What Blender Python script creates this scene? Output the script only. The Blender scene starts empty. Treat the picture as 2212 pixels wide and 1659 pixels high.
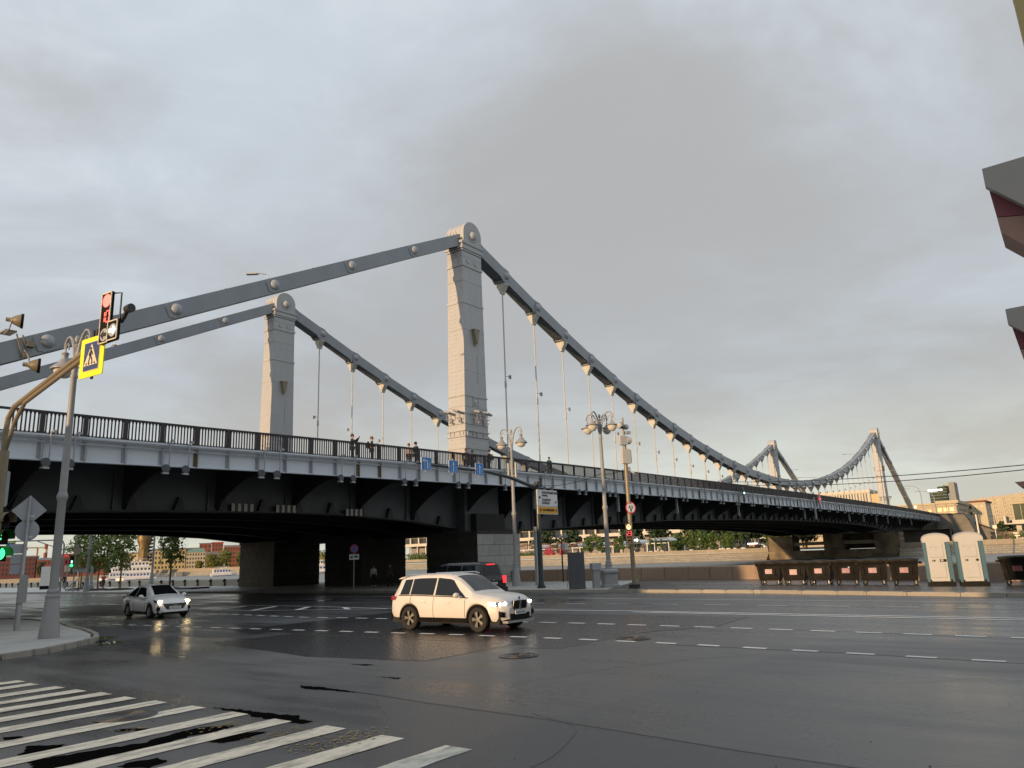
import bpy, math, random
from mathutils import Vector, Matrix
random.seed(7)
C = bpy.context.scene.collection
SC = bpy.context.scene
PI = math.pi
rad = math.radians
# World axes: X runs along the bridge towards the far bank, Y runs along the embankment road (to the left of the view), Z up.

# ---------------------------------------------------------------- camera
cam_d = bpy.data.cameras.new('camera')
cam = bpy.data.objects.new('camera', cam_d); C.objects.link(cam)
cam.matrix_world = Matrix([[0.603592, -0.157105, -0.781661, -49.387355], [-0.796415, -0.164803, -0.581862, -41.194824], [-0.037407, 0.973734, -0.224595, 2.15], [0,0,0,1]])
cam_d.sensor_width = 36.0; cam_d.lens = 36.0 * 1612.0 / 2212.0
cam_d.clip_start = 0.1; cam_d.clip_end = 9000
SC.camera = cam

# ---------------------------------------------------------------- light and sky
SUN_EL, SUN_DIR = 6.5, (-0.9945, 0.105)
SC.view_settings.view_transform = 'Standard'; SC.view_settings.look = 'None'
SC.view_settings.exposure = 0.12; SC.view_settings.gamma = 1.0
SC.view_settings.use_curve_mapping = False
try:
    SC.cycles.max_bounces = 6; SC.cycles.use_denoising = True; SC.cycles.sample_clamp_indirect = 4.0
except Exception: pass
sun_d = bpy.data.lights.new('sun', 'SUN'); sun_d.energy = 4.0; sun_d.angle = rad(0.7); sun_d.color = (1.0, 0.66, 0.36)
sun = bpy.data.objects.new('sun', sun_d); C.objects.link(sun)
ce = math.cos(rad(SUN_EL))
to_sun = Vector((SUN_DIR[0]*ce, SUN_DIR[1]*ce, math.sin(rad(SUN_EL)))).normalized()
sun.rotation_euler = to_sun.to_track_quat('Z', 'Y').to_euler(); sun.location = (-60, 0, 60)

W = bpy.data.worlds.new('World'); SC.world = W; W.use_nodes = True
nt = W.node_tree; nt.nodes.clear()
def N(tree, t, **kw):
    n = tree.nodes.new(t)
    for k, v in kw.items(): setattr(n, k, v)
    return n
def wmath(op, a, b=None, clamp=False):
    n = N(nt, 'ShaderNodeMath', operation=op, use_clamp=clamp)
    for i, x in enumerate((a, b)):
        if x is None: continue
        if isinstance(x, (int, float)): n.inputs[i].default_value = x
        else: nt.links.new(x, n.inputs[i])
    return n.outputs[0]
def wmix(f, a, b):
    n = N(nt, 'ShaderNodeMix', data_type='RGBA')
    if isinstance(f, (int, float)): n.inputs[0].default_value = f
    else: nt.links.new(f, n.inputs[0])
    for s, x in ((6, a), (7, b)):
        if isinstance(x, tuple): n.inputs[s].default_value = (*x, 1)
        else: nt.links.new(x, n.inputs[s])
    return n.outputs[2]
def wramp(x, lo, hi):
    n = N(nt, 'ShaderNodeMapRange', interpolation_type='SMOOTHSTEP')
    nt.links.new(x, n.inputs[0]); n.inputs[1].default_value = lo; n.inputs[2].default_value = hi
    return n.outputs[0]
tc = N(nt, 'ShaderNodeTexCoord')
sx = N(nt, 'ShaderNodeSeparateXYZ'); nt.links.new(tc.outputs['Generated'], sx.inputs[0])
zc = wmath('MAXIMUM', sx.outputs[2], 0.0)
den = wmath('ADD', zc, 0.14)
cb = N(nt, 'ShaderNodeCombineXYZ')
nt.links.new(wmath('DIVIDE', sx.outputs[0], den), cb.inputs[0]); nt.links.new(wmath('DIVIDE', sx.outputs[1], den), cb.inputs[1])
def wnoise(scale, detail, rough, off, dist=0.0, stretch=(1, 1, 1), rot=0.0):
    mp = N(nt, 'ShaderNodeMapping'); nt.links.new(cb.outputs[0], mp.inputs[0])
    mp.inputs['Location'].default_value = off; mp.inputs['Scale'].default_value = stretch; mp.inputs['Rotation'].default_value = (0, 0, rot)
    n = N(nt, 'ShaderNodeTexNoise'); nt.links.new(mp.outputs[0], n.inputs['Vector'])
    n.inputs['Scale'].default_value = scale; n.inputs['Detail'].default_value = detail; n.inputs['Roughness'].default_value = rough; n.inputs['Distortion'].default_value = dist
    return n.outputs[0]
OFF = (11.5, 6.85)
n_big = wnoise(0.30, 3, 0.5, (OFF[0], OFF[1], 0.0), 0.4)
n_mid = wnoise(0.85, 6, 0.56, (OFF[0]+4, OFF[1]+2, 2.0), 0.35, (1, 1.1, 1), 0.7)
n_fine = wnoise(2.4, 8, 0.62, (OFF[0]+9, OFF[1]+1, 4.0), 0.5, (1, 1.15, 1), 0.5)
sky = N(nt, 'ShaderNodeTexSky'); sky.sky_type = 'NISHITA'; sky.sun_disc = False
sky.sun_elevation = rad(SUN_EL); sky.sun_rotation = math.atan2(SUN_DIR[0], SUN_DIR[1])
sky.air_density = 1.2; sky.dust_density = 2.0
bg_s = N(nt, 'ShaderNodeBackground'); bg_s.inputs[1].default_value = 0.12; nt.links.new(sky.outputs[0], bg_s.inputs[0])
# the overcast deck: grey-blue sheet with paler thin places and warmer, darker undersides
mass = wmath('ADD', wmath('MULTIPLY', n_big, 0.55), wmath('ADD', wmath('MULTIPLY', n_mid, 0.35), wmath('MULTIPLY', n_fine, 0.10)))
c1 = wmix(wramp(mass, 0.40, 0.60), (0.480, 0.492, 0.508), (0.625, 0.695, 0.765))
brk = wmath('MULTIPLY', wramp(mass, 0.50, 0.64), wramp(n_fine, 0.36, 0.70))
c2 = wmix(wmath('MULTIPLY', brk, 0.9), c1, (0.80, 0.84, 0.865))
c2 = wmix(wmath('MULTIPLY', wramp(n_mid, 0.54, 0.36), 0.55), c2, (0.470, 0.462, 0.455))
low = wramp(sx.outputs[2], 0.24, 0.0)
c3 = wmix(wmath('MULTIPLY', low, wmath('ADD', 0.45, wmath('MULTIPLY', wramp(n_mid, 0.35, 0.65), 0.4))), c2, (0.80, 0.79, 0.625))
bg_c = N(nt, 'ShaderNodeBackground'); bg_c.inputs[1].default_value = 0.93; nt.links.new(c3, bg_c.inputs[0])
ms = N(nt, 'ShaderNodeMixShader'); ms.inputs[0].default_value = 0.93
nt.links.new(bg_s.outputs[0], ms.inputs[1]); nt.links.new(bg_c.outputs[0], ms.inputs[2])
wo = N(nt, 'ShaderNodeOutputWorld'); nt.links.new(ms.outputs[0], wo.inputs[0])

# ---------------------------------------------------------------- mesh helpers
class M:
    """collects faces, then becomes ONE mesh"""
    def __init__(s): s.v = []; s.f = []; s.m = []; s.mi = 0
    def add(s, vs, fs):
        b = len(s.v); s.v += [tuple(p) for p in vs]
        for f in fs: s.f.append([b + i for i in f]); s.m.append(s.mi)
        return s
    def box(s, c, d, rz=0.0, rot=None):
        x, y, z = d[0]/2, d[1]/2, d[2]/2
        vs = [Vector((i*x, j*y, k*z)) for i in (-1, 1) for j in (-1, 1) for k in (-1, 1)]
        R = rot if rot is not None else Matrix.Rotation(rz, 3, 'Z')
        c = Vector(c)
        return s.add([R @ p + c for p in vs], [(0,1,3,2),(4,6,7,5),(0,4,5,1),(2,3,7,6),(0,2,6,4),(1,5,7,3)])
    def b2(s, lo, hi):
        return s.box([(a+b)/2 for a, b in zip(lo, hi)], [b-a for a, b in zip(lo, hi)])
    def prism(s, pts, ax, lo, hi):
        """polygon extruded along axis ax; pts are the two other coordinates in cyclic-free order (x,y),(x,z) or (y,z)"""
        def mk(p, h):
            return {'z': (p[0], p[1], h), 'y': (p[0], h, p[1]), 'x': (h, p[0], p[1])}[ax]
        n = len(pts)
        vs = [mk(p, lo) for p in pts] + [mk(p, hi) for p in pts]
        fs = [list(range(n))[::-1], list(range(n, 2*n))] + [(i, (i+1) % n, n+(i+1) % n, n+i) for i in range(n)]
        return s.add(vs, fs)
    def tube(s, a, b, r0, r1=None, n=8, cap=True):
        r1 = r0 if r1 is None else r1
        a, b = Vector(a), Vector(b); d = (b-a)
        if d.length < 1e-6: return s
        d.normalize()
        e = d.orthogonal().normalized(); g = d.cross(e)
        vs = []
        for p, r in ((a, r0), (b, r1)):
            for i in range(n):
                t = 2*PI*i/n; vs.append(p + e*math.cos(t)*r + g*math.sin(t)*r)
        fs = [(i, (i+1) % n, n+(i+1) % n, n+i) for i in range(n)]
        if cap: fs += [list(range(n))[::-1], list(range(n, 2*n))]
        return s.add(vs, fs)
    def path(s, pts, r, n=8, cap=True):
        pts = [Vector(p) for p in pts]; k = len(pts)
        rs = r if isinstance(r, (list, tuple)) else [r]*k
        d = (pts[1]-pts[0]).normalized(); e = d.orthogonal().normalized(); vs = []
        for i, p in enumerate(pts):
            t = (pts[min(i+1, k-1)] - pts[max(i-1, 0)]).normalized()
            e = (e - t*e.dot(t))
            e = e.normalized() if e.length > 1e-6 else t.orthogonal().normalized()
            g = t.cross(e)
            for j in range(n):
                a = 2*PI*j/n; vs.append(p + (e*math.cos(a) + g*math.sin(a))*rs[i])
        fs = [(i*n+j, i*n+(j+1) % n, (i+1)*n+(j+1) % n, (i+1)*n+j) for i in range(k-1) for j in range(n)]
        if cap: fs += [list(range(n))[::-1], list(range((k-1)*n, k*n))]
        return s.add(vs, fs)
    def lathe(s, prof, n=16, c=(0, 0, 0), axis='z', cap=True):
        vs = []; c = Vector(c)
        for r, h in prof:
            for i in range(n):
                a = 2*PI*i/n; x, y = r*math.cos(a), r*math.sin(a)
                p = {'z': (x, y, h), 'y': (x, h, y), 'x': (h, x, y)}[axis]
                vs.append(c + Vector(p))
        k = len(prof)
        fs = [(i*n+j, i*n+(j+1) % n, (i+1)*n+(j+1) % n, (i+1)*n+j) for i in range(k-1) for j in range(n)]
        if cap: fs += [list(range(n))[::-1], list(range((k-1)*n, k*n))]
        return s.add(vs, fs)
    def ball(s, c, r, n=10, m=6, sc=(1, 1, 1)):
        prof = [(max(1e-3, math.sin(PI*i/m)), -math.cos(PI*i/m)) for i in range(m+1)]
        b = len(s.v); s.lathe(prof, n)
        for i in range(b, len(s.v)):
            p = s.v[i]; s.v[i] = (c[0]+p[0]*r*sc[0], c[1]+p[1]*r*sc[1], c[2]+p[2]*r*sc[2])
        return s
    def grid(s, rows, close=False):
        n = len(rows[0]); vs = [p for r in rows for p in r]
        fs = []
        for i in range(len(rows)-1):
            for j in range(n if close else n-1):
                fs.append((i*n+j, i*n+(j+1) % n, (i+1)*n+(j+1) % n, (i+1)*n+j))
        return s.add(vs, fs)
    def poly(s, pts): return s.add(pts, [list(range(len(pts)))])
    def xf(s, mat):
        s.v = [tuple(mat @ Vector(p)) for p in s.v]; return s
    def mesh(s, name, mats, smooth=False):
        me = bpy.data.meshes.new(name); me.from_pydata(s.v, [], s.f)
        mats = mats if isinstance(mats, (list, tuple)) else [mats]
        for m in mats: me.materials.append(m)
        if len(mats) > 1: me.polygons.foreach_set('material_index', s.m)
        import bmesh
        bm = bmesh.new(); bm.from_mesh(me); bmesh.ops.recalc_face_normals(bm, faces=bm.faces); bm.to_mesh(me); bm.free()
        if smooth:
            me.polygons.foreach_set('use_smooth', [True]*len(me.polygons))
            try: me.set_sharp_from_angle(angle=rad(38))
            except Exception: pass
        me.update()
        return me
def link(name, data, parent=None, loc=None, rot=None, scale=None):
    o = bpy.data.objects.new(name, data); C.objects.link(o)
    if parent is not None: o.parent = parent
    if loc is not None: o.location = loc
    if rot is not None: o.rotation_euler = rot
    if scale is not None: o.scale = scale
    return o
def part(name, m, mats, parent=None, smooth=False, loc=None, rot=None, kind=None, label=None):
    o = link(name, m.mesh(name, mats, smooth), parent, loc, rot)
    if kind: o['kind'] = kind
    if label: o['label'] = label
    return o
def struct(name, m, mats, smooth=False):
    return part(name, m, mats, None, smooth, kind='structure')
def tag(o, label, cat, group=None):
    o['label'] = label; o['category'] = cat
    if group: o['group'] = group
    return o
def thing(name, label, cat, loc=(0, 0, 0), rz=0.0, group=None):
    o = bpy.data.objects.new(name, None); C.objects.link(o); o.empty_display_size = 0.2
    o.location = loc; o.rotation_euler = (0, 0, rz)
    return tag(o, label, cat, group)
def dup(root, loc, rz, label, group=None, scale=None):
    r = root.copy(); C.objects.link(r); r.location = loc; r.rotation_euler = (0, 0, rz); r['label'] = label
    if group: r['group'] = group
    if scale: r.scale = scale
    for ch in list(root.children):
        c = ch.copy(); C.objects.link(c); c.parent = r
        for g in ch.children:
            d = g.copy(); C.objects.link(d); d.parent = c
    return r
def facing(dx, dy): return math.atan2(dx, -dy)       # turns a panel built facing local -Y

# ---------------------------------------------------------------- materials
def mat(name, col, rough=0.6, metal=0.0, var=0.14, scale=2.0, bump=0.0, bscale=40.0, stain=0.0, scol=None, sscale=0.5, emit=0.0, ecol=None,
        rvar=0.0, inst=0.0, stretch=None, coat=0.0, trans=0.0, spec=None):
    m = bpy.data.materials.new(name); m.use_nodes = True
    t = m.node_tree; b = t.nodes['Principled BSDF']
    L = t.links.new
    co = t.nodes.new('ShaderNodeTexCoord').outputs['Object']
    if stretch:
        mp = t.nodes.new('ShaderNodeMapping'); L(co, mp.inputs[0]); mp.inputs['Scale'].default_value = stretch; sco = mp.outputs[0]
    else: sco = co
    def noise(sc, det=4, vec=None, r=0.6):
        n = t.nodes.new('ShaderNodeTexNoise'); L(vec or co, n.inputs['Vector']); n.inputs['Scale'].default_value = sc; n.inputs['Detail'].default_value = det
        n.inputs['Roughness'].default_value = r
        return n.outputs[0]
    def mr(x, a, c, lo, hi):
        n = t.nodes.new('ShaderNodeMapRange'); L(x, n.inputs[0])
        for i, q in enumerate((a, c, lo, hi)): n.inputs[i+1].default_value = q
        return n.outputs[0]
    n1 = noise(scale, 5)
    hs = t.nodes.new('ShaderNodeHueSaturation'); hs.inputs['Color'].default_value = (*col, 1)
    vv = mr(n1, 0.25, 0.75, 1-var, 1+var)
    if inst:
        oi = t.nodes.new('ShaderNodeObjectInfo'); mm = t.nodes.new('ShaderNodeMath'); mm.operation = 'MULTIPLY'
        L(vv, mm.inputs[0]); L(mr(oi.outputs['Random'], 0, 1, 1-inst, 1+inst), mm.inputs[1]); vv = mm.outputs[0]
    L(vv, hs.inputs['Value'])
    outc = hs.outputs[0]
    if stain:
        mx = t.nodes.new('ShaderNodeMix'); mx.data_type = 'RGBA'
        L(mr(noise(sscale, 6, sco), 0.48, 0.70, 0, stain), mx.inputs[0]); L(outc, mx.inputs[6]); mx.inputs[7].default_value = (*(scol or tuple(c*0.45 for c in col)), 1)
        outc = mx.outputs[2]
    L(outc, b.inputs['Base Color'])
    if rvar: L(mr(noise(scale*0.7, 5), 0.3, 0.7, max(0.03, rough-rvar), min(1, rough+rvar)), b.inputs['Roughness'])
    else: b.inputs['Roughness'].default_value = rough
    b.inputs['Metallic'].default_value = metal
    if spec is not None: b.inputs['Specular IOR Level'].default_value = spec
    if coat: b.inputs['Coat Weight'].default_value = coat; b.inputs['Coat Roughness'].default_value = 0.05
    if trans: b.inputs['Transmission Weight'].default_value = trans
    if emit: b.inputs['Emission Color'].default_value = (*(ecol or col), 1); b.inputs['Emission Strength'].default_value = emit
    if bump:
        bp = t.nodes.new('ShaderNodeBump'); bp.inputs['Strength'].default_value = bump; bp.inputs['Distance'].default_value = 0.02
        L(noise(bscale, 5), bp.inputs['Height']); L(bp.outputs[0], b.inputs['Normal'])
    return m
def masonry(name, col, mortar, bw, bh, rough=0.8, stain=0.0, scol=None, mort=0.012, swap=False, var=0.12, horiz='y'):
    """course work: brick pattern on the vertical plane of axis horiz and Z"""
    m = mat(name, col, rough, var=var, scale=0.8, bump=0.25, bscale=25)
    t = m.node_tree; L = t.links.new; b = t.nodes['Principled BSDF']
    co = t.nodes.new('ShaderNodeTexCoord').outputs['Object']
    sp = t.nodes.new('ShaderNodeSeparateXYZ'); L(co, sp.inputs[0]); cx = t.nodes.new('ShaderNodeCombineXYZ')
    L(sp.outputs['X' if horiz == 'x' else 'Y'], cx.inputs[0]); L(sp.outputs[2], cx.inputs[1])
    br = t.nodes.new('ShaderNodeTexBrick'); L(cx.outputs[0], br.inputs[0])
    br.inputs['Scale'].default_value = 1.0; br.inputs['Brick Width'].default_value = bw; br.inputs['Row Height'].default_value = bh; br.inputs['Mortar Size'].default_value = mort
    br.inputs['Color1'].default_value = (1.0, 1.0, 1.0, 1); br.inputs['Color2'].default_value = (0.82, 0.80, 0.77, 1); br.inputs['Mortar'].default_value = (*mortar, 1)
    old = b.inputs['Base Color'].links[0].from_socket
    mx = t.nodes.new('ShaderNodeMix'); mx.data_type = 'RGBA'; mx.blend_type = 'MULTIPLY'; mx.inputs[0].default_value = 1.0
    L(old, mx.inputs[6]); L(br.outputs[0], mx.inputs[7]); out = mx.outputs[2]
    if stain:
        ns = t.nodes.new('ShaderNodeTexNoise'); L(co, ns.inputs['Vector']); ns.inputs['Scale'].default_value = 0.35; ns.inputs['Detail'].default_value = 7
        mr = t.nodes.new('ShaderNodeMapRange'); L(ns.outputs[0], mr.inputs[0]); mr.inputs[1].default_value = 0.42; mr.inputs[2].default_value = 0.62; mr.inputs[4].default_value = stain
        m2 = t.nodes.new('ShaderNodeMix'); m2.data_type = 'RGBA'; L(mr.outputs[0], m2.inputs[0]); L(out, m2.inputs[6]); m2.inputs[7].default_value = (*(scol or (0.05, 0.045, 0.04)), 1); out = m2.outputs[2]
    L(out, b.inputs['Base Color'])
    return m
def glow(name, col, strength): return mat(name, tuple(min(1, c) for c in col), 0.4, var=0.0, emit=strength, ecol=col)
MT = {}
def mk(key, *a, **k): MT[key] = mat(key, *a, **k)
mk('bridge_grey', (0.36, 0.385, 0.42), 0.42, var=0.06, scale=1.5, bump=0.05, bscale=9, stain=0.12, scol=(0.25, 0.25, 0.25))
mk('chain_grey', (0.27, 0.30, 0.335), 0.40, var=0.06, scale=0.8, stain=0.15, scol=(0.2, 0.21, 0.22))
mk('tower_grey', (0.43, 0.44, 0.455), 0.55, var=0.05, scale=1.2, stain=0.14, scol=(0.31, 0.31, 0.31))
mk('hanger_cream', (0.50, 0.49, 0.44), 0.5, var=0.08, scale=3)
mk('fascia_grey', (0.60, 0.655, 0.72), 0.5, var=0.06, scale=1.2, inst=0.04, stain=0.22, scol=(0.44, 0.43, 0.39), sscale=1.0, stretch=(1.6, 1, 0.25))
mk('stiffener_grey', (0.36, 0.385, 0.415), 0.5, var=0.12, scale=3, stain=0.35, scol=(0.20, 0.18, 0.14), sscale=2.0)
mk('rust_stain', (0.17, 0.135, 0.085), 0.8, var=0.4, scale=6)
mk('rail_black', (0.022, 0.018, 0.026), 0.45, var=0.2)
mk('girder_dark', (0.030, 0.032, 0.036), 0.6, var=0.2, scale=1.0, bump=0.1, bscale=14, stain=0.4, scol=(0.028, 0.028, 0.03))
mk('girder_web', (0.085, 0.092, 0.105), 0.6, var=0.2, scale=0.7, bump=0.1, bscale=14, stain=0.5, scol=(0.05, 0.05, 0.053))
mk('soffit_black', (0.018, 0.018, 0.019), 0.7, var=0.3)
mk('pipe_grey', (0.36, 0.37, 0.39), 0.45, var=0.08)
mk('galv', (0.34, 0.35, 0.36), 0.42, metal=0.35, var=0.12, scale=4)
mk('dark_metal', (0.03, 0.03, 0.033), 0.45, var=0.2)
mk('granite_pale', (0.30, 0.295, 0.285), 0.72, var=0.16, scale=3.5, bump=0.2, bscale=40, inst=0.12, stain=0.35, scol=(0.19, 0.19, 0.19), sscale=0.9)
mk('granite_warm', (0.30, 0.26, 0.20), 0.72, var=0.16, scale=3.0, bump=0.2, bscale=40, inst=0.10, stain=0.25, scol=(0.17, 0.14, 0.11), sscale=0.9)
mk('granite_dark', (0.035, 0.033, 0.031), 0.85, var=0.3, scale=1.2, bump=0.2, bscale=30, inst=0.15)  # near-black: deck shade on the pier stones put into colour; dark copings too
mk('granite_brown', (0.20, 0.165, 0.115), 0.8, var=0.25, scale=2.2, bump=0.2, bscale=30, inst=0.12, stain=0.3, scol=(0.09, 0.075, 0.055), sscale=0.8)
mk('slab_brown', (0.30, 0.215, 0.155), 0.45, var=0.12, scale=5, bump=0.12, bscale=70, inst=0.10, stain=0.2, sscale=0.8)
mk('slab_buff', (0.50, 0.46, 0.385), 0.7, var=0.1, scale=3, inst=0.08, stain=0.2, sscale=0.8)
mk('kerb_stone', (0.33, 0.31, 0.27), 0.7, var=0.15, scale=4, bump=0.2, bscale=50, inst=0.12, stain=0.3, scol=(0.15, 0.14, 0.12), sscale=2)
mk('lamp_grey', (0.29, 0.295, 0.30), 0.45, var=0.08, scale=3, bump=0.04, bscale=12)
mk('bronze_pole', (0.24, 0.20, 0.135), 0.42, metal=0.15, var=0.1, scale=3)
mk('green_pole', (0.025, 0.038, 0.045), 0.38, var=0.15)
mk('cabinet_grey', (0.075, 0.08, 0.095), 0.5, var=0.08, scale=1.5)
mk('lamp_glass', (0.62, 0.60, 0.54), 0.18, var=0.03, spec=0.6)
mk('white_paint', (0.74, 0.73, 0.70), 0.45, var=0.04)
mk('white_plastic', (0.43, 0.435, 0.43), 0.5, var=0.05, scale=2)
mk('teal_plastic', (0.012, 0.095, 0.150), 0.48, var=0.08, scale=2)
mk('black_plastic', (0.0065, 0.006, 0.0055), 0.5, var=0.3, scale=3, bump=0.10, bscale=6, spec=0.12, rvar=0.14)
mk('black_matt', (0.012, 0.012, 0.012), 0.7, var=0.1)
mk('tyre', (0.014, 0.014, 0.014), 0.75, var=0.15)
mk('car_white', (0.86, 0.86, 0.85), 0.3, var=0.02, coat=0.35)
mk('car_warm_white', (0.68, 0.66, 0.63), 0.38, var=0.03, scale=1.5, coat=0.25, stain=0.22, scol=(0.50, 0.44, 0.36), sscale=1.2)  # warm light on the car's sides mixed into its white as tan
mk('car_black', (0.006, 0.007, 0.010), 0.25, var=0.1, coat=0.3)
mk('car_silver', (0.42, 0.36, 0.30), 0.3, metal=0.3, var=0.05, coat=0.4)
mk('car_glass', (0.010, 0.012, 0.014), 0.05, var=0.0, spec=0.42)
mk('alloy', (0.26, 0.245, 0.22), 0.45, metal=0.5, var=0.2, scale=6)
mk('chrome', (0.55, 0.55, 0.56), 0.18, metal=1.0, var=0.05)
mk('sign_blue', (0.008, 0.21, 0.64), 0.4, var=0.05)
mk('sign_white', (0.72, 0.73, 0.75), 0.42, var=0.04)
mk('sign_yellow', (0.82, 0.82, 0.01), 0.45, var=0.03)
mk('sign_amber', (0.68, 0.34, 0.012), 0.45, var=0.05)
mk('sign_red', (0.55, 0.012, 0.03), 0.45, var=0.05)
mk('sign_black', (0.01, 0.01, 0.012), 0.5, var=0.1)
mk('sign_back', (0.36, 0.385, 0.42), 0.5, metal=0.2, var=0.06)
mk('sign_dark_blue', (0.035, 0.055, 0.16), 0.35, var=0.05)
mk('sign_cream', (0.70, 0.62, 0.48), 0.45, var=0.05)
mk('skin', (0.48, 0.27, 0.19), 0.55, var=0.05)
mk('hair_dark', (0.03, 0.02, 0.014), 0.6, var=0.2)
mk('hair_brown', (0.14, 0.07, 0.035), 0.6, var=0.2)
mk('cloth_black', (0.018, 0.017, 0.02), 0.85, var=0.2)
mk('cloth_brown', (0.06, 0.045, 0.035), 0.85, var=0.2)
mk('cloth_navy', (0.02, 0.024, 0.04), 0.85, var=0.2)
mk('cloth_cream', (0.52, 0.42, 0.33), 0.85, var=0.1)
mk('cloth_white', (0.62, 0.60, 0.55), 0.85, var=0.08)
mk('cloth_red', (0.30, 0.03, 0.035), 0.8, var=0.1)
mk('cloth_green', (0.02, 0.12, 0.07), 0.8, var=0.1)
mk('cloth_yellow', (0.70, 0.46, 0.04), 0.8, var=0.1)
mk('bark', (0.13, 0.085, 0.045), 0.9, var=0.25, scale=6, bump=0.4, bscale=20)
mk('soil', (0.055, 0.035, 0.024), 0.95, var=0.3, scale=5, bump=0.5, bscale=18)
mk('bark_ochre', (0.26, 0.17, 0.08), 0.9, var=0.25, scale=6)
mk('leaf_street', (0.16, 0.225, 0.04), 0.55, var=0.35, scale=1.1)
mk('leaf', (0.058, 0.112, 0.016), 0.6, var=0.35, scale=1.1)
mk('leaf_light', (0.085, 0.125, 0.016), 0.55, var=0.35, scale=0.5)
mk('leaf_dark', (0.020, 0.044, 0.013), 0.6, var=0.35, scale=0.5)
mk('leaf_gold', (0.15, 0.155, 0.014), 0.55, var=0.35, scale=0.25)
mk('leaf_brown', (0.12, 0.085, 0.035), 0.6, var=0.3, scale=0.8)
mk('blossom', (0.50, 0.075, 0.115), 0.6, var=0.4, scale=1.2)
mk('wall_cream', (0.50, 0.43, 0.30), 0.75, var=0.06, scale=0.1)
mk('wall_beige', (0.47, 0.41, 0.31), 0.75, var=0.06, scale=0.06)
mk('wall_yellow', (0.55, 0.43, 0.20), 0.75, var=0.08, scale=0.1)
mk('wall_red', (0.26, 0.075, 0.045), 0.8, var=0.12, scale=0.2)
mk('wall_maroon', (0.15, 0.05, 0.045), 0.8, var=0.12, scale=0.2)
mk('wall_grey', (0.27, 0.26, 0.25), 0.75, var=0.08, scale=0.1)
mk('wall_white', (0.58, 0.54, 0.47), 0.7, var=0.06, scale=0.1)
mk('roof_green', (0.16, 0.27, 0.22), 0.6, var=0.1, scale=0.3)
mk('roof_grey', (0.20, 0.20, 0.21), 0.6, var=0.1, scale=0.3)
mk('roof_red', (0.42, 0.045, 0.05), 0.6, var=0.1, scale=0.3)
mk('window_dark', (0.05, 0.052, 0.05), 0.12, var=0.3, scale=0.3)
mk('window_gold', (0.28, 0.24, 0.14), 0.10, metal=0.6, var=0.4, scale=0.25)
mk('tower_glass', (0.075, 0.095, 0.065), 0.06, metal=0.55, var=0.5, scale=0.25, bump=0.25, bscale=0.6)
mk('crane_yellow', (0.55, 0.32, 0.08), 0.6, var=0.1)
mk('boat_white', (0.72, 0.72, 0.72), 0.35, var=0.04)
mk('boat_blue', (0.03, 0.09, 0.30), 0.4, var=0.05)
mk('canopy_brown', (0.10, 0.055, 0.04), 0.6, var=0.1)
mk('canopy_white', (0.80, 0.80, 0.78), 0.4, var=0.05)
mk('fin_grey', (0.42, 0.395, 0.365), 0.5, var=0.05, scale=1.0)
mk('fin_maroon', (0.26, 0.075, 0.095), 0.6, var=0.1)
mk('fin_tan', (0.42, 0.25, 0.20), 0.6, var=0.08)
mk('monument_bronze', (0.17, 0.115, 0.045), 0.5, metal=0.3, var=0.35, scale=0.3, bump=0.6, bscale=1.2)
mk('monument_dark', (0.028, 0.027, 0.027), 0.5, metal=0.3, var=0.3, scale=0.4)
mk('poster_pink', (0.23, 0.11, 0.15), 0.4, var=0.5, scale=3.0)
mk('poster_orange', (0.60, 0.22, 0.10), 0.4, var=0.1)
mk('hazard_white', (0.40, 0.40, 0.33), 0.6, var=0.1)
MT['red_led'] = glow('red_led', (1.0, 0.10, 0.08), 1.5)
MT['red_lens'] = glow('red_lens', (1.0, 0.16, 0.13), 1.6)
MT['green_lens'] = glow('green_lens', (0.05, 1.0, 0.25), 2.2)
MT['mint_led'] = glow('mint_led', (0.55, 1.0, 0.85), 1.6)
MT['white_led'] = glow('white_led', (1.0, 0.97, 0.90), 1.2)
MT['yellow_lens'] = glow('yellow_lens', (1.0, 0.74, 0.30), 1.3)
MT['signal_red_board'] = mat('signal_red_board', (0.16, 0.02, 0.015), 0.5)
MT['headlight'] = glow('headlight', (1.0, 0.93, 0.80), 9.0)
MT['headlight_warm'] = glow('headlight_warm', (1.0, 0.74, 0.38), 34.0)
MT['tail'] = glow('tail', (1.0, 0.03, 0.04), 1.6)
MT['tail_dim'] = mat('tail_dim', (0.35, 0.01, 0.03), 0.25, var=0.05)
MT['white_sign_light'] = glow('white_sign_light', (1.0, 0.98, 0.92), 3.0)
MT['lit_window'] = glow('lit_window', (1.0, 0.93, 0.72), 2.4)

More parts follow.
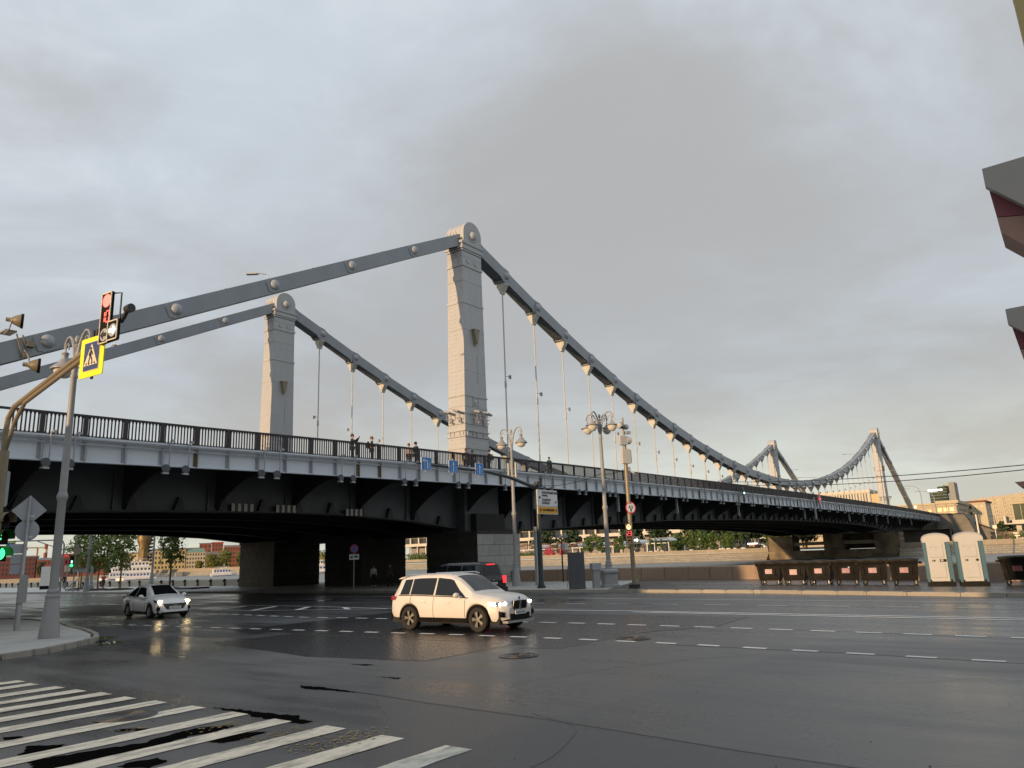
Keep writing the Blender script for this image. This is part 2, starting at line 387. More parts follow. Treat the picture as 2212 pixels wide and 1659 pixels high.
def text_mesh(s, size, m, bold=0.0, sx=1.0, align='CENTER'):
    cu = bpy.data.curves.new('lettering', 'FONT'); cu.body = s; cu.size = size; cu.align_x = align; cu.align_y = 'CENTER'; cu.offset = bold
    cu.extrude = 0.004; cu.resolution_u = 3
    o = bpy.data.objects.new('lettering', cu); C.objects.link(o)
    dg = bpy.context.evaluated_depsgraph_get()
    me = bpy.data.meshes.new_from_object(o.evaluated_get(dg))
    bpy.data.objects.remove(o); me.materials.clear(); me.materials.append(m)
    me.transform(Matrix.Diagonal((sx, 1, 1, 1)))
    me.transform(Matrix.Rotation(PI/2, 4, 'X'))         # now faces local -Y
    return me
def lettering(s, size, m, parent, loc, bold=0.0, sx=1.0, align='CENTER', name='lettering'):
    return link(name, text_mesh(s, size, m, bold, sx, align), parent, loc)
def interp(tab, x):
    if x <= tab[0][0]:
        (a, b), (c, d) = tab[0], tab[1]
        return b + (d-b)*(x-a)/(c-a)
    for (a, b), (c, d) in zip(tab, tab[1:]):
        if x <= c: return b + (d-b)*(x-a)/(c-a)
    (a, b), (c, d) = tab[-2], tab[-1]
    return b + (d-b)*(x-a)/(c-a)
# ================================================================ SETTING
def road_material():
    m = bpy.data.materials.new('wet_asphalt'); m.use_nodes = True
    t = m.node_tree; L = t.links.new; b = t.nodes['Principled BSDF']
    co = t.nodes.new('ShaderNodeTexCoord').outputs['Object']
    def noise(sc, det, r=0.6, st=None):
        v = co
        if st: mp = t.nodes.new('ShaderNodeMapping'); L(co, mp.inputs[0]); mp.inputs['Scale'].default_value = st; v = mp.outputs[0]
        n = t.nodes.new('ShaderNodeTexNoise'); L(v, n.inputs['Vector']); n.inputs['Scale'].default_value = sc; n.inputs['Detail'].default_value = det; n.inputs['Roughness'].default_value = r
        return n.outputs[0]
    def mr(x, a, c, lo, hi):
        n = t.nodes.new('ShaderNodeMapRange'); L(x, n.inputs[0])
        for i, q in enumerate((a, c, lo, hi)): n.inputs[i+1].default_value = q
        return n.outputs[0]
    def mth(op, a, c):
        n = t.nodes.new('ShaderNodeMath'); n.operation = op
        for i, q in enumerate((a, c)):
            if isinstance(q, (int, float)): n.inputs[i].default_value = q
            else: L(q, n.inputs[i])
        return n.outputs[0]
    fineg = noise(150, 2, 0.8); grain = mth('ADD', mth('MULTIPLY', noise(38, 3, 0.7), 0.55), mth('MULTIPLY', fineg, 0.45)); broad = noise(0.16, 6, 0.6, (1.0, 0.55, 1)); streak = noise(0.5, 5, 0.55, (2.2, 0.35, 1)); mid = noise(2.2, 5)
    hs = t.nodes.new('ShaderNodeHueSaturation'); hs.inputs['Color'].default_value = (0.062, 0.063, 0.065, 1)
    val = mth('MULTIPLY', mr(grain, 0.36, 0.64, 0.35, 1.75), mth('MULTIPLY', mr(broad, 0.35, 0.65, 0.70, 1.35), mr(streak, 0.35, 0.65, 0.78, 1.22)))
    L(val, hs.inputs['Value']); L(hs.outputs[0], b.inputs['Base Color'])
    rough = mth('ADD', mr(broad, 0.38, 0.62, 0.22, 0.42), mr(streak, 0.35, 0.65, -0.08, 0.10))
    L(rough, b.inputs['Roughness'])
    bp = t.nodes.new('ShaderNodeBump'); bp.inputs['Strength'].default_value = 0.30; bp.inputs['Distance'].default_value = 0.012
    L(mth('ADD', grain, mth('MULTIPLY', mid, 0.35)), bp.inputs['Height']); L(bp.outputs[0], b.inputs['Normal'])
    return m
RM = road_material()
mk('patch_dark', (0.028, 0.028, 0.031), 0.27, var=0.35, scale=25, bump=0.18, bscale=60, rvar=0.08)
mk('patch_old', (0.058, 0.058, 0.060), 0.40, var=0.75, scale=60, bump=0.3, bscale=60, rvar=0.06)
mk('tar', (0.010, 0.010, 0.011), 0.35, var=0.3, scale=8)
mk('wet_dark', (0.005, 0.005, 0.005), 0.9, var=0.5, scale=20, bump=0.3, bscale=60, spec=0.0)
mk('puddle', (0.012, 0.012, 0.012), 0.03, var=0.1, spec=0.6)
mk('line_white', (0.80, 0.80, 0.77), 0.5, var=0.12, scale=5, stain=0.4, scol=(0.30, 0.30, 0.28), sscale=4.0, bump=0.2, bscale=50)
mk('zebra_paint', (0.66, 0.64, 0.55), 0.55, var=0.16, scale=9, stain=0.85, scol=(0.13, 0.125, 0.11), sscale=2.4, stretch=(0.7, 2.6, 1), bump=0.3, bscale=60)
mk('paint_yellow_worn', (0.30, 0.22, 0.08), 0.6, var=0.3, scale=9)
mk('paving_light', (0.50, 0.49, 0.46), 0.5, var=0.10, scale=1.5, stain=0.45, scol=(0.27, 0.265, 0.25), sscale=0.7, rvar=0.12)
mk('paving_asphalt', (0.075, 0.068, 0.065), 0.35, var=0.25, scale=3, stain=0.35, scol=(0.13, 0.115, 0.105), sscale=0.6, rvar=0.12, bump=0.2, bscale=40)
mk('far_ground', (0.11, 0.11, 0.08), 0.8, var=0.2, scale=0.05)

m = M(); m.add([(-400, -400, 0), (-11, -400, 0), (-11, 900, 0), (-400, 900, 0)], [(0, 1, 2, 3)])
road = struct('road', m, RM)
KERB = [(-12.0, 220), (-12.0, 70), (-11.6, 50), (-12.4, 33), (-12.0, 20), (-12.0, -13), (-12.45, -22), (-13.3, -28.5), (-15.0, -35), (-17.2, -45), (-22, -62), (-30, -90)]
WALLR = [(0.3, -3.55), (0.3, -8), (0.0, -19), (-0.9, -24), (-4.8, -34.5), (-7.0, -40), (-15, -60), (-24, -90)]
WALLL = [(-0.9, 29.5), (0.8, 54), (1.8, 74.6), (3.4, 104), (9, 220)]
def at_y(pl, y):
    pl = sorted(pl, key=lambda p: p[1])
    return interp([(p[1], p[0]) for p in pl], y)
ys = [220, 70, 50, 33, 20, 0, -13, -19.4]
m = M(); left = [(at_y(KERB, y)+0.16, y) for y in ys]
right = [(9.3, 220), (1.9, 74.6), (0.9, 54), (-0.6, 29.4), (5.2, 29.3), (5.2, -3.4), (0.6, -8), (0.4, -15)]
m.prism(left + right[::-1], 'z', -3.0, 0.14)
struct('pavement', m, MT['paving_light'])
m = M(); ys = [-19.4, -22, -28.5, -35, -45, -62, -90]
m.prism([(at_y(KERB, y)+0.16, y) for y in ys] + [(at_y(WALLR, y)+0.4, y) for y in [-90, -60, -40, -34.5, -24, -19]] + [(0.4, -15.01)], 'z', -3.0, 0.138)
struct('asphalt_path', m, MT['paving_asphalt'])
# near pavement corner on the left
NP = [(-60, -18.6), (-41.1, -18.0), (-39.8, -17.55), (-38.6, -16.6), (-37.6, -15.6), (-36.95, -14.2), (-36.2, -11.8), (-35.6, -9.2), (-34.9, -6.8), (-34.2, -2), (-35, 40), (-60, 40)]
m = M(); m.prism([(-60, -18.45), (-41.08, -17.85), (-39.9, -17.42), (-38.7, -16.48), (-37.72, -15.5), (-37.1, -14.15), (-36.35, -11.75), (-35.75, -9.15), (-35.05, -6.75), (-34.35, -2), (-35.15, 40), (-60, 40)], 'z', -0.3, 0.14)
struct('corner_pavement', m, MT['paving_light'])
# kerbs: separate stones laid along the polylines
def kerb(name, pl, label_h=0.15, seed=3, lo=1.1, hi=2.2, w=0.17, smin=None):
    rnd = random.Random(seed)
    e = bpy.data.objects.new(name, None); C.objects.link(e); e['kind'] = 'structure'
    base = M(); base.box((0, 0, 0), (1, 1, 1)); me = base.mesh('kerbstone', MT['kerb_stone'])
    import bmesh
    bm = bmesh.new(); bm.from_mesh(me); bmesh.ops.bevel(bm, geom=list(bm.edges), offset=0.08, segments=2, affect='EDGES'); bm.to_mesh(me); bm.free()
    for a, b in zip(pl, pl[1:]):
        a, b = Vector((*a, 0)), Vector((*b, 0)); d = b-a; Lg = d.length; d.normalize(); s = 0.0
        while s < Lg-0.05:
            l = min(rnd.uniform(lo, hi), Lg-s)
            p = a + d*(s+l/2)
            link('kerbstone', me, e, (p.x, p.y, label_h/2-0.02+rnd.uniform(-0.006, 0.006)), (rnd.uniform(-.01, .01), 0, math.atan2(d.y, d.x)+rnd.uniform(-.006, .006)), (l-0.02, w, label_h+0.06))
            s += l
    return e
kerb('kerb', [(at_y(KERB, y)+0.08, y) for y in (34, 20, 0, -13, -22, -28.5, -35, -45, -50)])
kerb('corner_kerb', [(-46, -18.1)] + NP[1:11], seed=5, lo=0.6, hi=1.1)
m = M()
for y0, y1 in ((220, 50), (50, 33)):
    a, b = (at_y(KERB, y0)+.08, y0), (at_y(KERB, y1)+.08, y1)
    d = Vector((b[0]-a[0], b[1]-a[1], 0)); m.box(((a[0]+b[0])/2, (a[1]+b[1])/2, 0.06), (d.length, 0.16, 0.18), rz=math.atan2(d.y, d.x))
struct('far_kerb', m, MT['kerb_stone'])

# ---- painted markings, thin sheets above the asphalt, each stripe a piece of the road
def sheet(name, pts, mm, parent=None, z=0.004, kind=None):
    m = M(); m.poly([(x, y, z) for x, y in pts]); return part(name, m, mm, parent or road, kind=kind)
def ragged(pts, seed, amp=0.05, step=0.12):
    rnd = random.Random(seed); out = []
    for a, b in zip(pts, pts[1:]+pts[:1]):
        d = math.hypot(b[0]-a[0], b[1]-a[1]); n = max(1, int(d/step))
        for i in range(n):
            t = i/n; out.append((a[0]+(b[0]-a[0])*t+rnd.uniform(-amp, amp), a[1]+(b[1]-a[1])*t+rnd.uniform(-amp, amp)))
    return out
zy = [-21.95, -23.02, -23.80, -24.82, -25.70, -26.54, -27.48, -28.40, -29.48, -30.60, -31.66, -32.74, -33.85, -34.95]
zrnd = random.Random(11)
for i, y in enumerate(zy):
    xe = -42.5 + 0.02*i if i < 8 else -42.3
    e1, e2 = xe+zrnd.uniform(-.04, .04), xe-4.35+zrnd.uniform(-.05, .05); w = 0.205
    pts = []
    n = 22
    for k in range(n+1): pts.append((e1+(e2-e1)*k/n, y-w+zrnd.uniform(-.012, .012)))
    for k in range(n+1): pts.append((e2+(e1-e2)*k/n, y+w+zrnd.uniform(-.012, .012)))
    sheet('zebra_stripe', pts, MT['zebra_paint'], z=0.008)
flakes = M(); frnd = random.Random(19)
for cx, cy, w_, h_, n_ in ((-42.9, -31.2, .5, .14, 60), (-42.75, -32.35, .5, .14, 70), (-42.5, -33.4, .5, .16, 90), (-43.1, -33.4, .4, .14, 50), (-43.6, -30.2, .3, .1, 20)):
    for _ in range(n_):
        x, y, r_ = cx+frnd.gauss(0, w_*.5), cy+frnd.gauss(0, h_), frnd.uniform(.008, .035); a0 = frnd.uniform(0, 3)
        flakes.poly([(x+r_*frnd.uniform(.5, 1.2)*math.cos(a0+k*1.256), y+r_*.7*math.sin(a0+k*1.256), .011) for k in range(5)])
part('old_paint_flakes', flakes, MT['paint_yellow_worn'], road, kind='stuff')
def dash_row(xf, y0, y1, ln, pitch, w=0.17, name='lane_dash', ph=0.0):
    y = y0+ph; s = -1 if y1 < y0 else 1
    base = M(); base.poly([(-w/2, -ln/2, 0), (w/2, -ln/2, 0), (w/2, ln/2, 0), (-w/2, ln/2, 0)]); me = base.mesh(name, MT['line_white'])
    while (y-y1)*s < 0:
        x = xf(y); sl = (xf(y+0.5)-xf(y-0.5))
        link(name, me, road, (x, y, 0.008), (0, 0, -math.atan(sl))); y += s*pitch
dash_row(lambda y: interp([(-60, -33.9), (-39.5, -33.0), (-33, -32.4), (-30, -32.3), (-26, -32.4), (-15, -33.2), (0, -34.0)], y), -7.5, -50, 0.54, 1.10)
dash_row(lambda y: interp([(-60, -30.3), (-39, -29.1), (-33, -28.66), (-28, -28.45), (-18, -28.65), (-14.5, -28.9), (-8, -28.4), (0, -28.2)], y), -6.0, -52, 0.62, 1.09)
dash_row(lambda y: interp([(-60, -22.3), (-37.7, -21.0), (-29, -20.45), (-10, -20.3)], y), -16, -54, 1.1, 2.2, 0.10)
def line(pts, w, name='road_line', mm=None, z=0.008):
    m = M()
    for a, b in zip(pts, pts[1:]):
        d = Vector((b[0]-a[0], b[1]-a[1], 0)).normalized(); n = Vector((-d.y, d.x, 0))*w/2
        a3, b3 = Vector((*a, z)), Vector((*b, z)); m.add([a3-n, b3-n, b3+n, a3+n], [(0, 1, 2, 3)])
    return part(name, m, mm or MT['line_white'], road)
line([(-24.35, -15.1), (-23.75, -27), (-24.15, -34), (-24.45, -40), (-25.6, -56)], 0.17)
line([(-24.2, -27.5), (-24.62, -34), (-24.95, -40), (-26.1, -56)], 0.17)
line([(-17.0, -20), (-17.5, -27), (-18.25, -37), (-19.8, -52)], 0.10)
line([(-24.25, 8), (-23.6, -5.2), (-23.6, -9.3), (-24.35, -15.1)], 0.12)
line([(-27.6, 4), (-26.95, -4.8), (-26.2, -8.9), (-24.35, -15.1)], 0.12)
for k in range(7):
    y = 5 - 2.75*k; xa, xb = -23.85, interp([(-15.1, -24.35), (-8.9, -26.2), (-4.8, -26.95), (4, -27.6)], y-1.2)
    if y > -14.5: sheet('hatch_bar', [(xa-.1, y+.25), (xa-.1, y-.2), (xb+.1, y-1.65), (xb+.1, y-1.2)], MT['line_white'], z=0.008)
line([(-31.8, 8.6), (-32.4, -4.55)], 0.13, 'stop_line')
line([(-34.5, -5.4), (-30.55, -4.2)], 0.13, 'stop_line')
line([(-18.5, 60), (-18.5, -4)], 0.10); line([(-21.5, 70), (-21.5, 14)], 0.10); line([(-27.5, 70), (-27.5, 14)], 0.10)
line([(-16.2, 12), (-16.0, -13)], 0.08)
for i in range(7): line([(-15.3+i*0.05, 60-8*i), (-15.3+i*0.05, 57-8*i)], 0.10, 'lane_dash')
# repairs, tar seams, wet stains and puddles
sheet('asphalt_patch', ragged([(-37.4, -25.85), (-36.9, -29.25), (-33.9, -29.3), (-33.7, -20.4), (-36.4, -20.2)], 1, 0.03, 0.5), MT['patch_dark'], z=0.003)
sheet('asphalt_patch', ragged([(-33.7, -30.0), (-34.35, -29.9), (-34.2, -30.95), (-30.5, -31.1), (-28.3, -32.4), (-25.3, -32.2), (-25.2, -17), (-33.6, -17)], 2, 0.03, 0.6), MT['patch_dark'], z=0.003)
sheet('asphalt_patch', ragged([(-40.3, -31.3), (-40.45, -32.8), (-40.6, -35.2), (-40.95, -37.8), (-41.4, -44), (-49, -48), (-49, -35.8), (-44, -35.5), (-41.6, -33)], 3, 0.03, 0.4), MT['patch_old'], z=0.003)
line([(-36.9, -29.25), (-33.96, -29.35), (-31.8, -29.3)], 0.05, 'tar_seam', MT['tar'], 0.006)
line([(-36.9, -29.25), (-37.4, -25.9), (-36.6, -22)], 0.04, 'tar_seam', MT['tar'], 0.006)
line([(-40.2, -30.0), (-40.3, -31.3), (-40.45, -32.8), (-40.6, -35.2), (-40.95, -37.8), (-41.4, -44)], 0.035, 'tar_seam', MT['tar'], 0.006)
line([(-32.6, -33), (-32.75, -37), (-33.15, -40), (-33.8, -50)], 0.05, 'tar_seam', MT['tar'], 0.006)
line([(-28.6, -34), (-28.95, -37), (-29.3, -40), (-29.9, -50)], 0.04, 'tar_seam', MT['tar'], 0.006)
line([(-20.7, -25), (-21.1, -36), (-22.0, -50)], 0.05, 'tar_seam', MT['tar'], 0.006)
line([(-30.5, -31.1), (-28.3, -32.4), (-25.3, -32.2)], 0.04, 'tar_seam', MT['tar'], 0.006)
crk = random.Random(8)
for x, y, a, L_ in ((-39.5, -24.5, 1.2, 5), (-38, -33, .2, 5), (-30.5, -36, 1.5, 7), (-43.5, -36, .5, 4), (-36, -38, 1.1, 6), (-26.5, -30, 1.4, 6), (-40, -22, .3, 3)):
    pts = [(x, y)]
    for _ in range(int(L_/.22)):
        a += crk.uniform(-.5, .5)*.6; x += .22*math.cos(a); y -= .22*math.sin(a); pts.append((x, y))
    line(pts, crk.uniform(.008, .016), 'crack', MT['tar'], 0.0065)
WET = [[(-45.4, -31.5), (-45.26, -30.75), (-44.68, -30.93), (-44.06, -31.14), (-43.53, -30.96), (-43.13, -30.96), (-42.85, -31.29), (-43.17, -31.43), (-43.57, -31.35), (-44.43, -31.66), (-45.01, -31.67)],
       [(-42.23, -29.76), (-42.17, -30.19), (-42.12, -30.57), (-42.1, -31.21), (-42.0, -31.63), (-42.15, -31.79), (-42.15, -32.13), (-42.36, -32.14), (-42.4, -31.82), (-42.36, -31.42), (-42.37, -31.02), (-42.28, -30.67)],
       [(-43.63, -31.94), (-43.33, -31.76), (-43.02, -31.9), (-42.93, -32.11), (-43.21, -32.18), (-43.54, -32.13)],
       [(-44.85, -32.05), (-44.65, -31.95), (-44.38, -32.07), (-44.4, -32.34), (-44.65, -32.41)],
       [(-44.9, -28.94), (-44.71, -29.1), (-44.73, -29.45), (-44.9, -29.5)], [(-44.9, -29.9), (-44.63, -30.24), (-44.79, -30.4), (-45.19, -30.35)],
       [(-43.9, -30.0), (-43.75, -30.02), (-43.6, -30.35), (-43.72, -30.38)],
       [(-40.26, -29.29), (-40.2, -29.85), (-40.3, -30.9), (-40.35, -30.26), (-40.43, -29.67)], [(-38.9, -30.0), (-38.8, -30.5), (-38.95, -30.55)], [(-37.9, -28.0), (-37.75, -28.6), (-37.95, -28.5)]]
for i, w in enumerate(WET): sheet('wet_stain', ragged(w, 20+i, 0.035, 0.06), MT['wet_dark'], z=0.006)
for i, w in enumerate([[(-36.6, -13.55), (-36.35, -14.5), (-36.5, -15.0), (-36.95, -15.1), (-37.1, -14.9)], [(-37.6, -15.95), (-37.16, -16.17), (-37.4, -17.02), (-37.86, -16.99), (-38.3, -17.0)]]):
    sheet('puddle', ragged(w, 40+i, 0.03, 0.1), MT['puddle'], z=0.006)
# manhole covers set flush in the asphalt
for i, (x, y, lab) in enumerate([(-35.5, -30.75, 'round manhole cover in the road in front of the white estate car'), (-31.8, -31.6, 'round manhole cover by the second lane line'), (-43.3, -29.15, 'round worn manhole cover between the zebra stripes')]):
    t = thing('manhole_cover', lab, 'manhole cover', (x, y, 0), 0, 'manhole covers in the road')
    a = M(); a.lathe([(0.40, 0.012), (0.44, 0.012), (0.44, 0.018), (0.40, 0.018)], 28, cap=False); part('rim', a, MT['patch_old'], t)
    a = M(); a.lathe([(0.02, 0.016), (0.39, 0.016), (0.40, 0.010)], 28)
    for r in (0.12, 0.2, 0.28, 0.35): a.lathe([(r-.012, 0.016), (r-.012, 0.022), (r+.012, 0.022), (r+.012, 0.016)], 24, cap=False)
    part('lid', a, MT['patch_old' if i == 2 else 'patch_dark'], t)
dr = thing('storm_drain', 'iron storm drain grate in the gutter beside the corner kerb', 'drain', (-37.55, -15.62, 0), 0.9)
a = M()
for k in range(7): a.box((-.27+.09*k, 0, 0.012), (0.03, 0.5, 0.02))
a.box((0, .26, .012), (.62, .04, .02)); a.box((0, -.26, .012), (.62, .04, .02)); part('grate', a, MT['dark_metal'], dr)
gr = M(); rg = random.Random(77)
for i in range(260):
    x, y = rg.uniform(-47, -26), rg.uniform(-46, -20); s = rg.uniform(0.004, 0.011)
    gr.box((x, y, s*0.4), (s*rg.uniform(.8, 1.8), s, s*.8), rz=rg.uniform(0, 3))
part('road_grit', gr, MT['tar'], None, kind='stuff')

# ---- river and far bank
def water_material():
    m = mat('river_water', (0.17, 0.18, 0.178), 0.38, var=0.05, spec=0.6)
    t = m.node_tree; L = t.links.new; b = t.nodes['Principled BSDF']
    co = t.nodes.new('ShaderNodeTexCoord').outputs['Object']
    n = t.nodes.new('ShaderNodeTexNoise'); mp = t.nodes.new('ShaderNodeMapping'); L(co, mp.inputs[0]); mp.inputs['Scale'].default_value = (1, 0.5, 1); L(mp.outputs[0], n.inputs['Vector']); n.inputs['Scale'].default_value = 0.9; n.inputs['Detail'].default_value = 5
    bp = t.nodes.new('ShaderNodeBump'); bp.inputs['Strength'].default_value = 0.6; bp.inputs['Distance'].default_value = 0.25; L(n.outputs[0], bp.inputs['Height']); L(bp.outputs[0], b.inputs['Normal'])
    return m
m = M(); m.add([(-0.5, -900, -1.5), (172, -900, -1.5), (172, 1600, -1.5), (-0.5, 1600, -1.5)], [(0, 1, 2, 3)]); struct('river', m, water_material())
m = M(); m.add([(163.4, -3500, 0.95), (6500, -3500, 0.95), (6500, 6000, 0.95), (163.4, 6000, 0.95)], [(0, 1, 2, 3)]); struct('ground', m, MT['far_ground'])
MT['far_stone'] = masonry('far_stone', (0.40, 0.365, 0.29), (0.22, 0.19, 0.15), 1.5, 0.46, stain=0.4, scol=(0.24, 0.215, 0.17), mort=0.035)
MT['pier_stone'] = masonry('pier_stone', (0.25, 0.205, 0.14), (0.4, 0.36, 0.3), 1.5, 0.62, stain=0.75, scol=(0.07, 0.055, 0.04), mort=0.02)
wl = thing('embankment_wall', 'pale stone block embankment wall on the far bank of the river', 'wall', (0, 0, 0))
for y0, y1, nm in ((-400, -2.9, 'wall_face'), (30.2, 700, 'wall_face')):
    a = M(); a.prism([(158.2, -2.6), (159.6, -1.7), (161.4, -0.5), (162.6, 0.62), (163.6, 0.62), (163.6, -2.6)], 'y', y0, y1); part(nm, a, MT['far_stone'], wl)
    a = M(); a.box((163.0, (y0+y1)/2, 0.70), (1.1, y1-y0-0.02, 0.15)); part('string_course', a, MT['granite_warm'], wl)
cbm = M(); cbm.box((0, 0, 0), (0.7, 2.58, 0.98)); cbme = cbm.mesh('coping_block', MT['granite_warm'])
for k in range(56):
    y = 31.6+2.61*k
    link('coping_block', cbme, wl, (163.0+random.uniform(-.02, .02), y, 1.27+0.004*(y-30)*0.9), (0, 0, random.uniform(-.004, .004)))
for k in range(14):
    link('coping_block', cbme, wl, (163.0+random.uniform(-.02, .02), -4.3-2.61*k, 1.27))
a = M(); a.b2((162.65, 178, 0.78), (163.35, 700, 2.1)); a.b2((162.65, -400, 0.78), (163.35, -40, 1.75)); part('parapet', a, MT['granite_warm'], wl)

# ---- low granite river wall on the near bank
rw = thing('river_wall', 'low brown granite slab wall along the near pavement', 'wall', (0, 0, 0))
lw = thing('parapet_wall', 'low buff parapet wall with dark posts beyond the bridge', 'wall', (0, 0, 0))
def slab_wall(root, pl, ln, h, th, mm, name, post=None, y_stop=None):
    b = M(); b.prism([(-th/2, 0), (th/2, 0), (th/2, 0.92), (th/2-.06, 1.0), (-th/2+.06, 1.0), (-th/2, 0.92)], 'x', -0.5, 0.5); me = b.mesh(name, mm)
    pm = None
    if post: q = M(); q.b2((-.07, -.07, 0), (.07, .07, h*1.02)); q.box((-.13, .0, h*.78), (.12, .06, .3), rot=Matrix.Rotation(.5, 3, 'Y')); pm = q.mesh('wall_post', post)
    for a, c in zip(pl, pl[1:]):
        a, c = Vector((*a, 0)), Vector((*c, 0)); d = c-a; Lg = d.length; n = max(1, round(Lg/ln)); l = Lg/n; d.normalize(); ang = math.atan2(d.y, d.x)
        for k in range(n):
            p = a+d*(l*(k+.5))
            link(name, me, root, (p.x, p.y, 0.12), (0, 0, ang+random.uniform(-.008, .008)), (l-0.035, 1, h))
            if pm and k % 1 == 0:
                q = a+d*(l*k); nrm = Vector((-1, 0, 0)); link('wall_post', pm, root, (q.x-th/2-.08, q.y, 0.14))
slab_wall(rw, WALLR[:7], 1.9, 0.90, 0.34, MT['slab_brown'], 'granite_slab')
slab_wall(lw, WALLL, 2.9, 0.74, 0.30, MT['slab_buff'], 'wall_slab', MT['dark_metal'])
line([(-5.7, -20.1), (-7.0, -26.1), (-9.5, -38)], 0.08, 'bay_line', None, 0.146); line([(-9.55, -22.5), (-10.2, -27.2), (-12.0, -38)], 0.08, 'bay_line', None, 0.146)
# ================================================================ THE BRIDGE
RT = [(-48, 8.92), (-37, 9.12), (-28.5, 9.26), (-19, 9.47), (-10, 9.63), (8, 9.9), (40, 10.2), (78, 10.4), (131, 10.45), (170, 10.3), (215, 9.95)]
FB = [(-48, 6.72), (-37, 6.95), (-25, 7.2), (-14, 7.35), (1, 7.6), (25, 7.8), (80, 8.02), (130, 8.05), (215, 7.7)]
GB = [(-48, 4.9), (-35, 5.14), (-28, 5.33), (-20, 5.42), (-15, 5.38), (-8, 5.02), (-3, 4.45), (7, 4.43), (20, 5.05), (36, 5.72), (59, 6.15), (84, 6.4), (112, 6.4), (132, 6.1), (148, 5.7), (161, 4.85), (171, 4.85), (178, 5.4), (195, 5.7), (215, 5.6)]
rt = lambda x: interp(RT, x)
fb = lambda x: interp(FB, x)
gb = lambda x: interp(GB, x)
U0, U1, YN, YF, YC = -47.5, 214.3, -5.6, 32.9, 27.3
UT = (-0.6, 167.2)
br = thing('suspension_bridge', 'grey chain suspension bridge with four square pylons crossing the river', 'bridge', (0, 0, 0))
xs = [U0 + (U1-U0)*i/60 for i in range(61)]
m = M()
rows = [[(x, YN+.1, rt(x)-1.5), (x, YN+.1, rt(x)-1.13), (x, 2.2, rt(x)-1.10), (x, 2.4, rt(x)-1.28), (x, 13.65, rt(x)-1.10), (x, 24.9, rt(x)-1.28), (x, 25.1, rt(x)-1.10), (x, YF-.1, rt(x)-1.13), (x, YF-.1, rt(x)-1.5)] for x in xs]
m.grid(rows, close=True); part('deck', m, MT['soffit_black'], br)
# fascia: panels and stiffeners, one every 1.8 m
PITCH = 1.80
n_pan = int((U1-U0)/PITCH)
b = M(); b.box((0, 0, .5), (1, .05, 1)); me_pan = b.mesh('fascia_panel', MT['fascia_grey'])
b = M(); b.box((0, -.09, .5), (.05, .18, 1)); b.box((0, -.02, .5), (.24, .04, 1))
for k in range(9):
    for sx in (-.085, .085): b.box((sx, -.035, .06+.11*k), (.022, .022, .02))
me_st = b.mesh('stiffener', MT['stiffener_grey']); me_st2 = b.mesh('stiffener', MT['rust_stain'])
X0 = -36.02 - 6*PITCH
for k in range(n_pan+1):
    x = X0 + PITCH*k
    if x > U1: break
    h = rt(x)-1.14-fb(x); sl = math.atan((fb(x+1)-fb(x-1))/2)
    link('stiffener', me_st2 if k % 7 == 3 or k % 11 == 5 else me_st, br, (x, YN-.03, fb(x)), None, (1, 1, h))
    xm = x+PITCH/2
    if xm < U1:
        h = rt(xm)-1.14-fb(xm)
        link('fascia_panel', me_pan, br, (xm, YN, fb(xm)), (0, -sl, 0), (PITCH-.07, 1, h))
def sweep_box(m, y0, y1, f0, f1, a=U0, b=U1, n=70):
    rows = []
    for i in range(n+1):
        x = a+(b-a)*i/n; rows.append([(x, y0, f0(x)), (x, y1, f0(x)), (x, y1, f1(x)), (x, y0, f1(x))])
    m.grid(rows, close=True)
    m.poly(rows[0]); m.poly(rows[-1][::-1])
m = M(); sweep_box(m, YN-.22, YN+.25, lambda x: rt(x)-1.13, lambda x: rt(x)-1.04); sweep_box(m, YN-.16, YN+.14, lambda x: fb(x)-.03, lambda x: fb(x)+.03)
sweep_box(m, YN-.12, YN-.03, lambda x: rt(x)-1.36, lambda x: rt(x)-1.30)
part('edge_beam', m, MT['fascia_grey'], br)
m = M(); sweep_box(m, YF-.05, YF+.05, fb, lambda x: rt(x)-1.05); part('far_fascia', m, MT['girder_dark'], br)
m = M()
for dz, dy, r in ((1.20, .27, .028), (1.27, .25, .022), (1.42, .22, .025)):
    m.path([(X0+PITCH*k*1.5, YN-dy, rt(X0+PITCH*k*1.5)-dz+(.015 if k % 2 else 0)) for k in range(int((U1-X0)/(PITCH*1.5)))], r, 6)
part('conduit', m, MT['pipe_grey'], br)
# railing
rl = link('railing', None, br)
m = M(); sweep_box(m, YN-.07, YN+.07, lambda x: rt(x)-.09, rt); sweep_box(m, YN-.05, YN+.05, lambda x: rt(x)-1.03, lambda x: rt(x)-.97)
part('handrail', m, MT['rail_black'], rl)
b = M(); b.b2((-.09, -.06, -1.04), (.09, .06, -.02)); b.b2((-.12, -.08, -1.04), (.12, .08, -.92)); me_post = b.mesh('post', MT['rail_black'])
b = M(); b.prism([(-.06, -1.0), (.06, -1.0), (.028, -.90), (.028, -.20), (.06, -.08), (-.06, -.08), (-.028, -.20), (-.028, -.90)], 'y', -.02, .02); me_bal = b.mesh('baluster', MT['rail_black'])
nb = 0; rest = M()
for k in range(n_pan+1):
    x = X0+PITCH*k
    if x > U1: break
    link('post', me_post, rl, (x, YN, rt(x)))
    for j in range(1, 11):
        xx = x+PITCH*j/11
        if xx > U1: break
        if xx < -37.2: continue
        if nb < 298: link('baluster', me_bal, rl, (xx, YN, rt(xx))); nb += 1
        else: rest.b2((xx-.033, YN-.02, rt(xx)-1.0), (xx+.033, YN+.02, rt(xx)-.08))
part('far_balusters', rest, MT['rail_black'], rl, kind='stuff')
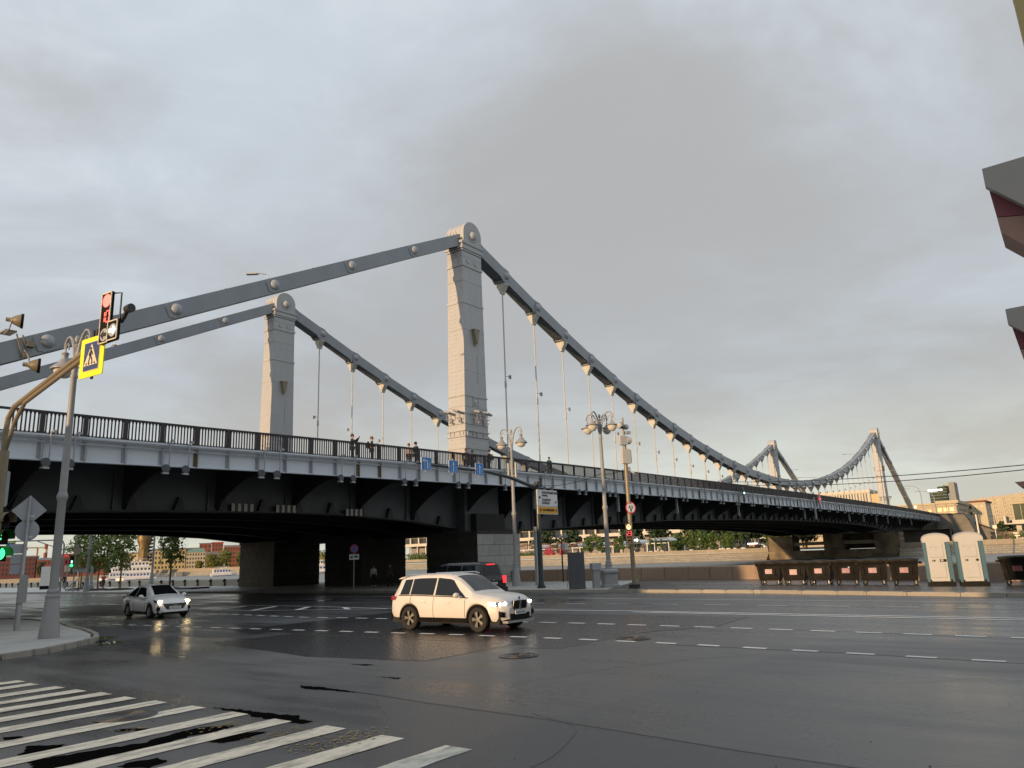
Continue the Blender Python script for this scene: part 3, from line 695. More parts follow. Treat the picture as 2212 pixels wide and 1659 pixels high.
m = M(); sweep_box(m, YF-.05, YF+.05, lambda x: rt(x)-.09, rt); sweep_box(m, YF-.05, YF+.05, lambda x: rt(x)-1.03, lambda x: rt(x)-.97)
x = U0
while x < U1: m.b2((x-.03, YF-.02, rt(x)-1.0), (x+.03, YF+.02, rt(x)-.08)); x += .3
part('far_railing', m, MT['rail_black'], br, kind='stuff')
# deck-edge floodlights hanging in pairs under the fascia
def flood_proto():
    e = link('deck_floodlight', None, br)
    m = M(); m.path([(0, -.02, 1.28), (0, -.02, .1), (.0, -.05, -.02), (.0, -.06, -.16), (-.08, -.06, -.26)], .034, 6); part('hanger_pipe', m, MT['pipe_grey'], e)
    m = M(); m.lathe([(.03, .16), (.15, .12), (.205, .02), (.205, -.06)], 14, axis='y', c=(-.2, -.1, -.1)); part('lamp_drum', m, MT['cabinet_grey'], e, True); m = M(); m.box((-.2, -.08, -.33), (.30, .2, .08)); part('ballast_box', m, MT['galv'], e)
    m = M(); m.box((.14, -.02, 1.30), (.14, .1, .12)); part('junction_box', m, MT['pipe_grey'], e)
    return e
fp = flood_proto(); first = True
for k in range(47):
    for dx in (-.5, .5):
        x = -35.24+5.4*k+dx
        if x > U1-2: continue
        if first: e = fp; first = False
        else:
            e = fp.copy(); C.objects.link(e)
            for ch in fp.children: c_ = ch.copy(); C.objects.link(c_); c_.parent = e
        e.location = (x, YN-.3, fb(x)-.06); e.rotation_euler = (0, 0, random.uniform(-.25, .25))
# main girders
def girder(y, outer):
    m = M(); n = 120; rows = []
    for i in range(n+1):
        x = U0+(U1-U0)*i/n; rows.append([(x, y-.03, gb(x)), (x, y-.03, rt(x)-1.3), (x, y+.03, rt(x)-1.3), (x, y+.03, gb(x))])
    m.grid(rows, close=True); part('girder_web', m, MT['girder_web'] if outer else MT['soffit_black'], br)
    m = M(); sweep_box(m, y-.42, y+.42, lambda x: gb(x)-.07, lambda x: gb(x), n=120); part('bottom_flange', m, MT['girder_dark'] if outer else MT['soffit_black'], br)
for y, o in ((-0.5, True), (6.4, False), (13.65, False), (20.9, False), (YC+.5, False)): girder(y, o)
b = M(); b.b2((-.05, -.16, 0), (.05, 0, 1)); me_ws = b.mesh('web_stiffener', MT['girder_web'])
b = M(); b.prism([(-.32, 0), (.32, 0), (.06, .75), (-.06, .75)], 'y', -.30, 0); me_gus = b.mesh('gusset', MT['girder_dark'])
for k in range(int((U1-U0)/2.7)):
    x = -46.6+2.7*k
    link('gusset', me_gus, br, (x+.9, -.53, gb(x+.9)))
    if k % 2 == 0: link('web_stiffener', me_ws, br, (x, -.53, gb(x)), None, (1, 1, rt(x)-1.3-gb(x)))
for k in range(49):
    x = -46.04+5.4*k
    if x > U1: break
    zt, zg, zf = rt(x)-1.32, gb(x), fb(x); H = zt-zg
    pts = [(-.53, zg+.12), (-.53, zt), (YN+.06, zt), (YN+.06, zf+.05)]
    for i in range(1, 9):
        t = i/9; pts.append((YN+.06+(5.05)*t, zf+.05+(zg+.12-zf-.05)*(t**2.0)))
    m = M(); m.prism(pts, 'x', x-.05, x+.05); part('cantilever_bracket', m, MT['girder_dark'], br)
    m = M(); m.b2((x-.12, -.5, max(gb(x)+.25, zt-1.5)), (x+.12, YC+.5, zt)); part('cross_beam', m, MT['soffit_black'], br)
b = M(); b.b2((-.11, -.11, -1.9), (.11, .11, 0)); me_dp = b.mesh('drain_pipe', MT['pipe_grey'])
for x in (2.9, 17.3, 31, 50.3, 80.3, 110, 122, 134, 146, 160, 176): link('drain_pipe', me_dp, br, (x, -4.2, fb(x)+.25), (0, 0, 0))
# height marker boards on the girder
for x0, x1, z in ((-23.67, -22.2, 5.6), (-20.56, -19.1, 5.6), (-14.94, -13.5, 5.5)):
    e = link('height_marker', None, br, (x0, -.98, z))
    m = M(); m.b2((0, 0, -.24), (x1-x0, .03, .24)); part('board', m, MT['sign_black'], e)
    w = (x1-x0)/7
    for k in range(4): m = M(); m.b2((w*2*k, -.012, -.23), (w*2*k+w, -.002, .23)); part('stripe', m, MT['hazard_white'], e)
# towers
def tower_proto():
    e = link('pylon', None, br, (UT[0], 0, 0))
    lv = [(7.0, 1.64, 1.02), (11.1, 1.60, .99), (11.1, 1.55, .96), (14.1, 1.50, .93), (14.1, 1.50, .93), (16.8, 1.46, .92), (19.6, 1.42, .91), (24.0, 1.37, .89), (24.0, 1.36, .89), (27.5, 1.32, .87), (27.5, 1.33, .88), (28.9, 1.33, .88)]
    m = M(); m.grid([[(-a, -b_, z), (a, -b_, z), (a, b_, z), (-a, b_, z)] for z, a, b_ in lv], close=True)
    part('shaft', m, MT['tower_grey'], e)
    def wid(z): return max([q for q in lv if q[0] <= z+.01], key=lambda q: q[0])[1:]
    def band(z, t, o):
        m = M(); a, b_ = wid(z); m.b2((-a-o, -b_-o, z-t/2), (a+o, b_+o, z+t/2)); part('band_course', m, MT['tower_grey'], e)
    for z, t, o in ((11.22, .26, .06), (12.15, .07, .05), (12.62, .07, .05), (14.15, .18, .04), (14.75, .07, .03), (15.7, .12, .05), (24.1, .20, .05), (27.6, .24, .08), (28.45, .06, .03)): band(z, t, o)
    m = M(); m.b2((-1.36, -.93, 28.95), (1.36, .93, 29.15)); m.b2((-1.46, -1.02, 29.15), (1.46, 1.02, 29.34)); m.b2((-1.36, -.96, 29.34), (1.36, .96, 29.62)); m.b2((-1.5, -1.06, 29.62), (1.5, 1.06, 29.86)); part('cornice', m, MT['tower_grey'], e)
    m = M()
    for sy in (-1, 1):                                   # little uprights between the double bands
        for xx in (-1.3, -.55, .0, .9): m.b2((xx-.04, sy*1.0-.05, 12.19), (xx+.04, sy*1.0+.05, 12.58))
    for sx in (-1, 1):
        for yy in (-.75, -.35, .3, .72): m.b2((sx*1.55-.05, yy-.03, 12.19), (sx*1.55+.05, yy+.03, 12.58))
    part('band_uprights', m, MT['tower_grey'], e, kind='stuff')
    # plate seams and rivet rows as fine relief in real geometry
    m = M()
    for z in [8.2+.37*i for i in range(53)]:
        if z > 27.3: break
        a, b_ = wid(z)
        for sy in (-1, 1):
            for xx in (-.85, -.3, .35, .85):
                for q in range(3): m.box((xx*a+.10*q-.1, sy*(b_+.008), z), (.03, .016, .02))
        for sx in (-1, 1):
            for yy in (-.6, .05, .6):
                for q in range(3): m.box((sx*(a+.008), yy*b_+.09*q-.09, z), (.016, .03, .02))
    for z in (9.6, 13.2, 17.9, 21.6, 26.1):
        a, b_ = wid(z); m.b2((-a-.007, -b_-.007, z), (a+.007, b_+.007, z+.02))
    for sy in (-1, 1): m.b2((.3, sy*.99-.02, 8), (.33, sy*.99+.02, 11.0)); m.b2((.3, sy*.93-.03, 16.9), (.33, sy*.93+.03, 19.5))
    part('rivets', m, MT['tower_grey'], e, kind='stuff')
    pr = [(-1.24, 29.86)] + [(-1.24*math.cos(PI*i/20), 30.7+1.24*math.sin(PI*i/20)) for i in range(21)] + [(1.24, 29.86)]
    m = M(); m.prism(pr, 'y', -1.02, 1.02); part('drum', m, MT['tower_grey'], e, True)
    m = M()
    for y0 in (-.55, .0, .55): m.prism([(x*1.012, 30.7+(z-30.7)*1.012) for x, z in pr[1:-1]], 'y', y0-.02, y0+.02)
    part('drum_seam', m, MT['tower_grey'], e)
    for sy in (-1, 1):
        m = M(); m.lathe([(.62, 0), (.62, -.05), (.55, -.07), (.52, -.03), (.46, -.03)] + [(.42*math.cos(t), -.03-.30*math.sin(t)) for t in (0, .3, .6, .9, 1.2, 1.5)], 24, axis='y', c=(0, sy*1.02, 30.62))
        if sy > 0: m.v = [(x, 2*1.02-y, z) for x, y, z in m.v]
        part('boss', m, MT['tower_grey'], e, True)
    for sy in (-1, 1):
        for xx in (-.5, .55):
            m = M(); m.lathe([(.26, 0), (.26, .05), (.21, .06), (.20, .03), (.05, .04)], 18, axis='y', c=(xx, sy*.88-(.06 if sy < 0 else 0), 28.1)); part('medallion', m, MT['tower_grey'], e)
        m = M(); y_ = sy*.955
        m.b2((-.45, y_-.03, 14.85), (.35, y_+.03, 14.92)); m.b2((-.45, y_-.03, 15.55), (.35, y_+.03, 15.62)); m.b2((-.45, y_-.03, 14.85), (-.38, y_+.03, 15.62)); m.b2((.28, y_-.03, 14.85), (.35, y_+.03, 15.62)); m.ball((-.05, y_, 15.2), .24, 10, 6, (1, .25, .9))
        part('relief_panel', m, MT['tower_grey'], e)
    for sx in (-1, 1):
        m = M(); m.lathe([(.36, 0), (.36, .06), (.30, .07), (.28, .03), (.05, .05)], 20, axis='x', c=(sx*1.33-(.06 if sx < 0 else 0), -.1, 28.0)); part('medallion', m, MT['tower_grey'], e)
    for sy in (-1, 1):                                   # wall lanterns
        m = M(); y_ = sy*1.0
        m.prism([(-.34, 21.65), (.34, 21.65), (.16, 20.75), (.1, 20.45), (-.1, 20.45), (-.16, 20.75)], 'y', y_-.28, y_+.28)
        m.box((0, y_, 21.67), (.82, .6, .08)); m.box((0, y_, 20.4), (.14, .3, .24))
        part('wall_lantern', m, MT['bronze_pole'], e)
    m = M()                                              # work platform rails on the drum
    for yy in (-.2, .5): m.path([(-1.25, yy, 30.1), (-1.32, yy, 30.9)], .02, 4); m.path([(-1.25, yy+.35, 30.1), (-1.32, yy+.35, 30.9)], .02, 4); m.path([(-1.32, yy, 30.6), (-1.32, yy+.35, 30.6)], .02, 4)
    m.b2((-1.5, -.9, 30.05), (-1.1, .9, 30.1)); part('service_platform', m, MT['bronze_pole'], e)
    return e
def tower_lights(e, z=13.6):
    for fx, fy, pts in ((-1, 0, (-.55, .45)), (0, -1, (-.35, .85))):
        for q in pts:
            m = M()
            if fx: bx, by = -1.5, q
            else: bx, by = q, -.94
            o = lambda d, s, h: (bx+fx*d-fy*s, by+fy*d+fx*s, z+h)
            m.path([o(0, 0, -.3), o(.55, 0, .05), o(0, 0, .1)], .035, 5); m.path([o(.55, -.25, .05), o(.55, .25, .05)], .03, 5)
            m.path([o(.55, -.2, .05), o(.55, -.2, .45)], .025, 5); m.path([o(.55, .2, .05), o(.55, .2, .45)], .025, 5)
            m.box(o(.55, 0, .6), (.62, .62, .16), rot=Matrix.Rotation(.3, 3, 'X') @ Matrix.Rotation(.2, 3, 'Y'))
            m.box(o(.02, 0, -.1), (.1, .1, .5)); m.ball(o(.45, .1, -.25), .1, 8, 5)
            part('pylon_floodlight', m, MT['lamp_grey'], e)
tp = tower_proto()
others = []
for ux, yy in ((UT[0], YC), (UT[1], 0), (UT[1], YC)):
    e = tp.copy(); C.objects.link(e); e.location = (ux, yy, 0)
    for ch in tp.children: c_ = ch.copy(); C.objects.link(c_); c_.parent = e
    others.append(e)
tower_lights(tp); tower_lights(others[0], 11.0); tower_lights(others[1], 13.0)
# chains
UM = 83.4
zch = lambda x: 12.95+.00252*(x-UM)**2
pins_main = [UT[0]+1.1] + [-0.1+5.06*k for k in range(1, 33)] + [UT[1]-.9]
def plate_profile(L, h, bump, top=.0):
    return [(-.35, -h*.9), (.0, -h-bump), (.35, -h-bump), (.75, -h), (L-.75, -h), (L-.35, -h-bump), (L, -h-bump), (L+.35, -h*.9), (L+.35, h*.8), (L+.1, h+.10), (L-.3, h+.08), (L-.8, h), (.8, h), (.3, h+.08), (-.1, h+.10), (-.35, h*.8)]
def chain_link(p, q, y, h, bump, odd=0):
    d = Vector((q[0]-p[0], 0, q[1]-p[1])); L = d.length; ang = -math.atan2(d.z, d.x)
    m = M(); pr = plate_profile(L, h, bump)
    inner = [(.2, -h*.92), (L-.2, -h*.92), (L-.2, h*.88), (.2, h*.88)]
    for yy in (-.56, .56): m.prism(pr, 'y', yy*(1-.16*odd)-.04, yy*(1-.16*odd)+.04)
    for i in range(6 if odd else 7): yy = -.35+.14*i if odd else -.42+.14*i; m.prism(inner, 'y', yy-.025, yy+.025)
    w_ = .52-.09*odd; m.b2((.1, -w_, h*.80+.02*odd), (L-.1, w_, h*.86+.02*odd)); m.b2((-.34, -w_, -h-bump+.02+.012*odd), (.34, w_, -h-bump+.10+.012*odd))
    e = part('chain_link', m, MT['chain_grey'], br, loc=(p[0], y, p[1]), rot=(0, ang, 0))
    return e
bm_ = M(); bm_.lathe([(.40, .60)] + [(.36*math.cos(t), .62+.26*math.sin(t)) for t in (0, .3, .6, .9, 1.2, 1.5)], 18, axis='y')
me_boss = bm_.mesh('pin_boss', MT['bridge_grey'], True)
def boss(e):
    link('pin_boss', me_boss, e); link('pin_boss', me_boss, e, None, (0, 0, PI))
b = M(); b.prism([(-.56, 0), (.56, 0), (.56, -.12), (.14, -.78), (.09, -1.0), (-.09, -1.0), (-.14, -.78), (-.56, -.12)], 'x', -.30, .30)
for sx in (-.31, .31): b.prism([(-.44, -.06), (.44, -.06), (.08, -.72), (-.08, -.72)], 'x', sx-.015, sx+.015)
me_hb = b.mesh('hanger_bracket', MT['hanger_cream'])
b = M(); b.lathe([(.07, -.36), (.115, -.26), (.115, .26), (.07, .36)], 10); me_cp = b.mesh('turnbuckle', MT['hanger_cream'], True)
b = M()
b.path([(0, 0, 0), (.28, -.2, 0)], .025, 5); b.lathe([(.06, 0), (.07, .1), (.13, .24), (.13, .26)], 10, axis='x', c=(.26, -.2, .07)); b.lathe([(.06, 0), (.07, .1), (.13, .24), (.13, .26)], 10, axis='x', c=(.26, -.2, -.1))
me_sp = b.mesh('loudspeaker', MT['pipe_grey'])
for y in (0, YC):
    P = [(x, zch(x)) for x in pins_main]; P[0] = (P[0][0], 30.15); P[-1] = (P[-1][0], 30.15)
    for i, (p, q) in enumerate(zip(P, P[1:])):
        e = chain_link(p, q, y, .56, .20, i % 2)
        if i > 0: boss(e)
    for i, (x, z) in enumerate(P[1:-1]):
        zb, zd = z-.70, rt(x)-1.1
        if zb-1 < zd+.3: zb = z-.68
        m = M(); m.tube((0, 0, 0), (0, 0, max(.3, zb-.9-zd)), .065, n=8)
        e = part('hanger', m, MT['hanger_cream'], br, loc=(x, y, zd))
        link('hanger_bracket', me_hb, e, (0, 0, zb-zd+.02))
        zc_ = .48*(zb-zd)
        link('turnbuckle', me_cp, e, (0, 0, max(.5, zc_)))
        link('loudspeaker', me_sp, e, (0, 0, max(.9, zc_+.75)), (0, 0, 0 if y == 0 else 2.6))
    for sgn, ut in ((-1, UT[0]), (1, UT[1])):
        P = [(ut+sgn*1.0, 30.15)] + [(ut+sgn*(7.1+6.65*k), 30.7-.505*(7.1+6.65*k)) for k in range(6)] + [(ut+sgn*46.5, 30.7-.505*46.5)]
        for i, (p, q) in enumerate(zip(P, P[1:])):
            d = Vector((q[0]-p[0], 0, q[1]-p[1])); L = d.length
            m = M(); m.b2((-.02, -.60, -.50), (L+.02, -.54, .50)); m.b2((-.02, .54, -.50), (L+.02, .60, .50)); m.b2((0, -.54, .38), (L, .54, .46)); m.b2((0, -.54, -.40), (L, .54, -.34))
            if i > 0:
                for sy in (-1, 1): m.prism([(-.62, -.35), (-.35, -.6 if False else -.48), (.35, -.48), (.62, -.35), (.62, .35), (.35, .48), (-.35, .48), (-.62, .35)], 'y', sy*.62-.03, sy*.62+.03)
            e = part('chain_link', m, MT['chain_grey'], br, loc=(p[0], y, p[1]), rot=(0, -math.atan2(d.z, d.x), 0))
            if i > 0: boss(e)
            m = M(); m.b2((L*.5-.1, -.61, -.52), (L*.5+.1, .61, -.49)); part('batten', m, MT['hanger_cream'], e)
# large floodlights clamped to the near backstay
for (x, z, tz, ax) in ((-35.85, 14.35, .25, 1), (-34.9, 12.25, .2, 1)):
    e = link('chain_floodlight', None, br, (x, -.95, z))
    R = Matrix.Rotation(facing(.55, -.85), 4, 'Z') @ Matrix.Rotation(.35, 4, 'X')
    m = M(); m.lathe([(.04, .5), (.10, .48), (.11, .28), (.22, .14), (.33, -.10), (.34, -.16)], 16, axis='y'); m.xf(Matrix.Rotation(1.25, 4, 'Z')); part('reflector', m, MT['bronze_pole'], e, True)
    m = M(); m.lathe([(.36, -.13), (.38, -.24), (.35, -.25), (.30, -.22), (.01, -.2)], 16, axis='y', cap=True); m.xf(Matrix.Rotation(1.25, 4, 'Z')); part('lens_hood', m, MT['black_plastic'], e, True)
    m = M(); s = -1 if z > 13 else 1
    m.path([(-.25, -.05, 0), (-.28, .1, s*.45), (-.45, .2, s*.75)], .035, 6); part('arm', m, MT['galv'], e)
e = link('clamp_frame', None, br)
m = M()
for yy in (-.72, -.66): m.path([(-35.75+(.3 if yy > -.7 else 0), yy, 13.75), (-35.35+(.3 if yy > -.7 else 0), yy, 12.55)], .04, 5)
m.box((-35.3, -.75, 12.75), (.16, .12, .28)); m.box((-35.1, -.72, 13.35), (.35, .25, .3)); m.box((-36.0, -.3, 13.85), (.5, .9, .08)); part('clamp', m, MT['bronze_pole'], e)
# piers
def stone_pier(x0, x1, y0, y1, z0, z1, rows, lf, mm_front, mm_left):
    e = link('pier', None, br)
    m = M(); m.b2((x0+.06, y0+.06, z0), (x1-.06, y1-.06, z1)); m.b2((x0-.08, y0-.08, z1), (x1+.08, y1+.08, z1+.22)); part('core', m, mm_left, e)
    b = M(); b.b2((0, 0, 0), (1, 1, 1)); import bmesh
    def mesh(mm):
        me = b.mesh('stone_block', mm); return me
    mf, ml = mesh(mm_front), mesh(mm_left)
    h = (z1-z0)/rows
    for r in range(rows):
        off = 0 if r % 2 else .5
        n = round((x1-x0)/lf); w = (x1-x0)/n
        cuts = [x0] + [x0+w*(k+off) for k in range(0 if off else 1, n)] + [x1]
        for a, c in zip(cuts, cuts[1:]): link('stone_block', mf, e, (a+.012, y0+random.uniform(-.012, .008), z0+r*h+.012), None, (c-a-.024, .3, h-.024))
        n = round((y1-y0)/lf); w = (y1-y0)/n
        cuts = [y0+.02] + [y0+w*(k+off) for k in range(0 if off else 1, n)] + [y1]
        for a, c in zip(cuts, cuts[1:]): link('stone_block', ml, e, (x0+random.uniform(-.012, .008), a+.012, z0+r*h+.012), None, (.3, c-a-.024, h-.024))
    return e
stone_pier(-4.0, 1.5, -3.5, 1.9, -.3, 3.95, 5, 1.4, MT['granite_pale'], MT['granite_dark'])  # landward stones carry the shade under the deck in their colour
stone_pier(-4.0, 1.5, 9.8, 14.6, -.3, 4.3, 5, 1.4, MT['granite_dark'], MT['granite_dark'])
stone_pier(-4.0, 1.5, 22.2, 27.9, -.3, 4.25, 6, 1.2, MT['granite_dark'], MT['granite_brown'])  # brown landward face has the dim light it catches put into its colour
m = M(); m.b2((-2.5, -2.2, 4.1), (1.2, 29.5, 5.6)); part('cross_head', m, MT['soffit_black'], br)
m = M(); m.b2((-3.2, -1.6, 4.17), (1.2, .8, 8.4)); part('pylon_foot', m, MT['girder_web'], br)
e = link('far_pier', None, br)
for y0, y1 in ((-3, 2.9), (10.5, 15.5), (23.6, 30.2)):
    m = M(); m.b2((163.2, y0, -2.6), (169.5, y1, 4.62)); part('pier_leg', m, MT['pier_stone'], e)
m = M(); m.b2((162.4, -3.2, -2.6), (169.8, 30.4, .62)); part('pier_base', m, MT['pier_stone'], e)
m = M(); m.b2((163.8, 2.9, 1.95), (165.2, 10.5, 2.85)); m.b2((163.8, 15.5, 1.95), (165.2, 23.6, 2.85)); part('ledge', m, MT['granite_warm'], e)
m = M(); m.b2((168.9, 2.9, .7), (169.3, 10.5, 4.6)); part('back_wall', m, MT['pier_stone'], e)
m = M()
for k in range(10):
    y = 14.5+.95*k; m.path([(162.8, y, 4.1), (162.8, y+.95, 4.75)], .05, 4); m.path([(162.8, y+.95, 4.1), (162.8, y, 4.75)], .05, 4)
m.path([(162.8, 14.5, 4.1), (162.8, 24, 4.1)], .06, 4); m.path([(162.8, 14.5, 4.75), (162.8, 24, 4.75)], .06, 4); part('inspection_truss', m, MT['dark_metal'], br)
# abutments
e = link('abutment', None, br)
m = M(); m.b2((-100, -6.0, -.3), (-47.9, 33.2, 8.0)); m.b2((-100, -6.0, 8.0), (-47.9, -5.6, 9.3)); m.b2((-66, -16.2, -.3), (-49.5, -6.05, 8.3)); part('near_abutment', m, MT['granite_brown'], e)
MT['abut_stone'] = masonry('abut_stone', (0.215, 0.20, 0.175), (0.6, 0.58, 0.55), 1.6, 0.7, stain=0.55, scol=(0.11, 0.10, 0.085), mort=0.015)
m = M(); m.prism([(12, .8), (12, 5.2), (6, 5.2), (-8.6, 5.3), (-8.6, .8)], 'x', 217.5, 232); m.prism([(-4.6, 5.2), (-4.6, 9.75), (-12.4, 9.45), (-13.6, 7.0), (-14.2, 5.2), (-15.4, .8), (-8.7, .8), (-8.7, 5.2)], 'x', 214.4, 234)
m.b2((216.5, -4.5, 5.3), (262, 33, 8.5)); part('far_abutment', m, MT['abut_stone'], e)
m = M(); m.path([(214.3, -4.8, 9.85), (214.3, -12.5, 9.55), (214.3, -13.7, 7.1), (214.3, -14.3, 5.3), (214.3, -15.5, .9)], .16, 6); part('coping', m, MT['granite_dark'], e)
m = M(); m.b2((214.1, -8.35, .8), (214.38, -8.1, 5.45)); m.b2((214.1, -8.35, 5.3), (214.38, 6, 5.5)); part('portal_frame', m, MT['granite_warm'], e)
m = M(); m.prism([(-13, .8), (-13, 6.9), (-19.8, 3.7), (-19.8, .8)], 'x', 226, 240); part('stair_wall', m, MT['abut_stone'], e)
m = M(); m.prism([(-13, 6.9), (-13, 7.5), (-21.5, 3.35), (-19.8, 3.7)], 'x', 225.8, 226.4); part('stair_coping', m, MT['granite_dark'], e)
# ================================================================ STREET FURNITURE
def lantern(parent, pos, big=False):
    m = M()
    if big: prof = [(.03, .34), (.06, .30), (.06, .22), (.13, .12), (.22, .03), (.42, -.02), (.43, -.05), (.40, -.06)]
    else: prof = [(.03, .62), (.10, .58), (.13, .54), (.10, .50), (.10, .36), (.15, .32), (.20, .22), (.37, .06), (.44, -.01), (.44, -.05), (.38, -.07)]
    m.lathe(prof, 18); e = part('lantern', m, MT['lamp_grey'], parent, True, loc=pos)
    r = .30 if big else .33; d = .36 if big else .30
    g = M(); g.lathe([(r*math.cos(t), -.06-d*math.sin(t)) for t in (0, .3, .6, .9, 1.2, 1.5)], 16); part('glass_bowl', g, MT['lamp_glass'], e, True)
def ornate_lamp(loc, neck, dirs, label, big=False, pedestal=False, rz=0):
    t = thing('street_lamp', label, 'street lamp', loc, rz, 'ornate grey lamp posts')
    k = neck/9.03
    q = .63; SQ = lambda pr: [(r*q*(1.08 if z < 1.7 else 1), z*.74 if z < 2.1 else z) for r, z in pr]
    m = M()
    m.lathe(SQ([(.46, 0), (.45, .10), (.42, .50), (.40, .55), (.385, .60), (.31, 1.62), (.29, 1.66), (.34, 1.72), (.34, 1.78), (.27, 1.84), (.27, 1.90), (.295, 1.96), (.27, 2.02), (.235, 2.08)]), 20); part('base', m, MT['lamp_grey'], t, True)
    if pedestal:
        m = M(); m.lathe([(.62, 0), (.62, .12), (.52, .2), (.5, .75), (.6, .85), (.6, .95), (.46, 1.05)], 8); part('pedestal', m, MT['lamp_grey'], t)
    m = M(); m.lathe([(.215*q, 1.52)]+SQ([(.205, 4.35*k), (.235, 4.40*k), (.27, 4.47*k), (.27, 4.53*k), (.225, 4.62*k), (.19, 4.68*k), (.15, 8.55*k), (.19, 8.60*k), (.19, 8.66*k), (.155, 8.72*k), (.165, 9.0*k), (.20, 9.05*k), (.20, 9.09*k)]), 18); part('shaft', m, MT['lamp_grey'], t, True)
    for i in range(12):
        pass
    for dx, dy in dirs:
        m = M(); o = lambda r, z: (dx*r, dy*r, neck+z)
        m.path([o(.08, 0), o(.13, .35), o(.24, .75), o(.40, 1.02), o(.60, 1.16), o(.80, 1.12), o(.94, .95), o(.96, .78), o(.88, .72)], [.065, .06, .055, .05, .045, .042, .04, .035, .02], 8)
        m.path([o(.62, .70), o(.64, .86), o(.74, .94), o(.86, .86), o(.87, .66)], .025, 6)
        part('arm', m, MT['lamp_grey'], t, True)
        lantern(t, o(.87, .05 if not big else .32), big)
    m = M(); m.path([(0, 0, neck), (0, 0, neck+.7)], .03, 6); m.ball((0, 0, neck+.95), .09, 8, 6, (1, 1, 1.6)); m.ball((0, 0, neck+.74), .06, 8, 4)
    for s in (-1, 1): m.path([(0, s*.03, neck+.3), (0, s*.2, neck+.62), (0, s*.16, neck+.78), (0, s*.06, neck+.70)], .018, 5)
    part('finial', m, MT['lamp_grey'], t, True)
    return t
ornate_lamp((-38.36, -14.07, .14), 9.04, ((0, 1), (0, -1)), 'tall grey ornate lamp post on the corner pavement behind the crossing sign')
l2 = ornate_lamp((-7.26, -9.57, .14), 9.75, ((0, 1), (0, -1)), 'ornate two-armed lamp post with clear glass bowls in front of the stone pier')
m = M(); m.box((0, .32, 7.9), (.14, .10, 1.05)); m.box((0, -.32, 7.9), (.14, .10, 1.05)); m.path([(0, -.32, 7.5), (0, .32, 7.5)], .03, 6); part('antenna_panel', m, MT['hanger_cream'], l2)
ornate_lamp((-9.4, -18.1, .14), 9.35, ((0, 1), (0, -1), (1, 0), (-1, 0)), 'four-armed lamp post with cream bowls beside the height limit pole', True, True)
def simple_panel(m, w, h, t=.03, z=0):
    m.b2((-w/2, 0, z-h/2), (w/2, t, z+h/2)); return m
def rounded(w, h, r, n=5):
    pts = []
    for cx, cz, a0 in ((w/2-r, h/2-r, 0), (-w/2+r, h/2-r, PI/2), (-w/2+r, -h/2+r, PI), (w/2-r, -h/2+r, 3*PI/2)):
        for i in range(n+1): a = a0+PI/2*i/n; pts.append((cx+r*math.cos(a), cz+r*math.sin(a)))
    return pts
def arrow_pts(L, w, head): # pointing +x, centred
    return [(-L/2, -w/2), (L/2-head, -w/2), (L/2-head, -head*.9), (L/2, 0), (L/2-head, head*.9), (L/2-head, w/2), (-L/2, w/2)]
# --- mast with sign gantry arm at the left edge
t = thing('signal_mast', 'bronze tubular mast with arm reaching over the crossing at the left edge', 'traffic mast', (-41.6, -18.2, .14))
m = M(); m.lathe([(.16, 0), (.16, .1), (.125, .12), (.115, 5.3)], 14); part('pole', m, MT['bronze_pole'], t, True)
m = M(); m.path([(.0, .05, 5.2), (.0, .10, 5.7), (.0, .02, 6.2), (.0, -.35, 6.48), (0, -1.1, 6.62), (-.1, -5.9, 7.42)], .07, 8); part('arm', m, MT['bronze_pole'], t, True)
m = M(); m.path([(0, 0, 5.2), (0, -.45, 6.02), (0, -1.0, 6.48), (-.1, -5.9, 7.27)], .055, 8); part('strut', m, MT['bronze_pole'], t, True)
m = M()
for k in range(9): y = -1.2-.55*k; z = 6.62+(y+1.1)*-.1667; m.box((-.0+.017*(y+1), y, z-.07), (.02, .03, .12))
part('clamp', m, MT['bronze_pole'], t)
fz = facing(-.99, -.10)
s = thing('crossing_sign', 'square yellow and blue pedestrian crossing sign hung from the mast arm', 'road sign', (-41.95, -23.72, 6.95), fz)
m = M(); m.prism(rounded(.94, .94, .05), 'y', 0, .02); part('panel', m, MT['sign_yellow'], s)
m = M(); m.b2((-.31, -.008, -.33), (.31, 0, .36)); part('border', m, MT['sign_cream'], s)
m = M(); m.b2((-.295, -.014, -.315), (.295, -.006, .345)); part('field', m, MT['sign_dark_blue'], s)
m = M(); m.prism([(-.27, -.20), (.27, -.20), (0, .31)], 'y', -.02, -.012); part('triangle', m, MT['sign_cream'], s)
m = M()
def stroke(m, pts, w, y0=-.028, y1=-.019):
    for a, b in zip(pts, pts[1:]):
        d = Vector((b[0]-a[0], b[1]-a[1])); n = Vector((-d.y, d.x)).normalized()*w/2; m.prism([(a[0]-n.x, a[1]-n.y), (b[0]-n.x, b[1]-n.y), (b[0]+n.x, b[1]+n.y), (a[0]+n.x, a[1]+n.y)], 'y', y0, y1)
m.lathe([(.034, -.028), (.034, -.019)], 12, axis='y', c=(-.01, 0, .19)); stroke(m, [(-.005, .15), (-.01, .02)], .062); stroke(m, [(-.015, .03), (.05, -.06), (.07, -.15)], .035); stroke(m, [(-.015, .03), (-.05, -.06), (-.075, -.15)], .035)
stroke(m, [(-.01, .14), (-.065, .08), (-.07, .02)], .022); stroke(m, [(.0, .14), (.055, .09), (.07, .03)], .022)
for x in (-.17, -.06, .06, .17): m.prism([(x-.02, -.185), (x+.025, -.185), (x*.9+.02, -.14), (x*.9-.02, -.14)], 'y', -.028, -.019)
part('walking_figure', m, MT['sign_black'], s)
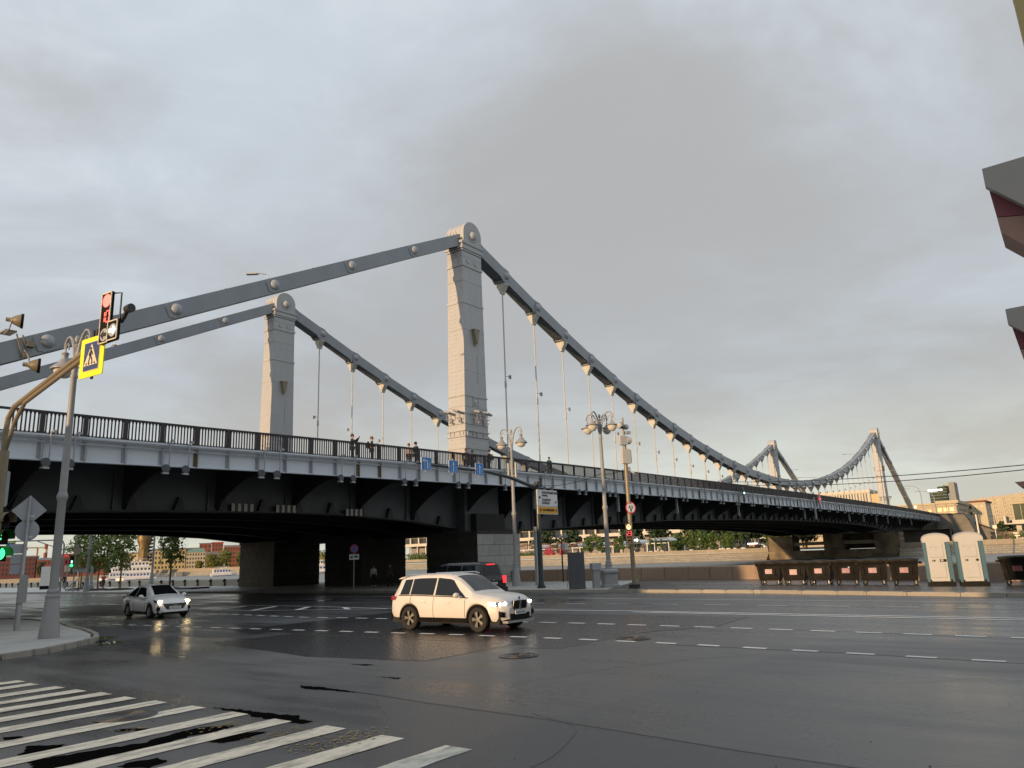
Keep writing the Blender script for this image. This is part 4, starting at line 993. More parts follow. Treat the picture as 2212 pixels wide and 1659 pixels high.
m = M(); m.b2((-.1, .02, .35), (-.04, .06, .65)); m.b2((.04, .02, .35), (.1, .06, .65)); m.b2((-.03, .02, -.52), (.03, .06, -.4)); part('hanger', m, MT['dark_metal'], s)
def signal_panel(parent, w, h, y=0, x=0, z=0, frame='sign_cream', back='black_plastic'):
    m = M(); m.b2((x-w/2, y, z-h/2), (x+w/2, y+.06, z+h/2)); part('housing', m, MT[back], parent)
    m = M(); f = .022
    for a, b in (((x-w/2, y-.02, z+h/2-f), (x+w/2, y, z+h/2)), ((x-w/2, y-.02, z-h/2), (x+w/2, y, z-h/2+f)), ((x-w/2, y-.02, z-h/2), (x-w/2+f, y, z+h/2)), ((x+w/2-f, y-.02, z-h/2), (x+w/2, y, z+h/2))): m.b2(a, b)
    part('frame', m, MT[frame], parent)
def disc(parent, r, x, z, mm, name='lens', y=-.006, n=20):
    m = M(); m.lathe([(r, y), (r, y+.008)], n, axis='y', c=(x, 0, z)); return part(name, m, MT[mm], parent)
def arrow(parent, L, x, z, mm, ang=0, y=-.016, w=.3, hd=.42, name='arrow'):
    m = M(); ca, sa = math.cos(ang), math.sin(ang)
    m.prism([(x+a*ca-b*sa, z+a*sa+b*ca) for a, b in arrow_pts(L, L*w, L*hd)], 'y', y, y+.009); return part(name, m, MT[mm], parent)
SEG = {'0': 'abcdef', '1': 'bc', '2': 'abged', '3': 'abgcd', '4': 'fgbc', '5': 'afgcd', '6': 'afgedc', '7': 'abc', '8': 'abcdefg', '9': 'abcdfg'}
def digit(m, ch, x, z, w, h, th, y0=-.014, y1=-.006):
    P = {'a': ((0, h/2), 1), 'd': ((0, -h/2), 1), 'g': ((0, 0), 1), 'f': ((-w/2, h/4), 0), 'b': ((w/2, h/4), 0), 'e': ((-w/2, -h/4), 0), 'c': ((w/2, -h/4), 0)}
    for s_ in SEG[ch]:
        (px, pz), hor = P[s_]
        if hor: m.b2((x+px-w/2+th*.6, y0, z+pz-th/2), (x+px+w/2-th*.6, y1, z+pz+th/2))
        else: m.b2((x+px-th/2, y0, z+pz-h/4+th*.6), (x+px+th/2, y1, z+pz+h/4-th*.6))
s = thing('traffic_light', 'red traffic light with countdown and green right arrow at the mast arm tip', 'traffic light', (-41.98, -24.30, 7.74), fz)
signal_panel(s, .38, 1.2); disc(s, .155, 0, .41, 'red_lens', 'red_lens')
m = M(); digit(m, '1', -.09, .02, .13, .26, .03); digit(m, '0', .085, .02, .13, .26, .03); part('countdown', m, MT['red_led'], s)
disc(s, .15, 0, -.40, 'sign_back', 'arrow_lens'); arrow(s, .27, 0, -.40, 'sign_black', PI)
m = M(); m.b2((.20, -.04, -.60), (.58, .02, -.14)); part('side_housing', m, MT['black_plastic'], s)
m = M()
for a, b in (((.20, -.06, -.165), (.58, -.04, -.14)), ((.20, -.06, -.60), (.58, -.04, -.575)), ((.20, -.06, -.60), (.222, -.04, -.14)), ((.558, -.06, -.60), (.58, -.04, -.14))): m.b2(a, b)
part('side_frame', m, MT['sign_cream'], s)
m = M(); m.lathe([(.15, -.046), (.15, -.038)], 20, axis='y', c=(.39, 0, -.37)); part('side_lens', m, MT['sign_back'], s); arrow(s, .27, .39, -.37, 'mint_led', 0, -.058)
m = M(); m.path([(.19, .05, .56), (.36, .12, .56), (.36, .12, -.55), (.19, .05, -.58)], .02, 5); m.path([(.3, .2, -.1), (.55, .15, .05), (.72, .1, .12)], .05, 6); m.lathe([(.08, 0), (.1, .12), (.1, .2)], 10, axis='x', c=(.62, .1, .1)); part('mounting', m, MT['dark_metal'], s)
# --- near signal head at the left edge, seen from its side
s = thing('traffic_light', 'green traffic light with countdown digits cut by the left edge of the view', 'traffic light', (-41.46, -18.2, 2.72), facing(.25, -.97))
m = M()
for k in range(3): m.b2((-.22, .02, -.2+.44*k), (.22, .22, .2+.44*k))
part('housing', m, MT['black_plastic'], s)
for k, mm in ((0, 'green_lens'), (1, 'black_plastic'), (2, 'black_plastic')):
    disc(s, .17, 0, .44*k, mm, 'lens', y=.01)
    v_ = M(); n = 12; rows = [[(.19*math.cos(a), -yy, .44*k+.19*math.sin(a)) for a in [(-.25+1.5*i/n)*PI*.8+.28 for i in range(n+1)]] for yy in (-.02, .30)]
    v_.grid(rows); part('visor', v_, MT['leaf_dark'] if k < 2 else MT['bronze_pole'], s)
m = M(); digit(m, '0', -.06, .44, .12, .2, .03, y0=-.004, y1=.006); part('countdown', m, MT['green_lens'], s)
m = M(); m.path([(0, .2, .9), (-.15, .25, .9)], .03, 5); part('mounting', m, MT['dark_metal'], s)
s = thing('road_sign', 'back of a grey sign plate on the left edge mast', 'road sign', (-41.78, -18.15, 4.42), facing(.3, .95))
m = M(); m.prism(rounded(.75, .95, .06), 'y', 0, .02); part('plate', m, MT['sign_back'], s)
m = M(); m.b2((-.37, -.012, -.47), (.37, -.002, -.455)); part('rib', m, MT['galv'], s)
# --- pole with sign backs
t = thing('sign_post', 'grey pole with backs of a diamond sign and a round sign', 'sign post', (-37.41, -8.92, .14), facing(.45, .9))
m = M(); m.lathe([(.10, 0), (.10, 1.6), (.075, 1.65), (.055, 4.95)], 10); part('pole', m, MT['galv'], t, True)
m = M(); m.prism([(0, .58), (.58, 0), (0, -.58), (-.58, 0)], 'y', -.12, -.09); m.v = [(x, y, z+4.42) for x, y, z in m.v]; part('diamond_sign', m, MT['sign_back'], t)
m = M(); m.lathe([(.40, -.12), (.40, -.09)], 28, axis='y', c=(0, 0, 3.66)); part('round_sign', m, MT['sign_back'], t)
m = M(); m.box((-.12, -.085, 4.2), (.13, .01, .06)); m.box((-.12, -.085, 3.42), (.13, .01, .05)); part('label_plate', m, MT['sign_white'], t)
m = M()
for k in range(3): m.b2((.10, -.35, 2.05+.38*k), (.42, -.05, 2.40+.38*k)); m.b2((.14, -.62, 2.30+.38*k), (.40, -.35, 2.38+.38*k))
part('signal_back', m, MT['sign_back'], t)
m = M(); m.b2((-.22, .02, 1.0), (.05, .16, 2.0)); part('control_box', m, MT['galv'], t)
# --- lane arrow mast in front of the bridge
t = thing('sign_mast', 'dark green pole with long arm carrying three blue lane signs', 'sign mast', (-9.9, -13.49, .14))
m = M(); m.lathe([(.26, 0), (.26, .06), (.22, .08), (.18, .35), (.165, .4), (.155, 2.2), (.15, 6.45), (.15, 6.55)], 16); part('pole', m, MT['green_pole'], t, True)
m = M(); m.path([(0, 0, 6.2), (-.5, 0, 6.28), (-2.9, 0, 6.72), (-5.0, 0, 6.92), (-11.0, 0, 7.0)], [.13, .12, .10, .085, .06], 10); part('arm', m, MT['green_pole'], t, True)
m = M(); m.b2((-.2, -.2, 6.25), (.2, .2, 6.5)); m.b2((-.13, -.13, 6.5), (.13, .13, 6.62)); part('joint', m, MT['green_pole'], t)
m = M()
for a in range(8): m.box((.24*math.cos(a*PI/4), .24*math.sin(a*PI/4), .08), (.05, .05, .08))
part('anchor_bolt', m, MT['dark_metal'], t)
def lane_sign(x, left, label):
    s = thing('lane_sign', label, 'road sign', (x, -13.62, 7.13), 0, 'blue lane signs on the mast arm')
    m = M(); m.prism(rounded(.74, .70, .05), 'y', 0, .02); part('panel', m, MT['sign_white'], s)
    m = M(); m.prism(rounded(.70, .66, .04), 'y', -.008, 0); part('field', m, MT['sign_blue'], s)
    m = M()
    if left:
        stroke(m, [(.09, -.30), (.09, .08)], .075, -.018, -.009); stroke(m, [(.115, .09), (.04, .17), (-.17, .17)], .075, -.018, -.009); m.prism([(-.15, .27), (-.30, .17), (-.15, .07)], 'y', -.018, -.009)
        xs_ = (-.12, .25)
    else:
        stroke(m, [(0, -.30), (0, .12)], .075, -.018, -.009); m.prism([(-.1, .09), (.1, .09), (0, .29)], 'y', -.018, -.009); xs_ = (-.2, .2)
    part('arrow', m, MT['sign_white'], s)
    m = M()
    for x_ in xs_:
        for k in range(5): m.b2((x_-.018, -.018, -.31+.085*k), (x_+.018, -.009, -.26+.085*k))
    part('lane_mark', m, MT['sign_white'], s)
    m = M(); m.b2((-.03, .02, -.45), (.03, .07, .45)); part('bracket', m, MT['galv'], s)
lane_sign(-20.29, True, 'blue lane sign with left turn arrow at the end of the arm')
lane_sign(-18.11, False, 'blue straight-ahead lane sign, middle one on the arm')
lane_sign(-15.82, False, 'blue straight-ahead lane sign on the arm nearest the pole')
s = thing('direction_sign', 'white and amber direction board with Cyrillic text on the green pole', 'direction sign', (-9.12, -13.72, 5.72), 0)
m = M(); m.prism(rounded(2.28, 1.02, .06), 'y', 0, .03); part('white_board', m, MT['sign_white'], s)
m = M(); m.prism(rounded(2.28, .50, .06), 'y', 0, .03); m.v = [(x, y, z-.78) for x, y, z in m.v]; part('amber_frame', m, MT['sign_white'], s)
m = M(); m.prism(rounded(2.20, .43, .05), 'y', -.008, 0); m.v = [(x, y, z-.78) for x, y, z in m.v]; part('amber_board', m, MT['sign_amber'], s)
K = MT['sign_black']
for tx, x, z, sz in (('НОВОКРЫМСКИЙ', -.62, .33, .21), ('проезд', -.62, .16, .18), ('САДОВОЕ', -.62, -.13, .20), ('КОЛЬЦО', -.62, -.33, .20)): lettering(tx, sz, K, s, (x, -.012, z), .004, .98, 'LEFT')
lettering('0,3', .17, K, s, (.92, -.012, -.25), .003); lettering('ЖК ИМПЕРИУМ', .19, K, s, (-.58, -.020, -.78), .003, .88, 'LEFT'); lettering('1,7', .17, K, s, (.94, -.020, -.78), .002)
arrow(s, .26, -.86, .02, 'sign_black', PI, -.014, .28, .45); arrow(s, .26, -.82, -.78, 'sign_black', PI, -.022, .28, .45)
m = M()
for z in (.3, -.3, -.78): m.b2((-.95, .03, z-.04), (.7, .08, z+.04))
part('bracket', m, MT['galv'], s)
t = thing('grey_pole', 'plain grey square pole just behind the dark green sign pole', 'pole', (-6.4, -10.7, .14))
m = M(); m.b2((-.09, -.09, 0), (.09, .09, 3.9)); part('post', m, MT['lamp_grey'], t)
m = M(); m.box((0, -.12, 3.75), (.28, .18, .34)); m.b2((-.05, -.05, 3.2), (.75, .02, 3.27)); part('camera_box', m, MT['galv'], t)
t = thing('utility_cabinet', 'tall dark grey utility cabinet standing at the kerb', 'cabinet', (-11.35, -17.05, .14), facing(-.75, -.66))
m = M(); m.b2((-.46, -.2, 0), (.46, .2, 2.08)); part('body', m, MT['cabinet_grey'], t)
m = M(); m.b2((-.44, -.212, .40), (.44, -.2, 2.05)); part('door', m, MT['cabinet_grey'], t); m = M(); m.b2((-.44, -.212, .03), (.44, -.2, .37)); part('plinth_panel', m, MT['cabinet_grey'], t)
m = M(); m.path([(-.5, .05, 1.3), (-.58, .0, .8), (-.52, .1, .4), (-.6, .05, .1)], .014, 5); part('cable', m, MT['black_plastic'], t)
t = thing('junction_cabinet', 'small grey pedestal box beside the four-armed lamp', 'cabinet', (-10.35, -17.75, .14), facing(-.6, -.8))
m = M(); m.b2((-.2, -.16, 0), (.2, .16, 1.05)); part('pedestal', m, MT['lamp_grey'], t); m = M(); m.b2((-.28, -.22, 1.05), (.28, .22, 1.42)); part('box', m, MT['sign_back'], t)
# --- pole with cameras, height limit sign and signal
fz3 = facing(-.45, -.89)
t = thing('camera_pole', 'slim grey pole topped with surveillance cameras and equipment boxes', 'camera pole', (-10.6, -20.37, .14), fz3)
m = M(); m.lathe([(.13, .0), (.13, .25), (.125, 2.0), (.11, 8.2), (.06, 8.25), (.05, 9.75)], 14); part('pole', m, MT['bronze_pole'], t, True)
m = M(); m.lathe([(.34, 0), (.34, .05), (.2, .08), (.17, .2), (.135, .22)], 10)
for a in range(8): m.box((.26*math.cos(a*PI/4), .26*math.sin(a*PI/4), .12), (.06, .06, .16))
part('base_flange', m, MT['dark_metal'], t)
m = M(); m.b2((-.33, -.25, 7.0), (.22, -.02, 7.85)); m.b2((.2, -.15, 7.05), (.34, .1, 7.8)); part('equipment_box', m, MT['hanger_cream'], t)
m = M(); m.b2((-.38, -.2, 8.1), (.12, .05, 8.62)); m.lathe([(.2, -.1), (.22, .15), (.18, .2)], 14, axis='x', c=(.2, -.05, 8.38)); part('radio_unit', m, MT['white_plastic'], t)
m = M(); m.lathe([(.04, .3), (.18, .26), (.19, .1), (.15, .0), (.02, -.05)], 12, c=(-.28, -.12, 9.1)); m.path([(0, 0, 9.4), (-.28, -.12, 9.45)], .025, 5); part('dome_camera', m, MT['white_plastic'], t, True)
m = M(); m.lathe([(.08, -.02), (.08, .02)], 10, axis='y', c=(-.28, -.3, 9.1)); part('camera_lens', m, MT['black_plastic'], t)
m = M(); m.ball((.2, 0, 9.2), .17, 12, 8); m.box((.25, -.05, 8.85), (.3, .22, .16)); part('dish', m, MT['sign_back'], t, True)
m = M(); m.b2((.08, -.1, 6.6), (.25, .05, 6.82)); m.tube((.25, -.1, 6.55), (.42, -.2, 6.45), .05); part('small_camera', m, MT['white_plastic'], t)
s = thing('height_limit_sign', 'round red ringed height limit sign reading 4,5 m on the pole', 'road sign', (-10.66, -20.52, 4.60), fz3)
m = M(); m.lathe([(.345, 0), (.345, .02)], 32, axis='y'); part('rim', m, MT['sign_red'], s); m = M(); m.lathe([(.285, -.008), (.285, .0)], 32, axis='y'); part('face', m, MT['sign_white'], s)
lettering('4,5', .26, K, s, (0, -.014, .03), .006); lettering('м', .17, K, s, (0, -.014, -.13), .004)
m = M(); m.prism([(-.07, .265), (.07, .265), (0, .19)], 'y', -.016, -.009); m.prism([(-.07, -.265), (.07, -.265), (0, -.205)], 'y', -.016, -.009); part('triangle_mark', m, K, s)
m = M(); m.b2((-.05, .02, -.1), (.05, .09, .1)); part('clamp', m, MT['galv'], s)
s = thing('traffic_light', 'red countdown traffic light with white right arrow below the height limit sign', 'traffic light', (-10.95, -20.45, 3.13), fz3)
signal_panel(s, .40, 1.12, frame='sign_cream', back='signal_red_board'); disc(s, .15, 0, .38, 'yellow_lens', 'lit_lens')
m = M()
for a in range(5): stroke(m, [(0, .36), (.09*math.cos(.6+.5*a), .37+.10*math.sin(.6+.5*a))], .02, -.014, -.008)
part('hand_symbol', m, MT['red_led'], s)
m = M(); digit(m, '2', -.085, .02, .12, .24, .028); digit(m, '3', .085, .02, .12, .24, .028); part('countdown', m, MT['red_led'], s)
disc(s, .15, 0, -.36, 'crane_yellow', 'arrow_lens'); arrow(s, .26, 0, -.36, 'sign_black', PI)
m = M(); m.b2((.22, -.03, -.56), (.66, .02, -.16)); part('side_housing', m, MT['bronze_pole'], s)
m = M()
for a, b in (((.22, -.05, -.185), (.66, -.03, -.16)), ((.22, -.05, -.56), (.66, -.03, -.535)), ((.22, -.05, -.56), (.245, -.03, -.16)), ((.635, -.05, -.56), (.66, -.03, -.16))): m.b2(a, b)
part('side_frame', m, MT['sign_cream'], s); arrow(s, .32, .44, -.36, 'white_led', 0, -.048, .36, .45)
m = M(); m.b2((.1, .06, -.4), (.3, .2, .4)); part('mounting', m, MT['dark_metal'], s)
# --- distant multi-head floodlight pole on the pier side
t = thing('floodlight_pole', 'thin dark pole with cluster of small floodlights and white box by the cabinet', 'pole', (-1.5, -9.6, .14))
m = M(); m.path([(0, 0, 0), (0, 0, 3.35)], .06, 8); part('pole', m, MT['dark_metal'], t)
m = M(); m.box((.12, -.2, 2.55), (.4, .3, .45)); part('white_box', m, MT['white_plastic'], t)
m = M()
for k in range(7): a = k*.9; m.box((.35*math.cos(a), .35*math.sin(a), 3.3+.08*(k % 3)), (.24, .14, .2), rz=a); m.path([(0, 0, 3.2), (.35*math.cos(a), .35*math.sin(a), 3.25)], .02, 4)
part('flood_cluster', m, MT['galv'], t)
# --- navigation marks hanging on the bridge
t = thing('river_mark', 'red diamond navigation mark hanging on the bridge side', 'navigation mark', (82.6, -6.3, 9.55))
m = M(); m.prism([(0, 1.25), (.95, 0), (0, -1.25), (-.95, 0)], 'y', 0, .06); part('diamond', m, MT['tail_dim'], t); m = M(); m.ball((0, -.05, 0), .14, 8, 6); part('lamp', m, MT['red_led'], t)
m = M(); m.b2((-3.0, .05, -3.4), (-2.75, .3, .2)); part('post', m, MT['galv'], t)
t = thing('river_signal', 'small green navigation light on a dark frame fixed to the bridge railing', 'navigation light', (47.4, -6.2, 8.9))
m = M(); m.b2((-.25, 0, -1.0), (.25, .08, .9)); part('frame', m, MT['dark_metal'], t); m = M(); m.ball((0, -.08, .15), .13, 8, 6); part('lamp', m, MT['mint_led'], t); m = M(); m.lathe([(.4, 0), (.4, .05)], 16, axis='y', c=(0, -.02, -.7)); part('disc', m, MT['leaf_dark'], t)
def chain_lamp(x, y, z, ax, ay, L=1.4):
    e = link('chain_lamp', None, br, (x, y, z))
    m = M(); m.path([(0, 0, -.6), (0, 0, .0), (ax*.12, ay*.12, .22), (ax*L*.6, ay*L*.6, .30), (ax*L, ay*L, .30)], .035, 6); part('bracket_arm', m, MT['galv'], e)
    m = M(); m.box((ax*(L+.3), ay*(L+.3), .30), (.75, .28, .09), rz=math.atan2(ay, ax)); part('lamp_head', m, MT['galv'], e)
zbk = lambda x: 30.7-.505*(UT[0]-x if x < 0 else x-UT[1])
chain_lamp(-20.9, .3, zbk(-20.9)+.75, -.6, .8, .8); chain_lamp(-18.6, YC, zbk(-18.6)+.6, .6, .4, .5); chain_lamp(22.9, YC, zch(22.9)+.6, .7, .5, .7)
chain_lamp(143.8, .2, zch(143.8)+.6, -.6, .8, 2.6); chain_lamp(181.5, YC, zbk(181.5)+.6, .7, -.7, 1.8); chain_lamp(107.5, .2, zch(107.5)+.6, -.6, .8, 3.4); chain_lamp(196, 0, zbk(196)+.6, .7, -.7, 1.6)
# --- overhead cables
def cable(pts, label, sag=0.0, r=.02):
    a, b = Vector(pts[0]), Vector(pts[1]); P = []
    for i in range(21): s = i/20; p = a.lerp(b, s); p.z -= sag*4*s*(1-s); P.append(p)
    m = M(); m.path(P, r, 5); o = part('overhead_cable', m, MT['black_matt']); tag(o, label, 'cable', 'overhead cables')
cable(((44, -5.9, 10.35), (8, -46, 6.75)), 'upper black overhead cable rising to the right edge', .55, .035)
cable(((46, -5.9, 10.1), (8.3, -46, 6.6)), 'lower black overhead cable sagging towards the right edge', .75, .035)
cable(((-9.8, -13.5, 6.5), (-9.4, -18.1, 6.9)), 'thin cable between the green pole and the four-armed lamp', .25, .02)
cable(((-9.4, -18.1, 6.85), (-10.6, -20.4, 6.9)), 'thin cable between the four-armed lamp and the camera pole', .12, .02)

# ================================================================ BINS AND CABINS
def bin_proto():
    t = thing('waste_container', 'x', 'waste container', (0, 0, 0), 0, 'black wheeled waste containers at the kerb')
    def ring(z, w, d): return [(-w/2, -d/2, z), (w/2, -d/2, z), (w/2, d/2, z), (-w/2, d/2, z)]
    m = M(); m.grid([ring(.22, 1.0, .78), ring(.24, 1.06, .82), ring(.95, 1.20, .98), ring(1.08, 1.26, 1.04), ring(1.12, 1.28, 1.06)], close=True); m.poly(ring(.22, 1.0, .78)[::-1]); m.poly(ring(1.12, 1.28, 1.06)); part('body', m, MT['black_plastic'], t)
    m = M()
    for k in range(7): x = -.42+.14*k; m.b2((x-.012, -.53, .98), (x+.012, -.50, 1.08))
    for sx in (-1, 1):
        m.path([(sx*.34, -.44, .45), (sx*.37, -.49, .85), (sx*.42, -.495, .88), (sx*.47, -.49, .85), (sx*.44, -.44, .45)], .014, 5)
    part('moulded_rib', m, MT['black_plastic'], t)
    m = M(); m.b2((-.65, -.57, 1.10), (.65, -.53, 1.17)); m.b2((-.65, -.55, 1.1), (.65, .55, 1.14)); part('rim', m, MT['black_plastic'], t)
    m = M(); rows = [[(x, y, 1.15+.10*(1-(y/.56)**2)**.5*(.9 if abs(x) < .6 else .55)) for x in (-.66, -.6, -.2, .2, .6, .66)] for y in [-.56+.14*i for i in range(9)]]
    m.grid(rows); m.b2((-.66, -.58, 1.13), (.66, -.54, 1.19)); part('lid', m, MT['black_plastic'], t, True)
    m = M()
    for sx in (-1, 1): m.tube((sx*.62, 0, 1.0), (sx*.78, 0, 1.0), .035, n=8); m.b2((sx*.72-.05, -.12, .96), (sx*.72+.05, .12, 1.06))
    part('lifting_pin', m, MT['black_plastic'], t)
    w = M(); w.lathe([(.06, -.03), (.10, -.028), (.105, -.02), (.105, .02), (.10, .028), (.06, .03)], 14, axis='y'); wm = w.mesh('wheel', MT['tyre'])
    f = M(); f.b2((-.02, -.055, .0), (.02, -.035, .16)); f.b2((-.02, .035, .0), (.02, .055, .16)); f.b2((-.05, -.055, .12), (.05, .055, .18)); f.lathe([(.045, -.036), (.045, .036)], 10, axis='y'); fm = f.mesh('fork', MT['galv'])
    for sx in (-1, 1):
        for sy in (-1, 1):
            e = link('wheel', wm, t, (sx*.42, sy*.30, .105), (0, 0, .35*sx*sy+.5)); link('fork', fm, e)
    return t
bp = bin_proto(); bf = facing(-.992, -.12)
BIN = [(-7.75, -27.15), (-7.95, -28.52), (-8.22, -29.88), (-8.5, -31.22), (-8.85, -32.55), (-9.3, -34.0)]
BLAB = ['black waste container at the left end of the row', 'black waste container with low set pink notice, second in row', 'third black waste container, between its neighbours in the row', 'black waste container with a peeling notice corner', 'black waste container with warm sheen, next to the row end', 'black waste container beside the portable toilets']
bins = []
for i, ((x, y), lb) in enumerate(zip(BIN, BLAB)):
    if i == 0: bp.location = (x, y, .14); bp.rotation_euler = (0, 0, bf); bp['label'] = lb; e = bp
    else: e = dup(bp, (x, y, .14), bf+random.uniform(-.09, .09), lb)
    bins.append(e)
bins.append(dup(bp, (-9.95, -38.55, .14), bf-.1, 'black waste container with dull print, right of the portable toilets'))
for i, e in enumerate(bins[:6]):
    zz = .66 if i == 1 else .72
    tl = Matrix.Rotation(-.11, 3, 'X')
    m = M(); m.box((0, -.478, zz), (.36, .012, .30), rot=tl); n_ = part('notice', m, MT['poster_pink'], e)
    m = M(); m.box((.08, -.484, zz-.06), (.1, .008, .035), rot=tl); m.box((-.09, -.486, zz-.045), (.14, .008, .014), rot=tl); part('notice_print', m, MT['poster_orange'], n_)
    if i == 3: m = M(); m.box((.155, -.50, zz+.13), (.07, .01, .05), rot=Matrix.Rotation(-.6, 3, 'X')); part('curled_corner', m, MT['sign_white'], n_)
m = M(); m.box((0, -.478, .74), (.36, .008, .30), rot=Matrix.Rotation(-.11, 3, 'X')); part('notice', m, MT['wall_maroon'], bins[6], label='dark worn notice')
def cabin(x, y, lab, code):
    t = thing('portable_toilet', lab, 'portable toilet', (x, y, .14), facing(-.985, -.17), 'portable toilet cabins')
    m = M(); m.b2((-.55, -.55, 0), (.55, .55, .17)); part('base', m, MT['black_plastic'], t)
    m = M()
    m.b2((-.53, -.53, .17), (-.40, .53, 1.93)); m.b2((.36, -.53, .17), (.53, .53, 1.93)); m.b2((-.40, .42, .17), (.36, .53, 1.93))
    for k in range(5): m.b2((-.545, -.4+.2*k-.03, .25), (-.53, -.4+.2*k+.03, 1.9)); m.b2((.53, -.4+.2*k-.03, .25), (.545, -.4+.2*k+.03, 1.9))
    part('wall', m, MT['teal_plastic'], t)
    m = M(); n = 12; prof = [(-.56, 1.90), (-.57, 2.06)] + [(-.55*math.cos(PI*i/n), 2.10+.22*math.sin(PI*i/n)) for i in range(n+1)] + [(.57, 2.06), (.56, 1.90)]
    def rng(y, s, dz): return [(px*s, y, 1.9+(pz-1.9)*dz) for px, pz in prof]
    rows = [rng(-.56, .96, .80), rng(-.575, .99, .92), rng(-.50, 1, 1.0), rng(.50, 1, 1.0), rng(.575, .99, .92), rng(.56, .96, .80)]
    m.grid(rows); m.poly(rows[0]); m.poly(rows[-1][::-1]); part('roof', m, MT['white_plastic'], t, True)
    m = M(); n = 10; dp = [(-.40, .20), (.34, .20), (.34, 1.96)] + [(-.03+.37*math.cos(PI*i/n), 1.97+.08*math.sin(PI*i/n)) for i in range(1, n)] + [(-.40, 1.96)]
    m.prism(dp, 'y', -.575, -.50)
    def raised(x0, x1, z0, z1):
        m.add([(x0, -.576, z0), (x1, -.576, z0), (x1, -.576, z1), (x0, -.576, z1), (x0+.04, -.592, z0+.04), (x1-.04, -.592, z0+.04), (x1-.04, -.592, z1-.04), (x0+.04, -.592, z1-.04)], [(4, 5, 6, 7), (0, 1, 5, 4), (1, 2, 6, 5), (2, 3, 7, 6), (3, 0, 4, 7)])
    raised(-.32, .26, .34, .98); raised(-.32, .26, 1.22, 1.84); m.b2((-.38, -.584, 1.05), (.32, -.575, 1.15))
    d_ = part('door', m, MT['white_plastic'], t)
    m = M(); m.b2((-.24, -.592, 1.065), (-.12, -.583, 1.135)); part('indicator', m, MT['black_plastic'], d_); m = M()
    if code: m.b2((.05, -.60, 1.04), (.31, -.583, 1.16))
    else: m.lathe([(.055, -.60), (.055, -.583)], 14, axis='y', c=(.22, 0, 1.10))
    part('latch', m, MT['black_plastic'], d_)
    m = M(); m.lathe([(.02, -.597), (.02, -.59)], 10, axis='y', c=(-.20, 0, 1.10))
    if code: m.b2((.09, -.606, 1.055), (.13, -.599, 1.145)); m.b2((.15, -.606, 1.055), (.19, -.599, 1.145))
    part('latch_mark', m, MT['white_plastic'], d_)
    G = MT['sign_back']
    lettering('COMMUNAL', .055, G, d_, (.04, -.596, 1.735), 0, 1, 'CENTER'); lettering('SERVICE', .075, G, d_, (.04, -.596, 1.67), .001)
    m = M(); m.lathe([(.052, -.597), (.052, -.592), (.044, -.592), (.044, -.597)], 16, axis='y', c=(-.03, 0, 1.56), cap=False); m.lathe([(.03, -.597), (.03, -.592), (.024, -.592), (.024, -.597)], 12, axis='y', c=(-.19, 0, 1.70), cap=False)
    m.lathe([(.03, -.597), (.03, -.592), (.024, -.592), (.024, -.597)], 12, axis='y', c=(-.24, 0, 1.70), cap=False)
    for k in range(4): m.b2((-.13+.01*k, -.596, 1.46-.035*k), (.11, -.592, 1.47-.035*k))
    part('emblem', m, G, d_)
    m = M(); m.box((.47, -.545, 2.02), (.045, .02, .07)); 
    for sx in (-1, 1): m.box((sx*.47, -.56, 1.94), (.02, .02, .02)); m.box((sx*.40, -.57, .22), (.06, .03, .1))
    part('fitting', m, MT['black_plastic'], t)
    return t
cabin(-9.85, -35.55, 'teal and white portable toilet with double bar latch, beside the containers', True)
cabin(-10.0, -36.85, 'teal and white portable toilet with round knob latch, right one of the pair', False)
